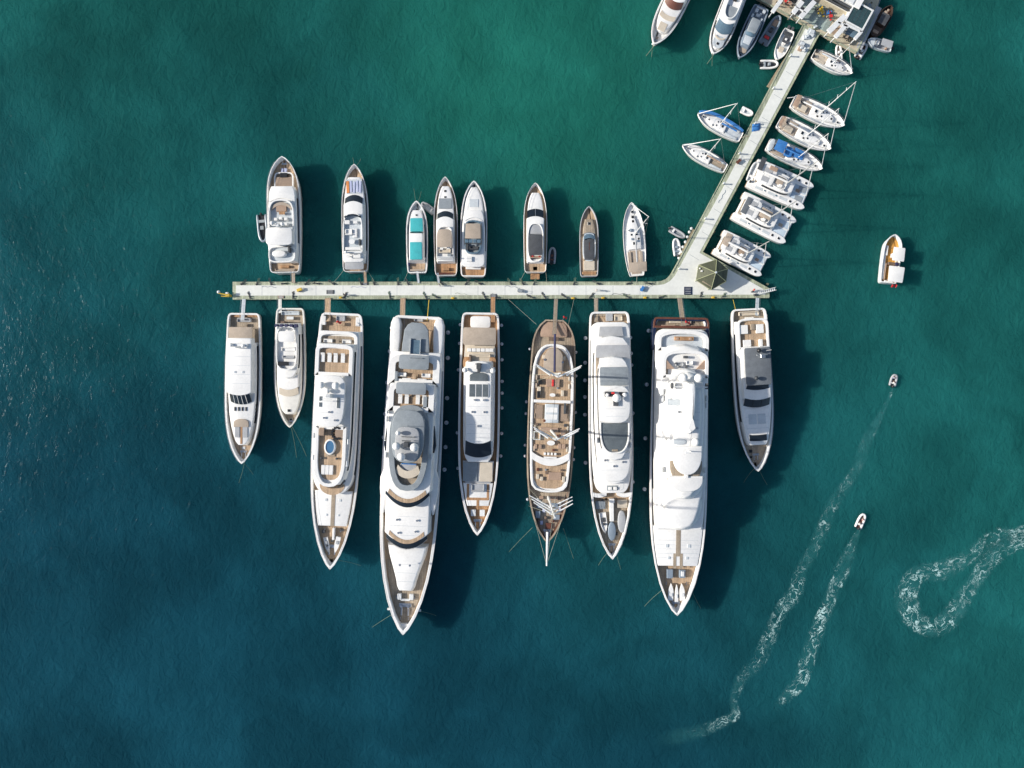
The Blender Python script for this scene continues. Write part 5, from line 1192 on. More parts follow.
def catamaran(stern, bow, w, label, top_h, mast_at=.52, roofm=WHITE, padm=BROWNP, net=NET, cock=BEIGE, boomc=CUSH, lounge=TAN):
    zb = 2.0; b = Boat('sailing_catamaran', label, 'catamaran', stern, bow, zb, 'white sailing catamarans along the slanting pier')
    b.vert = False; b.sx = 1; n = math.dist(stern, bow); hw = w/2; q4 = w*.36; s_ = n
    for q in (-1, 1):
        pr = [(n*.0, w*.105), (n*.08, w*.13), (n*.3, w*.14), (n*.7, w*.135), (n*.88, w*.12), (n*.96, w*.08), (n*.995, w*.025), (n, .2)]; pr = smoothp(pr)
        mm = M(); mm.loft([b.ring(pr, -.5, zr=zb, hs=.6, dx=q*q4), b.ring(pr, .8, zr=zb, hs=.9, dx=q*q4), b.ring(pr, zb-.15, zr=zb, dx=q*q4), b.ring(pr, zb-.02, .1, zr=zb, dx=q*q4), b.ring(pr, zb, .25, zr=zb, dx=q*q4)])
        b.put('hull', mm, WHITE, smooth=True)
        b.slab('stern_step', [(-.5, w*.08), (n*.05, w*.1)], .5, 1.2, TEAKG, .04, dx=q*q4)
    b.slab('bridge_deck', [(n*.025, w*.36), (n*.4, w*.37), (n*.7, w*.36)], .9, zb+.02, WHITE, .1)
    b.boxes('cockpit_floor', [(0, n*.1, w*.5, n*.1, zb+.02, .05)], TEAKG); b.seams(n*.1, n*.3, w*.27, 4.06, 2)
    b.boxes('nonslip_panel', [(q*w*.37, n*v, w*.09, n*.13, zb+.01, .03) for q in (-1, 1) for v in (.2, .42, .62)], PALE)
    b.boxes('roof_panel', [(-w*.12, n*.2, w*.2, n*.14, 4.06, .04), (w*.14, n*.2, w*.16, n*.12, 4.06, .04)], GREYL); b.vents([(w*.2, n*.57), (-w*.2, n*.57)], 3.3)
    b.tier(smoothp([(n*.14, w*.26), (n*.3, w*.28), (n*.5, w*.28), (n*.62, w*.24), (n*.69, w*.15)]), zb, 3.3, roofm, (n*.2, n*.66, .25, .8), taper=.25, bev=.25, name='coachroof')
    b.band('windshield', n*.615, n*.7, w*.2, w*.24, w*.1, 3.32, 2.6, GLASS)
    b.slab('hardtop', oval(n*.05, n*.34, w*.3, 5), 3.9, 4.05, roofm, .05)
    for q in (-1, 1): b.pole('hardtop_post', q*w*.26, n*.07, 2, 3.9, .06, METAL)
    b.coam(oval(n*.34, n*.56, w*.2, 4), 3.3, 3.8, .2, roofm, 'flybridge_coaming', dx=w*.03)
    b.slab('flybridge_seat', oval(n*.36, n*.5, w*.14, 4), 3.3, 3.65, lounge, .05, dx=-w*.04); b.boxes('helm', [(w*.14, n*.47, w*.08, n*.05, 3.3, .9)], CUSH)
    b.slab('trampoline', [(n*.68, w*.25), (n*.8, w*.27), (n*.955, w*.29)], 1.7, 1.76, net, .01)
    mm = M(); mm.tube((-w*.36*kz(2), n*.94*kz(2), 1.75), (w*.36*kz(2), n*.94*kz(2), 1.75), .14); b.put('crossbeam', mm, ALU)
    b.boxes('walkway', [(0, n*.815, w*.06, n*.24, 1.78, .08)], WHITE2); b.boxes('foredeck_pad', [(-w*.05, n*.79, w*.1, n*.07, 1.87, .06)], padm)
    b.hatch([(q*w*.36, n*v, 2.2, 2.2, 2.02) for q in (-1, 1) for v in (.74, .86)], BLACK)
    b.hatch([(q*w*.37, n*v, 1.4, 1.8, 2.02) for q in (-1, 1) for v in (.3, .5)], GLASSB)
    k = kz(zb); my = n*mast_at*k*1.05
    mm = M(); mm.tube((0, my, 3.3), (0, my, top_h), .15, .11, 8); mast = b.put('mast', mm, ALU, smooth=True)
    mr = M()
    for q in (-1, 1): mr.tube((0, my, top_h*.55), (q*1.3, my-.4, top_h*.55), .05)
    b.put('spreader', mr, ALU, mast)
    ms = M()
    for q in (-1, 1): ms.tube((q*w*.44*k, my-1.2, 2), (0, my, top_h*.85), .025, n=3)
    b.put('rigging_wire', ms, METAL, mast)
    mm = M(); mm.tube((0, my-.1, 4.6), (0, n*.12*k, 4.7), .12); bo = b.put('boom', mm, ALU); mm = M(); mm.path([(0, my-.2, 4.9), (0, my-2, 5.05), (0, n*.14*k, 4.85)], .26, 7); b.put('sail_cover', mm, boomc, bo, True)
    mj = M(); mj.tube((0, n*.94*k, 2.2), (0, my+.15, top_h*.88), .13, .08, 7); b.put('furled_jib', mj, CUSH, smooth=True)
    return b, n
b, n = catamaran((752.5, 172.3), (809.3, 197.3), 32, 'large white catamaran with grey dinghy hung at its stern, uppermost of the three catamarans', 21, net=NET)
b.each('net_panel', [(-5.5, n*.85, 7, 8, 1.78, .05), (6, n*.85, 7, 8, 1.78, .05)], GREYC); b.boxes('cockpit_sofa', [(-8, n*.26, 4, 8, 4.08, .3)], BROWNC)
b.slab('solar_panel', [(1, 6.5), (6, 6.5)], 4.3, 4.4, CHARC, .02, dx=-7.5)
r = rib((748.3, 183), (755.8, 163.5), 9.5, 'pale grey dinghy hanging across the stern of the uppermost catamaran', tube=RUBBER, floor=PALE, console=False); r.root.location += W(757, 175, 0)*0 + Vector((0, 0, 1.5))
b, n = catamaran((738.2, 204.8), (791.2, 231.9), 32, 'white catamaran with brown flybridge pad and pale blue trampoline, middle of the three catamarans', 19.5, padm=TAN, lounge=BROWNP)
b.slab('flybridge_cover', [(n*.36, 4.6), (n*.56, 4.2)], 3.8, 4.1, TAN, .08, dx=-1.5); b.slab('solar_panel', [(n*.06, 8.5), (n*.15, 8.5)], 4.1, 4.2, SLATE, .02)
b, n = catamaran((718.6, 241.5), (766.5, 266), 28.5, 'lowest of three white catamarans, with a brown pad on its trampoline, beside the pavilion', 18, padm=BROWNC, lounge=BROWNP)
b.hatch([(8, n*.1, 2, 2, 2.1)], BLACK); b.slab('awning', [(n*.04, 6), (n*.16, 6.5)], 4.2, 4.3, TAN, .04, dx=-3)

# ---- other boats right of the platform
b, P, n = launch((892, 47.8), (867.2, 40.2), 10.5, 'grey-white open fishing boat right of the platform corner', m=PALE, deckm=GREYL, group='boats right of the platform')
b.boxes('awning_frame', [(0, n*.3, 7, 11, 2.3, .06)], GREYL); b.boxes('console', [(0, n*.6, 4, 3, .6, 1)], CUSH); b.boxes('crate', [(-2, n*.2, 2, 2, .6, .5), (2, n*.35, 2, 3, .6, .5)], BROWNC)
for x, v in ((-3, n*.12), (3, n*.12), (-3, n*.5), (3, n*.5)): b.pole('awning_post', x, v, .6, 2.3, .03, METAL)
b = Boat('wooden_boat', 'dark brown wooden boat lying against the right side of the platform', 'boat', (873.5, 35.5), (890.5, 6.5), 1.6, 'boats right of the platform')
n = math.dist((873.5, 35.5), (890.5, 6.5)); P = hp(0, n, 6.6, .75, .45, 2.4, round_stern=.2); DKW = mat('dark_stained_wood', (.035, .02, .014), .5, var=.3); b.hull(P, 1.1, 1.6, DKW, .2, .7, .8, TEAKD)
b.slab('cabin', [(n*.35, 3.6), (n*.65, 3.6)], 1.1, 2.5, DKW, .15); b.slab('roof', [(n*.33, 4.2), (n*.67, 4.2)], 2.5, 2.62, CHARC, .04); b.boxes('seat', [(0, n*.15, 6, 3, 1.15, .4)], BROWNC); b.boxes('deck_gear', [(-1, n*.8, 3, 2, 1.15, .5), (2, n*.74, 2, 3, 1.15, .4), (0, n*.88, 2, 2, 1.2, .5)], TAN); b.pole('mast', 0, n*.7, 1.2, 5, .06, VARN)
b, P, n = launch((872, 9.5), (878.5, -6), 9, 'grey boat at the top right corner of the platform, cut by the top edge', m=GREYH, deckm=GREYC, group='boats right of the platform')
b.boxes('console', [(0, n*.5, 3.4, 3, .6, 1)], GREYL); b.boxes('seat', [(0, n*.2, 6, 3, .6, .5)], CUSH)

# ---- tour boat
b = Boat('tour_boat', 'white tour boat with orange foredeck and two pale awnings, alone on open water', 'boat', (888.5, 283), (894.6, 234.5), 1.9)
P = hp(283, 234.5, 9.2, .92, .5, 3.4); b.hull(P, 1.2, 1.9, WHITE2, .3, .5, .6, ORANGE)
for q in (-1, 1): b.boxes('side_bench', [(q*6.2, 266, 2.2, 28, 1.25, .4)], CUSH if q < 0 else BEIGE)
b.boxes('red_cushion', [(-4, 272, 1.2, 17, 1.3, .35)], BROWNC); b.boxes('console', [(3, 255, 6, 4, 1.25, 1.1)], CUSH)
b.slab('fore_awning', [(260.5, 5.7), (259, 6), (248, 5.8), (247, 5.4)], 3.3, 3.38, CUSH, .03, dx=3.6)
b.slab('aft_awning', [(281.5, 7), (280, 7.4), (267, 7.8), (266, 7.5)], 3.2, 3.28, CUSH, .03, dx=3.6)
for x in (-3, 9.5):
    for v in (280.5, 267.5): b.pole('awning_post', x, v, 1.3, 3.2, .04, METAL)
for x in (-1.5, 8.5):
    for v in (259.5, 248.5): b.pole('awning_post', x, v, 1.3, 3.3, .04, METAL)
b.boxes('table', [(1, 263.5, 7, 3, 1.25, .8)], TEAKD); b.boxes('locker', [(5.5, 263.3, 3, 3.4, 1.25, 1.0)], NAVY); b.boxes('crate', [(-5, 251, 2, 10, 1.25, .5)], CUSH)
b.boxes('rudder_box', [(0, 281.5, 8, 1.6, 1.3, .6)], WHITE); b.flag(0, 283.3, 1.6, RED, 1.6)

# ---- people
def person_mesh(pose):
    """one continuous skinned body; facing +y"""
    if pose == 'sit':
        J = {'pel': (0, 0, .5), 'ch': (0, .04, .86), 'nk': (0, .05, 1.06), 'hd': (0, .08, 1.2), 'ht': (0, .08, 1.32),
             'sl': (-.19, .04, 1.0), 'el': (-.24, .2, .78), 'wl': (-.16, .42, .78), 'fl': (-.13, .5, .78), 'sr': (.19, .04, 1.0), 'er': (.24, .2, .78), 'wr': (.16, .42, .78), 'fr': (.13, .5, .78),
             'hl': (-.1, .05, .48), 'kl': (-.14, .45, .5), 'al': (-.14, .5, .08), 'tl': (-.14, .66, .03), 'hr': (.1, .05, .48), 'kr': (.14, .45, .5), 'ar': (.14, .5, .08), 'tr': (.14, .66, .03)}
    else:
        J = {'pel': (0, 0, .95), 'ch': (0, 0, 1.3), 'nk': (0, 0, 1.5), 'hd': (0, .03, 1.62), 'ht': (0, .03, 1.74),
             'sl': (-.19, 0, 1.43), 'el': (-.26, -.02, 1.15), 'wl': (-.25, .12, .92), 'fl': (-.24, .16, .82), 'sr': (.19, 0, 1.43), 'er': (.26, -.02, 1.15), 'wr': (.25, .14, .94), 'fr': (.24, .2, .84),
             'hl': (-.1, 0, .92), 'kl': (-.12, .12, .5), 'al': (-.12, .08, .08), 'tl': (-.12, .26, .03), 'hr': (.1, 0, .92), 'kr': (.12, .0, .5), 'ar': (.12, -.16, .09), 'tr': (.12, 0, .03)}
    RAD = dict(pel=.15, ch=.16, nk=.06, hd=.1, ht=.07, sl=.075, el=.045, wl=.03, fl=.035, sr=.075, er=.045, wr=.03, fr=.035, hl=.095, kl=.06, al=.04, tl=.035, hr=.095, kr=.06, ar=.04, tr=.035)
    E = [('pel', 'ch'), ('ch', 'nk'), ('nk', 'hd'), ('hd', 'ht'), ('ch', 'sl'), ('sl', 'el'), ('el', 'wl'), ('wl', 'fl'), ('ch', 'sr'), ('sr', 'er'), ('er', 'wr'), ('wr', 'fr'), ('pel', 'hl'), ('hl', 'kl'), ('kl', 'al'), ('al', 'tl'), ('pel', 'hr'), ('hr', 'kr'), ('kr', 'ar'), ('ar', 'tr')]
    ks = list(J)
    me = bpy.data.meshes.new('person_body'); me.from_pydata([J[k] for k in ks], [(ks.index(a), ks.index(c)) for a, c in E], [])
    o = bpy.data.objects.new('person', me); COL.objects.link(o)
    sk = o.modifiers.new('skin', 'SKIN'); o.modifiers.new('sub', 'SUBSURF').render_levels = 1; o.modifiers['sub'].levels = 1
    for i, k in enumerate(ks): me.skin_vertices[0].data[i].radius = (RAD[k], RAD[k]*.85); me.skin_vertices[0].data[i].use_root = (k == 'pel')
    me.materials.append(SKIN)
    hm = M(); h = J['hd']; hm.dome(h[0], h[1]-.02, h[2]+.06, .118, 1.0, n=10); hm.build('hair', HAIR, o, True)
    return o, J
PROTO = {}
def person(pose, loc, rz, label, shirt, trousers=CHARC):
    o, J = person_mesh(pose)
    o.location = loc; o.rotation_euler = (0, 0, rz)
    sh = M(); c, p_ = J['ch'], J['pel']
    def el(cx, cy, z, rx, ry, n=12): return [(cx+rx*math.cos(6.2832*i/n), cy+ry*math.sin(6.2832*i/n), z) for i in range(n)]
    sh.loft([el(p_[0], p_[1], p_[2]-.04, .17, .14), el(c[0], c[1], c[2]-.05, .19, .15), el(c[0], c[1], c[2]+.12, .2, .14), el(J['nk'][0], J['nk'][1], J['nk'][2]-.01, .08, .08)])
    for q in 'lr': sh.tube(J['s'+q], Vector(J['s'+q]).lerp(Vector(J['e'+q]), .75), .095, .07, 8)
    sh.build('shirt', shirt, o, True)
    tr_ = M()
    for q in 'lr': tr_.tube(J['h'+q], Vector(J['h'+q]).lerp(Vector(J['k'+q]), .95), .12, .085, 8)
    tr_.build('shorts', trousers, o, True)
    return tag(o, label, 'person', 'people')
r1 = rib((892.5, 386), (895.5, 374), 7.5, 'small inflatable boat under way with pale wake, upper one of the two at the right', tube=GREYL, floor=CHARC, console=False)
a = math.atan2(*(r1.ey.yx))-math.pi/2
person('sit', r1.world(0, 3.2, .2), r1.rz, 'seated person in white shirt steering the upper inflatable boat', CUSH)
person('sit', r1.world(-.8, 8, .1), r1.rz+.3, 'seated person in lilac shirt near the bow of the upper inflatable boat', LBLUE)
r2 = rib((858.2, 528), (864.3, 513.5), 8, 'white inflatable boat with two people and bright wake, lower of the two under way', tube=WHITE, floor=VARN, console=False)
person('sit', r2.world(-.9, 4.2, .2), r2.rz, 'seated person in white shirt at the stern of the lower inflatable boat', CUSH)
person('sit', r2.world(.7, 9.2, .1), r2.rz+.2, 'seated person in pink top amidships in the lower inflatable boat', mat('pink_fabric', (.75, .42, .40), .8))
# ================================================================== pier
ZP = 1.55
def prism(mm, pts, z0, z1, bev=0.0):
    """picture points at height z1 -> prism"""
    P_ = [W(x, y, z1) for x, y in pts]
    mm.loft([[(p.x, p.y, z0) for p in P_], [(p.x, p.y, z1) for p in P_]]); return mm
fil = [(655, 281.6), (661, 281), (665.5, 279.3), (669, 276.5), (671.5, 273)]
outer = [(232.6, 281.8)]+fil+[(723.6, 180), (804, 23.2), (820.5, 33), (702.8, 252), (769.5, 288.3), (769.5, 298), (232.6, 299.6)]
pier = empty('pier', (0, 0, 0), 0, 'long L-shaped concrete pier with green-stained edge boards', 'pier')
mm = M(); prism(mm, outer, .75, ZP); mm.build('edge_boards', GREENB, pier)
inner = [(236, 285.3), (656, 285.3), (664, 284.3), (670, 281), (675, 275.5), (727, 180.5), (805.5, 28.5), (816.3, 35), (699.5, 252.8), (763, 288.8), (765.5, 292), (765.5, 294.6), (236, 295.6)]
mm = M(); prism(mm, inner, ZP-.1, ZP+.05); mm.build('walkway_slab', CONC, pier)
kerb = M()
def strip(mm, a, c, w, z0, z1):
    a, c = W(*a, z1), W(*c, z1); d = (c-a).normalized(); s_ = Vector((-d.y, d.x, 0))*w/2
    mm.loft([[(p+q).xy.to_3d()+Vector((0, 0, z)) for p, q in ((a, -s_), (c, -s_), (c, s_), (a, s_))] for z in (z0, z1)])
for a, c in (((233, 282.4), (655, 282.2)), ((233, 299), (769, 297.4)), ((672.4, 273), (803.6, 24)), ((703, 251), (819.5, 33.6)), ((703.5, 252.8), (769, 288.6))):
    strip(kerb, a, c, .22, ZP, ZP+.14)
kerb.build('kerb', GREENB, pier)
jt = M()
for x in range(262, 660, 27): strip(jt, (x, 285.6), (x, 295.3), .07, ZP+.05, ZP+.055)
for t in [i/11 for i in range(1, 11)]:
    x, y = 672+t*132, 275-t*252; strip(jt, (x+6, y+2.5), (x+15, y+8), .07, ZP+.05, ZP+.055)
jt.build('expansion_joint', GREYC, pier)
def pile_at(px, py):
    p = W(px, py, 1.0); mm = M(); mm.cyl(p.x, p.y, -3, .3, 3.8, 10); mm.build('pile', PILE, pier)
for x in range(240, 770, 24):
    pile_at(x, 284); pile_at(x, 297)
for i in range(12):
    t = (i+.5)/12; x, y = 672+t*132, 275-t*252; pile_at(x+2, y+2); pile_at(x+15, y+9)
mm = M(); prism(mm, [(797.5, 37.5), (803, 40.5), (772.5, 88.8), (767, 86)], .5, .9); tag(mm.build('side_platform', WOODP), 'low bleached wooden landing along the left of the slanting pier near the top', 'landing')
mm = M(); prism(mm, [(693, 229), (696.5, 231.5), (682, 259), (678.5, 257)], .4, .8); tag(mm.build('side_platform', WOODP), 'short low wooden landing beside the two dinghies', 'landing')
for i, (x, y) in enumerate([(691.5, 228.5), (689.5, 232), (687.5, 237), (685.5, 242), (683, 247), (681.5, 252), (679, 258)]):
    p = W(x, y, .6); mm = M(); mm.dome(0, 0, 0, .4, .8); o = mm.build('bumper', RUBBER, None, True); o.location = p
    tag(o, f'white rubber bumper on the short landing beside the two dinghies, {ORD[i]} from the top', 'bumper', 'white bumpers on the short landing')
# service pedestals (cast the short shadows)
def pedestal(px, py, label, hh=.95):
    p = W(px, py, ZP+.05); r = empty('service_pedestal', p, 0, label, 'pedestal', 'service pedestals along the slanting pier')
    mm = M(); mm.box(0, 0, 0, .3, .3, hh, .04); mm.build('body', WHITE2, r); mm = M(); mm.box(0, 0, hh, .4, .4, .2, .05); mm.build('lamp_head', PALE, r)
for i, t in enumerate([.02, .22, .36, .48, .6, .74, .87]):
    x, y = 674.5+t*131, 273-t*250; pedestal(x+1.4, y+1, f'short service pedestal on the slanting pier, {ORD[i]} counting from the pavilion end')
# bollards with rope heaps along both edges of the long pier
rnd = random.Random(3)
def bollard(px, py, label, m=GREYD, rope=True):
    p = W(px, py, ZP+.05); r = empty('bollard', p, rnd.uniform(0, 3), label, 'bollard', 'bollards on the pier edges')
    mm = M(); mm.cyl(-.25, 0, 0, .13, .45, 8, .16); mm.cyl(.25, 0, 0, .13, .45, 8, .16); mm.box(0, 0, -.02, .9, .4, .06, .02); mm.build('post', m, r)
    if rope:
        mr = M(); pts = []
        for i in range(26): a = i*.62; q = .35+.18*math.sin(i*1.7); pts.append((.5+i*.035+q*math.cos(a)*.8, q*math.sin(a)*.55, .06+.02*(i % 3)))
        mr.path(pts, .05, 4); mr.build('rope_coil', GREYD if rnd.random() < .6 else CHAIN, r)
bx = [242, 257, 271, 283, 306, 318, 333, 361, 374, 398, 408, 442, 466, 480, 511, 523, 534, 574, 598, 628, 650]
for i, x in enumerate(bx): bollard(x, 283.6, f'{ORD[i]} roped bollard from the left on the upper edge of the long pier')
bx2 = [250, 293, 344, 390, 426, 437, 485, 497, 532, 545, 566, 590, 628, 660, 700, 722]
for i, x in enumerate(bx2): bollard(x, 297.4, f'{ORD[i]} roped bollard from the left on the lower edge of the long pier')
for i, (x, y) in enumerate(((341, 297.7), (573, 298.2), (453, 298.2), (603, 298), (645, 297.7), (713, 297.5))):
    p = W(x, y, ZP); mm = M(); mm.box(0, 0, 0, .8, .45, .35, .05); mm.cyl(0, 0, .35, .12, .25, 8); o = mm.build('mooring_cleat', YELLOW); o.location = p
    tag(o, f'yellow mooring cleat at the lower edge of the long pier, {ORD2[i]}', 'cleat', 'yellow mooring cleats')
for i, (x, y, w_, l_, lab) in enumerate(((330.3, 292, 7.5, 4, 'dark flat board at the gangway head of the yacht with the oval pool'), (365, 283.8, 5.5, 2.6, 'dark board at the gangway of the yacht with towels'),
        (688, 290.8, 8, 8, 'square dark blue mat with faint lines on the pier at the superyacht gangway'), (493.5, 295.5, 6, 3, 'dark board at the gangway of the slender yacht with the glass roof'), (281, 297, 6, 2.6, 'brown doormat at the gangway of the small cream boat'))):
    p = W(x, y, ZP+.05); k = kz(ZP); r = empty('gangway_mat', p, 0, lab, 'mat', 'boards and mats at gangways')
    mm = M(); mm.box(0, 0, 0, w_*k, l_*k, .12, .03); mm.build('mat', BROWNP if i == 4 else NAVYH if i == 2 else CHARC, r)
    mm = M()
    for j in range(3 if l_ < 5 else 4): mm.box(0, (-.32+.64*j/(2 if l_ < 5 else 3))*l_*k, .125, w_*k*.7, .12, .012, .003)
    mm.build('stripe', GREYL, r)
for i, (x0, y0, x1, y1, m_, lab) in enumerate(((262, 287, 276, 286.6, GREYH, 'grey hose lying on the long pier near its left end'), (351, 287.5, 366, 286.5, LBLUE, 'pale blue hose curled on the long pier above the yacht with the oval pool'), (455, 293.6, 470, 294.6, GREENB, 'green hose along the lower side of the long pier left of the glass-roofed yacht gangway'),
        (505, 286.4, 520, 287.4, GREYH, 'grey hose at the upper side of the long pier near the black bimini yacht'), (612, 294.5, 630, 293.5, CHARC, 'dark cable on the long pier right of the yacht with three awnings'), (725, 190, 719, 203, GREYH, 'grey hose along the slanting pier beside the middle catamaran'))):
    p, q = W(x0, y0, ZP+.1), W(x1, y1, ZP+.1); d = q-p; s2 = Vector((-d.y, d.x, 0)).normalized()
    mm = M(); mm.path([d*(j/24)+s2*(.14*math.sin(j*.5)+.12*math.sin(j*.23)) for j in range(25)], .045, 5); o = mm.build('hose', m_, None, True); o.location = p; tag(o, lab, 'hose')
for i, (x, y, a, m_, lab) in enumerate(((300, 290, 20, YELLOW, 'yellow hand cart on the long pier between the two leftmost gangways'), (520, 291, -15, GREYC, 'grey hand cart on the long pier left of the sailing ship gangway'), (642, 289, 60, BLUE, 'blue hand cart on the long pier near its elbow'), (738, 162, 40, VARN, 'brown hand cart on the slanting pier beside the blue-covered yacht'))):
    r = empty('hand_cart', W(x, y, ZP+.05), R(a), lab, 'cart')
    mm = M(); mm.box(0, 0, .3, 1.3, .7, .4, .05); mm.build('tray', m_, r)
    mm = M(); mm.tube((.6, -.25, .5), (1.2, -.25, .95), .03); mm.tube((.6, .25, .5), (1.2, .25, .95), .03); mm.tube((1.2, -.25, .95), (1.2, .25, .95), .03); mm.build('handle', METAL, r)
    for q in (-1, 1): mm = M(); mm.tube((-.2, q*.42, .22), (-.2, q*.36, .22), .22, n=12); mm.build('wheel', BLACK, r)
# blue tarpaulin
p = W(756, 127.3, ZP+.05); mm = M(); n = 7; V = []; F = []
for i in range(n):
    for j in range(n):
        u, v = (i/(n-1)-.5)*2, (j/(n-1)-.5)*2
        V.append((u*1.0+.1*v, v*.95+.15*u, .02+.55*max(0, 1-abs(u)**3)*max(0, 1-abs(v)**3)*(.75+.35*noise.noise(Vector((i*.9, j*.9, 0))))))
for i in range(n-1):
    for j in range(n-1): F.append((i*n+j, (i+1)*n+j, (i+1)*n+j+1, i*n+j+1))
mm.add(V, F); o = mm.build('tarpaulin', BLUE, None, True); o.location = p; tag(o, 'bright blue tarpaulin over a pile on the slanting pier', 'tarpaulin')
# yellow crane arm at the left end
r = empty('davit_crane', W(231, 296, 1.0), 0, 'yellow and white davit sticking out of the left end of the long pier', 'crane')
mm = M(); mm.cyl(0, 0, 0, .3, 1.2, 10); mm.box(-.2, .1, 1.2, .9, .7, .5, .08); mm.build('base', YELLOW, r)
mm = M(); mm.tube((0, 0, 1.5), (-2.4, .5, 1.9), .22, .14, 8); mm.tube((0, -.3, 1.2), (-1.9, -.2, 1.3), .12); mm.build('arm', YELLOW, r); mm = M(); mm.dome(-2.3, .75, 1.8, .4); mm.box(-.3, .5, 1.5, .6, .4, .4); mm.build('lamp', CUSH, r, True)
# white lattice at the right end
r = empty('lattice_gangway', W(765, 291.5, ZP), R(14), 'folded white lattice gangway at the right tip of the long pier', 'gangway')
mm = M()
for q in (-.35, .35): mm.tube((-1.6, q, .15), (2.2, q, .5), .06); mm.tube((-1.6, q, .75), (2.2, q, 1.1), .05)
for i in range(9):
    x = -1.6+i*.475
    for q in (-.35, .35): mm.tube((x, q, .15+.09*(i*.475)), (x+.24, q, .75+.09*i*.475), .035)
    mm.box(x, 0, .14+.09*i*.475, .3, .7, .05, .01)
mm.build('truss', SPAR, r); mm = M(); mm.box(-2.6, -.2, 0, .8, .5, .5); mm.box(-3.2, .7, 0, .5, .3, .9); mm.build('hinge_block', GREYD, r)
person('stand', W(752.5, 290.4, ZP+.05), 1.2, 'standing person in red shirt near the right tip of the pier', RED)
person('stand', W(596, 290.5, ZP+.05), -.8, 'standing person in white shirt on the pier above the yacht with grey awnings', CUSH)
person('stand', W(345, 295, ZP+.05), 2.0, 'standing person in dark shirt on the long pier near the yacht with the oval pool', CHARC)
person('stand', W(440, 285.5, ZP+.05), 2.6, 'standing person in pale blue shirt behind the yacht with the tan flybridge cover', LBLUE)
# hexagonal pavilion
hexp = [(698.6, 265), (716.5, 259.7), (727.8, 269), (726, 281.5), (711, 290), (696, 280)]
ZE, ZA = 4.4, 6.9
E = [W(x, y, ZE) for x, y in hexp]; ctr = sum(E, Vector())/6
pv = empty('pavilion', (ctr.x, ctr.y, ZP+.05), 0, 'hexagonal pavilion with olive pyramid roof at the elbow of the pier', 'pavilion')
ap = Vector((0, 0, ZA-ZP))
E2 = [Vector((p.x-ctr.x, p.y-ctr.y, ZE-ZP)) for p in E]
for i in range(6):
    a, c = E2[i], E2[(i+1) % 6]; mm = M(); dn = Vector((0, 0, -.12))
    mm.add([a, c, ap, a+dn, c+dn, ap+dn], [(0, 1, 2), (3, 5, 4), (0, 3, 4, 1), (1, 4, 5, 2), (2, 5, 3, 0)]); rp = mm.build('roof_panel', ROOFG, pv)
mm = M()
for a in E2: mm.tube(ap+Vector((0, 0, .05)), a+Vector((0, 0, .05)), .09)
for i in range(6): mm.tube(E2[i], E2[(i+1) % 6], .07)
mm.build('roof_ridge', mat('pale_olive_ridge', (.28, .30, .17), .7), pv)
mm = M(); mm.cyl(0, 0, ap.z, .25, .35, 8); mm.build('finial', PALE, pv)
for a in E2:
    mm = M(); q = a*.86; mm.cyl(q.x, q.y, 0, .13, ZE-ZP-.05, 8); mm.build('post', GREENB, pv)
mm = M()
for a, c in zip(E2, E2[1:]+E2[:1]):
    if a is E2[3]: continue
    m_, n_ = a*.8, c*.8; m_.z = n_.z = .45; mm.tube(m_, n_, .16)
mm.build('bench', WOODP, pv)
mm = M(); q = E2[4].lerp(E2[5], .4); mm.box(q.x+.5, q.y+.6, ZE-ZP+.35, 2.6, .7, .12, .04, R(-28)); o = mm.build('roof_board', WOODP, pv); 
mm = M(); mm.box(q.x+1.1, q.y+1.1, ZE-ZP+.65, 2.0, .18, .1, .03, R(-35)); mm.box(-2.9, .6, ZE-ZP+.75, .5, .35, .3); mm.box(-3.3, 1.3, ZE-ZP+.5, .3, .3, .3); mm.build('roof_fitting', CUSH, pv)

# ================================================================== platform with restaurant at the top
plat = empty('platform', (0, 0, 0), 0, 'wide sandy platform at the top end of the slanting pier', 'platform')
po = [(757.5, -2), (748, -24), (868, -24), (880, -2), (875.5, 13), (857, 52.3), (820.5, 33), (805.5, 24.2)]
mm = M(); prism(mm, po, .7, 1.7); mm.build('platform_slab', SAND, plat)
# edging and piles
mm = M()
for a, c in (((757.5, -2), (805.5, 24.2)), ((820.5, 33), (856.5, 52)), ((857, 52), (875, 13.5))): strip(mm, a, c, .3, 1.7, 1.9)
mm.build('kerb', GREENB, plat)
for x, y in ((762, 2), (775, 9), (790, 17), (830, 38), (845, 46), (856, 49), (865, 31), (873, 14)):
    p = W(x, y, 1); mm = M(); mm.cyl(p.x, p.y, -3, .3, 3.7, 10); mm.build('pile', PILE, plat)
UV = (Vector((math.cos(R(-28.5)), math.sin(R(-28.5)), 0)), Vector((math.sin(R(28.5)), math.cos(R(28.5)), 0)))
ZR = R(-28.5)
def pergola(px, py, nl, nw, label, beams, hh=3.0, m=WHITE2):
    r = empty('pergola', W(px, py, 1.7), ZR, label, 'pergola', 'white framed shelters on the platform')
    for bx_, by_, lx, ly in beams:
        mm = M(); mm.box(bx_, by_, hh, lx, ly, .35, .04); mm.build('beam', m, r)
    for sx in (-1, 1):
        for sy in (-1, 1):
            mm = M(); mm.box(sx*nl/2, sy*nw/2, 0, .25, .25, hh, .03); mm.build('post', m, r)
    return r
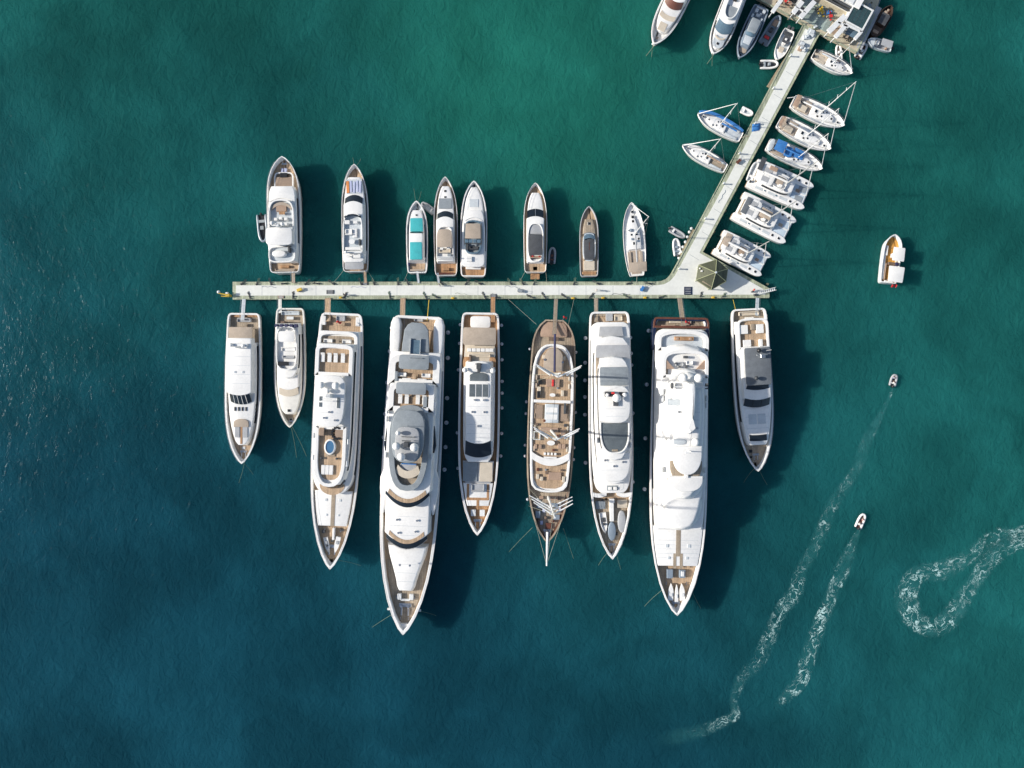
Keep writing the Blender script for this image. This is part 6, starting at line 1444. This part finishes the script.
# broad white beams seen running up-right
'''pergola(812, 11, 8.5, 5.5, 'white beam shelter left of the striped terrace on the platform', [(-4.2, 0, 1.1, 6.6), (4.3, -.5, 1.2, 7.2)])
pergola(800, 5.5, 3.5, 5, 'narrow white beam shelter at the left end of the platform', [(-1.9, 0, .9, 5.6)])
pergola(838, 23.5, 4.5, 4.5, 'white beam shelter beside the glass-roofed room, near the platform corner', [(-2.2, -.2, .9, 5.6), (2.6, -.9, .9, 5.2), (.3, 1.9, 4.0, .6)])
pergola(854, 31, 3.6, 3.2, 'lowest white beam shelter near the right edge of the platform', [(1.8, .1, .7, 3.6), (-.2, 1.6, 3.4, .45)])'''

def beams(label, segs, m=WHITE2, zt=4.7):
    c = sum((W((a[0]+b_[0])/2, (a[1]+b_[1])/2, zt) for a, b_, w_ in segs), Vector())/len(segs)
    r = empty('pergola', (c.x, c.y, 1.7), 0, label, 'pergola', 'white framed shelters on the platform')
    for a, b_, w_ in segs:
        A_, B_ = W(*a, zt)-c, W(*b_, zt)-c; d = B_-A_; k = kz(zt); mid_ = (A_+B_)/2
        mm = M(); mm.box(mid_.x, mid_.y, zt-1.7-.3, d.xy.length, w_*k, .3, .05, math.atan2(d.y, d.x)); bm_ = mm.build('beam', m, r)
        for q in (.06, .94):
            p_ = A_.lerp(B_, q); mm = M(); mm.box(p_.x, p_.y, 0, .22, .22, zt-2.0, .02); mm.build('post', m, r)
    return r
beams('two broad white beams at the left part of the platform, left of the striped terrace', [((772.5, 12), (782, -1), 4), ((793.5, 13), (803, 1), 4.5), ((800.5, 17.5), (815, 1), 5), ((795, 6), (806, 12.5), 1.2)])
beams('two broad white beams right of the coloured tables on the platform', [((828.7, 31.6), (845.5, 15.5), 5.5), ((835.5, 37), (846.5, 24.5), 4.5), ((838, 22), (849, 27), 2)])
beams('narrow white beams nearest the lower right corner of the platform', [((855, 39), (862, 31), 3.4), ((846, 24), (862, 31.5), 2.2)])
mm = M(); mm.box(0, 0, 0, 2.6, 2.3, .12, .02); o = mm.build('skylight', GLASSB); o.location = (W(852, 32, 3.4)); o.rotation_euler = (0, 0, ZR); tag(o, 'small dark glass skylight between the white beams near the platform corner', 'skylight')
mm = M(); mm.box(0, 0, 0, 2.0, 3.2, .12, .02); o = mm.build('floor_mat', BROWNP); o.location = (W(838, 30, 1.75)); o.rotation_euler = (0, 0, R(-42)); tag(o, 'brown mat between the two broad white beams', 'mat')
mm = M(); mm.box(0, 0, 0, 1.6, 2.4, .12, .02); o = mm.build('floor_mat', CHARC); o.location = (W(799, 10, 1.75)); o.rotation_euler = (0, 0, R(-42)); tag(o, 'dark mat between the broad white beams at the left of the platform', 'mat')
# terrace paving
mm = M(); mm.box(0, 0, 0, 8.5, 5.4, .06, .01); o = mm.build('terrace', plank_mat('green_terrace_tiles', (.30, .37, .34), pitch=.8, dark=.8)); o.location = W(816, 14.5, 1.72); o.rotation_euler = (0, 0, ZR); tag(o, 'green-grey tiled terrace in the middle of the platform', 'terrace')
mm = M(); mm.box(0, 0, 0, 3.6, 2.8, .06, .01); o = mm.build('terrace', GREYC); o.location = W(848, 29.5, 1.72); o.rotation_euler = (0, 0, ZR); tag(o, 'small dark floor under the lowest white shelter', 'terrace')
# glass-roofed room
gr = empty('glass_roofed_room', W(859, 16, 4.4)-Vector((0, 0, 2.7)), ZR, 'square room with dark glass roof and white border at the right of the platform', 'building')
mm = M(); mm.box(0, 0, 0, 5.0, 5.5, 2.6, .05); mm.build('wall', WHITE2, gr)
mm = M(); mm.box(0, 0, 2.7, 4.3, 4.9, .12, .02); mm.build('glass_roof', mat('dark_green_glass', (.035, .07, .075), .12, var=.25), gr)
mm = M()
for x, y, a, c in ((-2.35, 0, .35, 5.7), (2.35, 0, .4, 5.7), (0, 2.65, 4.3, .35), (0, -2.65, 4.3, .3)): mm.box(x, y, 2.62, a, c, .35, .04)
mm.build('roof_border', WHITE2, gr)
mm = M()
for i in range(1, 4): mm.box(-2.15+4.3*i/4, 0, 2.8, .05, 4.9, .05, .01)
mm.build('glazing_bar', GREYD, gr)
for x in (-1.8, 0, 1.8): mm = M(); mm.box(x*.8, -2.77, .8, 1.2, .08, 1.3, .02); mm.build('window', GLASS, gr)
mm = M(); mm.box(0, 0, 0, 1.4, 11.5, .05, .01); o = mm.build('deck_strip', GREYL); o.location = W(869, 28, 1.72); o.rotation_euler = (0, 0, R(-26)); tag(o, 'grey deck strip along the right edge of the platform', 'deck')
# upper block buildings cut by the top edge
bl = empty('restaurant_building', W(838, -4, 1.7), ZR, 'white restaurant building with dark gaps between roof slabs, cut by the top edge', 'building')
mm = M(); mm.box(0, 0, 0, 11, 5, 3.0, .1); mm.build('wall', WHITE2, bl)
for i, (x, y, a, c, m_) in enumerate(((-4.3, 0, 1.6, 5.4, WHITE), (-2.2, 0, 1.9, 5.2, PALE), (.2, 0, 2.2, 5.4, CREAM), (2.7, .2, 1.9, 5.2, WHITE2), (4.8, 0, 1.5, 5.4, WHITE))):
    mm = M(); mm.box(x, y, 3.02, a, c, .3, .05); mm.build('roof_slab', m_, bl)
mm = M(); mm.box(0, -2.55, .4, 9.5, .08, 2.1, .02); mm.build('window', GLASS, bl)
mm = M(); mm.box(.3, -3.0, 2.5, 10.5, .35, .3, .04); mm.box(0, -3.7, 2.4, 10, .3, .25, .04); mm.build('gutter', CHARC, bl)
bl = empty('kiosk', W(792, -6, 1.7), ZR, 'low white kiosk with a red awning at the top left of the platform', 'kiosk')
mm = M(); mm.box(0, 0, 0, 5, 4, 2.5, .1); mm.build('wall', WHITE2, bl); mm = M(); mm.box(-1.9, -2.2, 2.3, 1.8, 1.2, .14, .03); mm.build('awning', RED, bl); mm = M(); mm.box(.5, .2, 2.52, 3.6, 3.4, .12, .03); mm.build('roof_slab', PALE, bl)
mm = M(); mm.box(0, -2.03, .4, 3.6, .06, 1.5, .02); mm.build('window', GLASS, bl)
# terrace furniture
def umb(px, py, m_, lab, r_=.9):
    r = empty('table_set', W(px, py, 1.75), rnd.uniform(0, 3), lab, 'table', 'coloured tables and chairs on the platform')
    mm = M(); mm.cyl(0, 0, 0, .05, .7, 6); mm.box(0, 0, .7, r_, r_*.8, .05, .01); mm.build('tabletop', m_, r)
    for q in range(4):
        a = q*math.pi/2; mm = M(); mm.box(math.cos(a)*r_*.85, math.sin(a)*r_*.85, .4, .42, .42, .05, .01); mm.box(math.cos(a)*(r_*.85+.2), math.sin(a)*(r_*.85+.2), .45, .1, .4, .4, .01, a); mm.build('chair', m_ if q % 2 else TEAKG, r)
for px, py, m_, lab in ((819.5, 11.5, YELLOW, 'yellow table with chairs on the green terrace'), (822, 14, YELLOW, 'second yellow table with chairs on the green terrace, nearer the blue one'), (826.5, 14, BLUE, 'blue table with chairs on the green terrace'), (829.5, 17.5, RED, 'red table with chairs on the green terrace'),
        (815, 8.5, GREENB, 'green table with chairs at the upper edge of the terrace'), (785, 2, RED, 'red table with chairs at the upper left of the platform'), (789, 5, BROWNC, 'brown table with chairs left of the narrow white shelter'), (846, 38, TAN, 'tan table with chairs near the platform corner'), (850, 41, WOODP, 'pale wooden table with chairs nearest the platform corner'),
        (779, 3.5, TAN, 'tan table with chairs at the far left of the platform'), (868, 7, GREYC, 'grey table with chairs at the top right of the platform')):
    umb(px, py, m_, lab)
# clutter on the top of the slanting pier
for i, (px, py, m_, w_, l_, h_, nm, lab) in enumerate(((810.5, 33, PALE, 2.0, 1.4, .5, 'crate_pile', 'pale crates stacked at the top end of the slanting pier'), (806, 37.5, PALE, 1.5, 1.0, .4, 'crate_pile', 'pale blue-grey crates on the slanting pier below the platform'), (801, 45, GREYL, 1.8, 1.2, .5, 'crate_pile', 'grey boxes on the slanting pier below the pale blue-grey crates'),
        (799.5, 49.5, BROWNC, .9, .9, .6, 'crate_pile', 'brown box on the slanting pier'), (803, 50.5, CUSH, .8, .8, .6, 'crate_pile', 'white box on the slanting pier next to the brown box'), (814, 28.5, GREENB, 1.6, .8, .5, 'crate_pile', 'green crates against the platform edge'))):
    r = empty(nm, W(px, py, ZP+.05), R(rnd.uniform(-40, 40)), lab, 'crates', 'crates and boxes on the slanting pier')
    mm = M(); mm.box(0, 0, 0, w_, l_, h_, .04); mm.build('lower_crate', m_, r); mm = M(); mm.box(.1, .08, h_+.01, w_*.55, l_*.6, h_*.7, .04, .3); mm.build('upper_crate', PALE, r)

# ================================================================== water
wm = bpy.data.materials.new('sea_water'); wm.use_nodes = True
nt = wm.node_tree; b_ = nt.nodes['Principled BSDF']; N = nt.nodes; Lk = nt.links
tc = N.new('ShaderNodeTexCoord')
def nz(scale, detail, rough=.5, dist=0.0, vec=None):
    n_ = N.new('ShaderNodeTexNoise'); n_.inputs['Scale'].default_value = scale; n_.inputs['Detail'].default_value = detail; n_.inputs['Roughness'].default_value = rough; n_.inputs['Distortion'].default_value = dist
    Lk.new(vec or tc.outputs['Object'], n_.inputs['Vector']); return n_.outputs['Fac']
def math_(op, a, c):
    m_ = N.new('ShaderNodeMath'); m_.operation = op
    for i, q in enumerate((a, c)):
        if isinstance(q, (int, float)): m_.inputs[i].default_value = q
        else: Lk.new(q, m_.inputs[i])
    return m_.outputs[0]
def rng(a, f0, f1, t0, t1):
    m_ = N.new('ShaderNodeMapRange'); m_.inputs['From Min'].default_value = f0; m_.inputs['From Max'].default_value = f1; m_.inputs['To Min'].default_value = t0; m_.inputs['To Max'].default_value = t1
    m_.interpolation_type = 'SMOOTHSTEP'; Lk.new(a, m_.inputs['Value']); return m_.outputs[0]
def mixc(f, a, c):
    m_ = N.new('ShaderNodeMix'); m_.data_type = 'RGBA'
    Lk.new(f, m_.inputs[0])
    for i, q in ((6, a), (7, c)):
        if isinstance(q, tuple): m_.inputs[i].default_value = (*q, 1)
        else: Lk.new(q, m_.inputs[i])
    return m_.outputs[2]
sp = N.new('ShaderNodeSeparateXYZ'); Lk.new(tc.outputs['Object'], sp.inputs[0])
big = nz(.009, 3, .5, .3)
mid = nz(.035, 4, .55, .4)
# sea floor: shallow sandy green water towards the shore (north and east), deeper blue to the south-west
wob = math_('MULTIPLY', math_('SUBTRACT', big, .5), 110.0)
d1 = math_('ADD', math_('ADD', sp.outputs['Y'], math_('MULTIPLY', sp.outputs['X'], .42)), wob)
f1 = rng(d1, -95, 105, 0, 1)
col = mixc(f1, DEEP, SHALLOW)
shoal = math_('ADD', sp.outputs['X'], math_('ADD', math_('MULTIPLY', sp.outputs['Y'], -.25), math_('MULTIPLY', wob, .5)))
f2 = rng(shoal, 55, 150, 0, .6)
col = mixc(f2, col, SHOAL)
vs = N.new('ShaderNodeVectorMath'); vs.operation = 'DISTANCE'; Lk.new(tc.outputs['Object'], vs.inputs[0]); vs.inputs[1].default_value = (5, 78, 0)
dd = math_('ADD', vs.outputs['Value'], math_('MULTIPLY', math_('SUBTRACT', mid, .5), 70.0))
col = mixc(rng(dd, 62, 8, 0, .75), col, BANK)
gust = nz(.018, 4, .6, .8)
f3 = math_('MULTIPLY', rng(mid, .36, .68, .82, 1.18), rng(gust, .35, .65, .88, 1.1))
cm = N.new('ShaderNodeMix'); cm.data_type = 'RGBA'; cm.blend_type = 'MULTIPLY'; cm.inputs[0].default_value = 1
Lk.new(col, cm.inputs[6]); Lk.new(f3, cm.inputs[7])
Lk.new(cm.outputs[2], b_.inputs['Base Color'])
b_.inputs['Roughness'].default_value = WROUGH; b_.inputs['IOR'].default_value = 1.33; b_.inputs['Specular IOR Level'].default_value = WSPEC
if SSS:
    b_.inputs['Subsurface Weight'].default_value = SSS; b_.inputs['Subsurface Radius'].default_value = (.6, 1.0, 1.0); b_.inputs['Subsurface Scale'].default_value = SSC; b_.subsurface_method = 'BURLEY'
# waves
mp = N.new('ShaderNodeMapping'); mp.inputs['Rotation'].default_value = (0, 0, R(-32)); mp.inputs['Scale'].default_value = (1, .68, 1); Lk.new(tc.outputs['Object'], mp.inputs[0])
w1 = nz(.55, 4, .62, .9, mp.outputs[0]); w2 = nz(1.5, 3, .6, .6, mp.outputs[0]); w3 = nz(.1, 2, .5, .2)
hgt = math_('ADD', math_('ADD', math_('MULTIPLY', w1, .62), math_('MULTIPLY', w2, .26)), math_('MULTIPLY', w3, .9))
bq = N.new('ShaderNodeBump'); bq.inputs['Strength'].default_value = 1.0; bq.inputs['Distance'].default_value = WBUMP*.24; Lk.new(hgt, bq.inputs['Height']); Lk.new(bq.outputs[0], b_.inputs['Coat Normal']); b_.inputs['Coat Weight'].default_value = WCOAT; b_.inputs['Coat Roughness'].default_value = .16; b_.inputs['Coat IOR'].default_value = 1.33
bp = N.new('ShaderNodeBump'); bp.inputs['Strength'].default_value = 1.0; bp.inputs['Distance'].default_value = WBUMP
# calmer in the lee of the pier and boats, rougher towards the open left side
lee = rng(sp.outputs['X'], -125, 60, 1.1, .85); hm = math_('MULTIPLY', hgt, lee)
Lk.new(hm, bp.inputs['Height']); Lk.new(bp.outputs[0], b_.inputs['Normal'])
mm = M(); mm.add([(-3000, -3000, 0), (3000, -3000, 0), (3000, 3000, 0), (-3000, 3000, 0)], [(0, 1, 2, 3)])
o = mm.build('water', wm); tag(o, 'teal green sea surface with fine ripples', 'water', kind='structure')

# ---- foam
fm = bpy.data.materials.new('sea_foam'); fm.use_nodes = True; nt = fm.node_tree; N = nt.nodes; Lk = nt.links; b_ = N['Principled BSDF']
b_.inputs['Base Color'].default_value = (.62, .78, .76, 1); b_.inputs['Roughness'].default_value = .8
tc = N.new('ShaderNodeTexCoord')
at = N.new('ShaderNodeAttribute'); at.attribute_name = 'foam'; sc = N.new('ShaderNodeSeparateColor'); Lk.new(at.outputs['Color'], sc.inputs[0])
dens, haze_ = sc.outputs[0], sc.outputs[1]
dn = N.new('ShaderNodeTexNoise'); dn.inputs['Scale'].default_value = .5; dn.inputs['Detail'].default_value = 3; Lk.new(tc.outputs['Object'], dn.inputs['Vector'])
uvn = N.new('ShaderNodeUVMap'); uvn.uv_map = 'UVMap'
va = N.new('ShaderNodeVectorMath'); va.operation = 'MULTIPLY_ADD'; Lk.new(dn.outputs['Color'], va.inputs[0]); va.inputs[1].default_value = (5.5, 4.5, 0); Lk.new(uvn.outputs[0], va.inputs[2])
def ridge(scale, wd, st):
    mp_ = N.new('ShaderNodeMapping'); mp_.inputs['Scale'].default_value = (st, 1, 1); Lk.new(va.outputs[0], mp_.inputs[0])
    n_ = nz(scale, 3, .55, .7, mp_.outputs[0]); return rng(math_('ABSOLUTE', math_('SUBTRACT', n_, .5), 0), wd, 0.0, 0, 1)
r1_ = ridge(.30, .020, .5); r2_ = ridge(.62, .024, .6); sp_ = rng(nz(2.2, 2, .6, 0), .6, .78, 0, 1)
lines = math_('MAXIMUM', r1_, math_('MULTIPLY', r2_, .8))
patch = rng(nz(.25, 3, .7, .8), .36, .66, .25, 1)
a1 = math_('MULTIPLY', math_('MULTIPLY', math_('MAXIMUM', lines, math_('MULTIPLY', sp_, .22)), patch), dens)
a2 = math_('MULTIPLY', math_('MULTIPLY', rng(nz(.3, 3, .6, .6), .3, .75, .25, 1), haze_), .62)
al = math_('MINIMUM', math_('MAXIMUM', math_('MULTIPLY', a1, FOAM_A), a2), .95)
cr = mixc(rng(a1, .02, .3, 0, 1), (.03, .20, .20), (.42, .62, .60)); Lk.new(cr, b_.inputs['Base Color'])
Lk.new(al, b_.inputs['Alpha'])
def wake(pts, label, zz):
    """pts: (px, py, half width px, foam density, aeration, hollow)"""
    V = []; F = []; C_ = []; nn = 13
    P3 = [Vector((W(p[0], p[1], 0).x, W(p[0], p[1], 0).y, 0)) for p in pts]
    # resample with catmull-rom
    Q = []
    for i in range(len(pts)-1):
        for j in range(5):
            t = j/5; p0, p1, p2, p3 = P3[max(0, i-1)], P3[i], P3[i+1], P3[min(len(pts)-1, i+2)]
            c = .5*(2*p1+(p2-p0)*t+(2*p0-5*p1+4*p2-p3)*t*t+(3*p1-p0-3*p2+p3)*t**3)
            Q.append((c, *[pts[i][k]*(1-t)+pts[i+1][k]*t for k in (2, 3, 4, 5)]))
    Q.append((P3[-1], *pts[-1][2:6]))
    UVS = []; acc = 0
    for i, (c, w_, d_, h_, ho) in enumerate(Q):
        acc += (c-Q[max(0, i-1)][0]).length
        a = Q[max(0, i-1)][0]; e = Q[min(len(Q)-1, i+1)][0]; t = (e-a).normalized(); s_ = Vector((-t.y, t.x, 0))
        wj = 1+.3*noise.noise(Vector((c.x*.12, c.y*.12, zz)))
        for j in range(nn):
            u = -1+2*j/(nn-1); V.append(c+s_*u*w_*S*wj*.92+Vector((0, 0, zz)))
            UVS.append((acc, u*w_*S)); edge = max(0, 1-abs(u)**2.2); arm = math.exp(-((abs(u)-.62)/.25)**2)
            C_.append((d_*edge*((1-ho)+ho*arm), h_*edge*(1-.3*ho), 0, 1))
    for i in range(len(Q)-1):
        for j in range(nn-1): F.append((i*nn+j, i*nn+j+1, (i+1)*nn+j+1, (i+1)*nn+j))
    mm = M(); mm.add(V, F); o = mm.build('wake_foam', fm, None, True)
    at_ = o.data.color_attributes.new('foam', 'FLOAT_COLOR', 'POINT')
    for i, c in enumerate(C_): at_.data[i].color = c
    uvl = o.data.uv_layers.new(name='UVMap')
    for lp in o.data.loops: uvl.data[lp.index].uv = UVS[lp.vertex_index]
    return tag(o, label, 'foam', kind='stuff')
wake([(893, 388, 1.5, .6, .6, .2), (888, 400, 3, .4, .8, .5), (878, 420, 5, .4, .9, .6), (867, 440, 7, .3, .9, .6), (860, 460, 8, .3, .8, .5), (851, 478, 8, .5, .7, .4), (838, 497, 8, .6, .6, .3), (828, 515, 8, .6, .6, .3), (820, 535, 8, .7, .6, .2), (812, 552, 8, .8, .6, .2), (800, 573, 9, 1, .6, .1), (795, 593, 9, 1, .6, .1), (780, 612, 9, .8, .5, .1), (768, 640, 10, .8, .5, .2), (758, 662, 9, .7, .4, .2), (742, 678, 8, .4, .4, .2), (734, 700, 7, .5, .5, .2), (735, 715, 7, .8, .6, .1), (718, 724, 8, .7, .6, 0), (700, 731, 9, .3, .5, 0), (675, 737, 10, .1, .3, 0), (655, 738, 10, 0, 0, 0)], 'long curling white foam trail behind the upper inflatable boat', .004)
wake([(859, 529, 2.2, 1, .8, .3), (854, 541, 5.5, .9, .9, .7), (848, 556, 9, .9, .9, .8), (841, 572, 10, .9, .7, .7), (834, 590, 10, 1, .7, .5), (826, 610, 10, 1, .7, .3), (818, 628, 10, 1, .6, .3), (811, 648, 10, 1, .6, .2), (806, 665, 10, 1, .6, .1), (800, 682, 9, 1.1, .6, 0), (790, 693, 8, 1.1, .6, 0), (781, 702, 6, .5, .3, 0), (774, 712, 5, 0, 0, 0)], 'bright forked foam trail behind the lower inflatable boat', .006)
wake([(1040, 527, 11.0, 1.3, 1, 0), (1016, 536, 11.0, 1.4, 1, .1), (1003, 534, 8.5, 1.3, 1, .2), (985, 545, 11.0, .6, .8, .2), (962, 561, 12.2, .6, .7, .2), (940, 571, 12.2, .9, .8, .1), (920, 574, 12.2, 1.1, .8, 0), (908, 588, 13.4, 1.1, .8, 0), (908, 606, 13.4, 1.1, .8, 0), (917, 622, 13.4, 1.2, .9, 0), (934, 627, 13.4, 1.2, .9, 0), (950, 618, 12.2, 1.1, .9, 0), (961, 602, 11.0, .8, .9, .3), (972, 585, 11.0, .8, 1, .4), (985, 566, 11.0, .9, 1, .5), (1000, 550, 11.0, 1.1, 1, .4), (1022, 540, 12.2, 1.4, 1, .1), (1045, 530, 12.2, 1.4, 1, 0)], 'wide U-shaped foam trail running out of the right edge', .008)

# ================================================================== light, sky, camera
el = R(SUN_EL); az = Vector((-1, .05, 0)).normalized()
sd = Vector((az.x*math.cos(el), az.y*math.cos(el), math.sin(el)))
sl = bpy.data.lights.new('sun', 'SUN'); sl.energy = SUN_E; sl.angle = R(1.2); sl.color = (1, .945, .87)
so = bpy.data.objects.new('sun', sl); COL.objects.link(so); so.rotation_euler = sd.to_track_quat('Z', 'Y').to_euler(); so.location = (-100, 0, 120)
w = bpy.data.worlds.new('World'); SC.world = w; w.use_nodes = True; nt = w.node_tree
sk = nt.nodes.new('ShaderNodeTexSky'); sk.sky_type = 'NISHITA'; sk.sun_disc = False; sk.sun_elevation = el; sk.sun_rotation = math.atan2(sd.x, sd.y) % (2*math.pi); sk.air_density = 1.0; sk.dust_density = 1.5
nt.links.new(sk.outputs[0], nt.nodes['Background'].inputs[0]); nt.nodes['Background'].inputs[1].default_value = SKY_E
cam = bpy.data.cameras.new('camera'); cam.lens = 24; cam.sensor_width = 36; cam.clip_end = 6000; cam.clip_start = 1
co = bpy.data.objects.new('camera', cam); COL.objects.link(co); co.location = (0, 0, H); co.rotation_euler = (0, 0, 0)
SC.camera = co
SC.render.resolution_x = 1024; SC.render.resolution_y = 768
SC.view_settings.view_transform = 'Standard'; SC.view_settings.look = 'None'; SC.view_settings.gamma = 1; SC.view_settings.exposure = EXPO
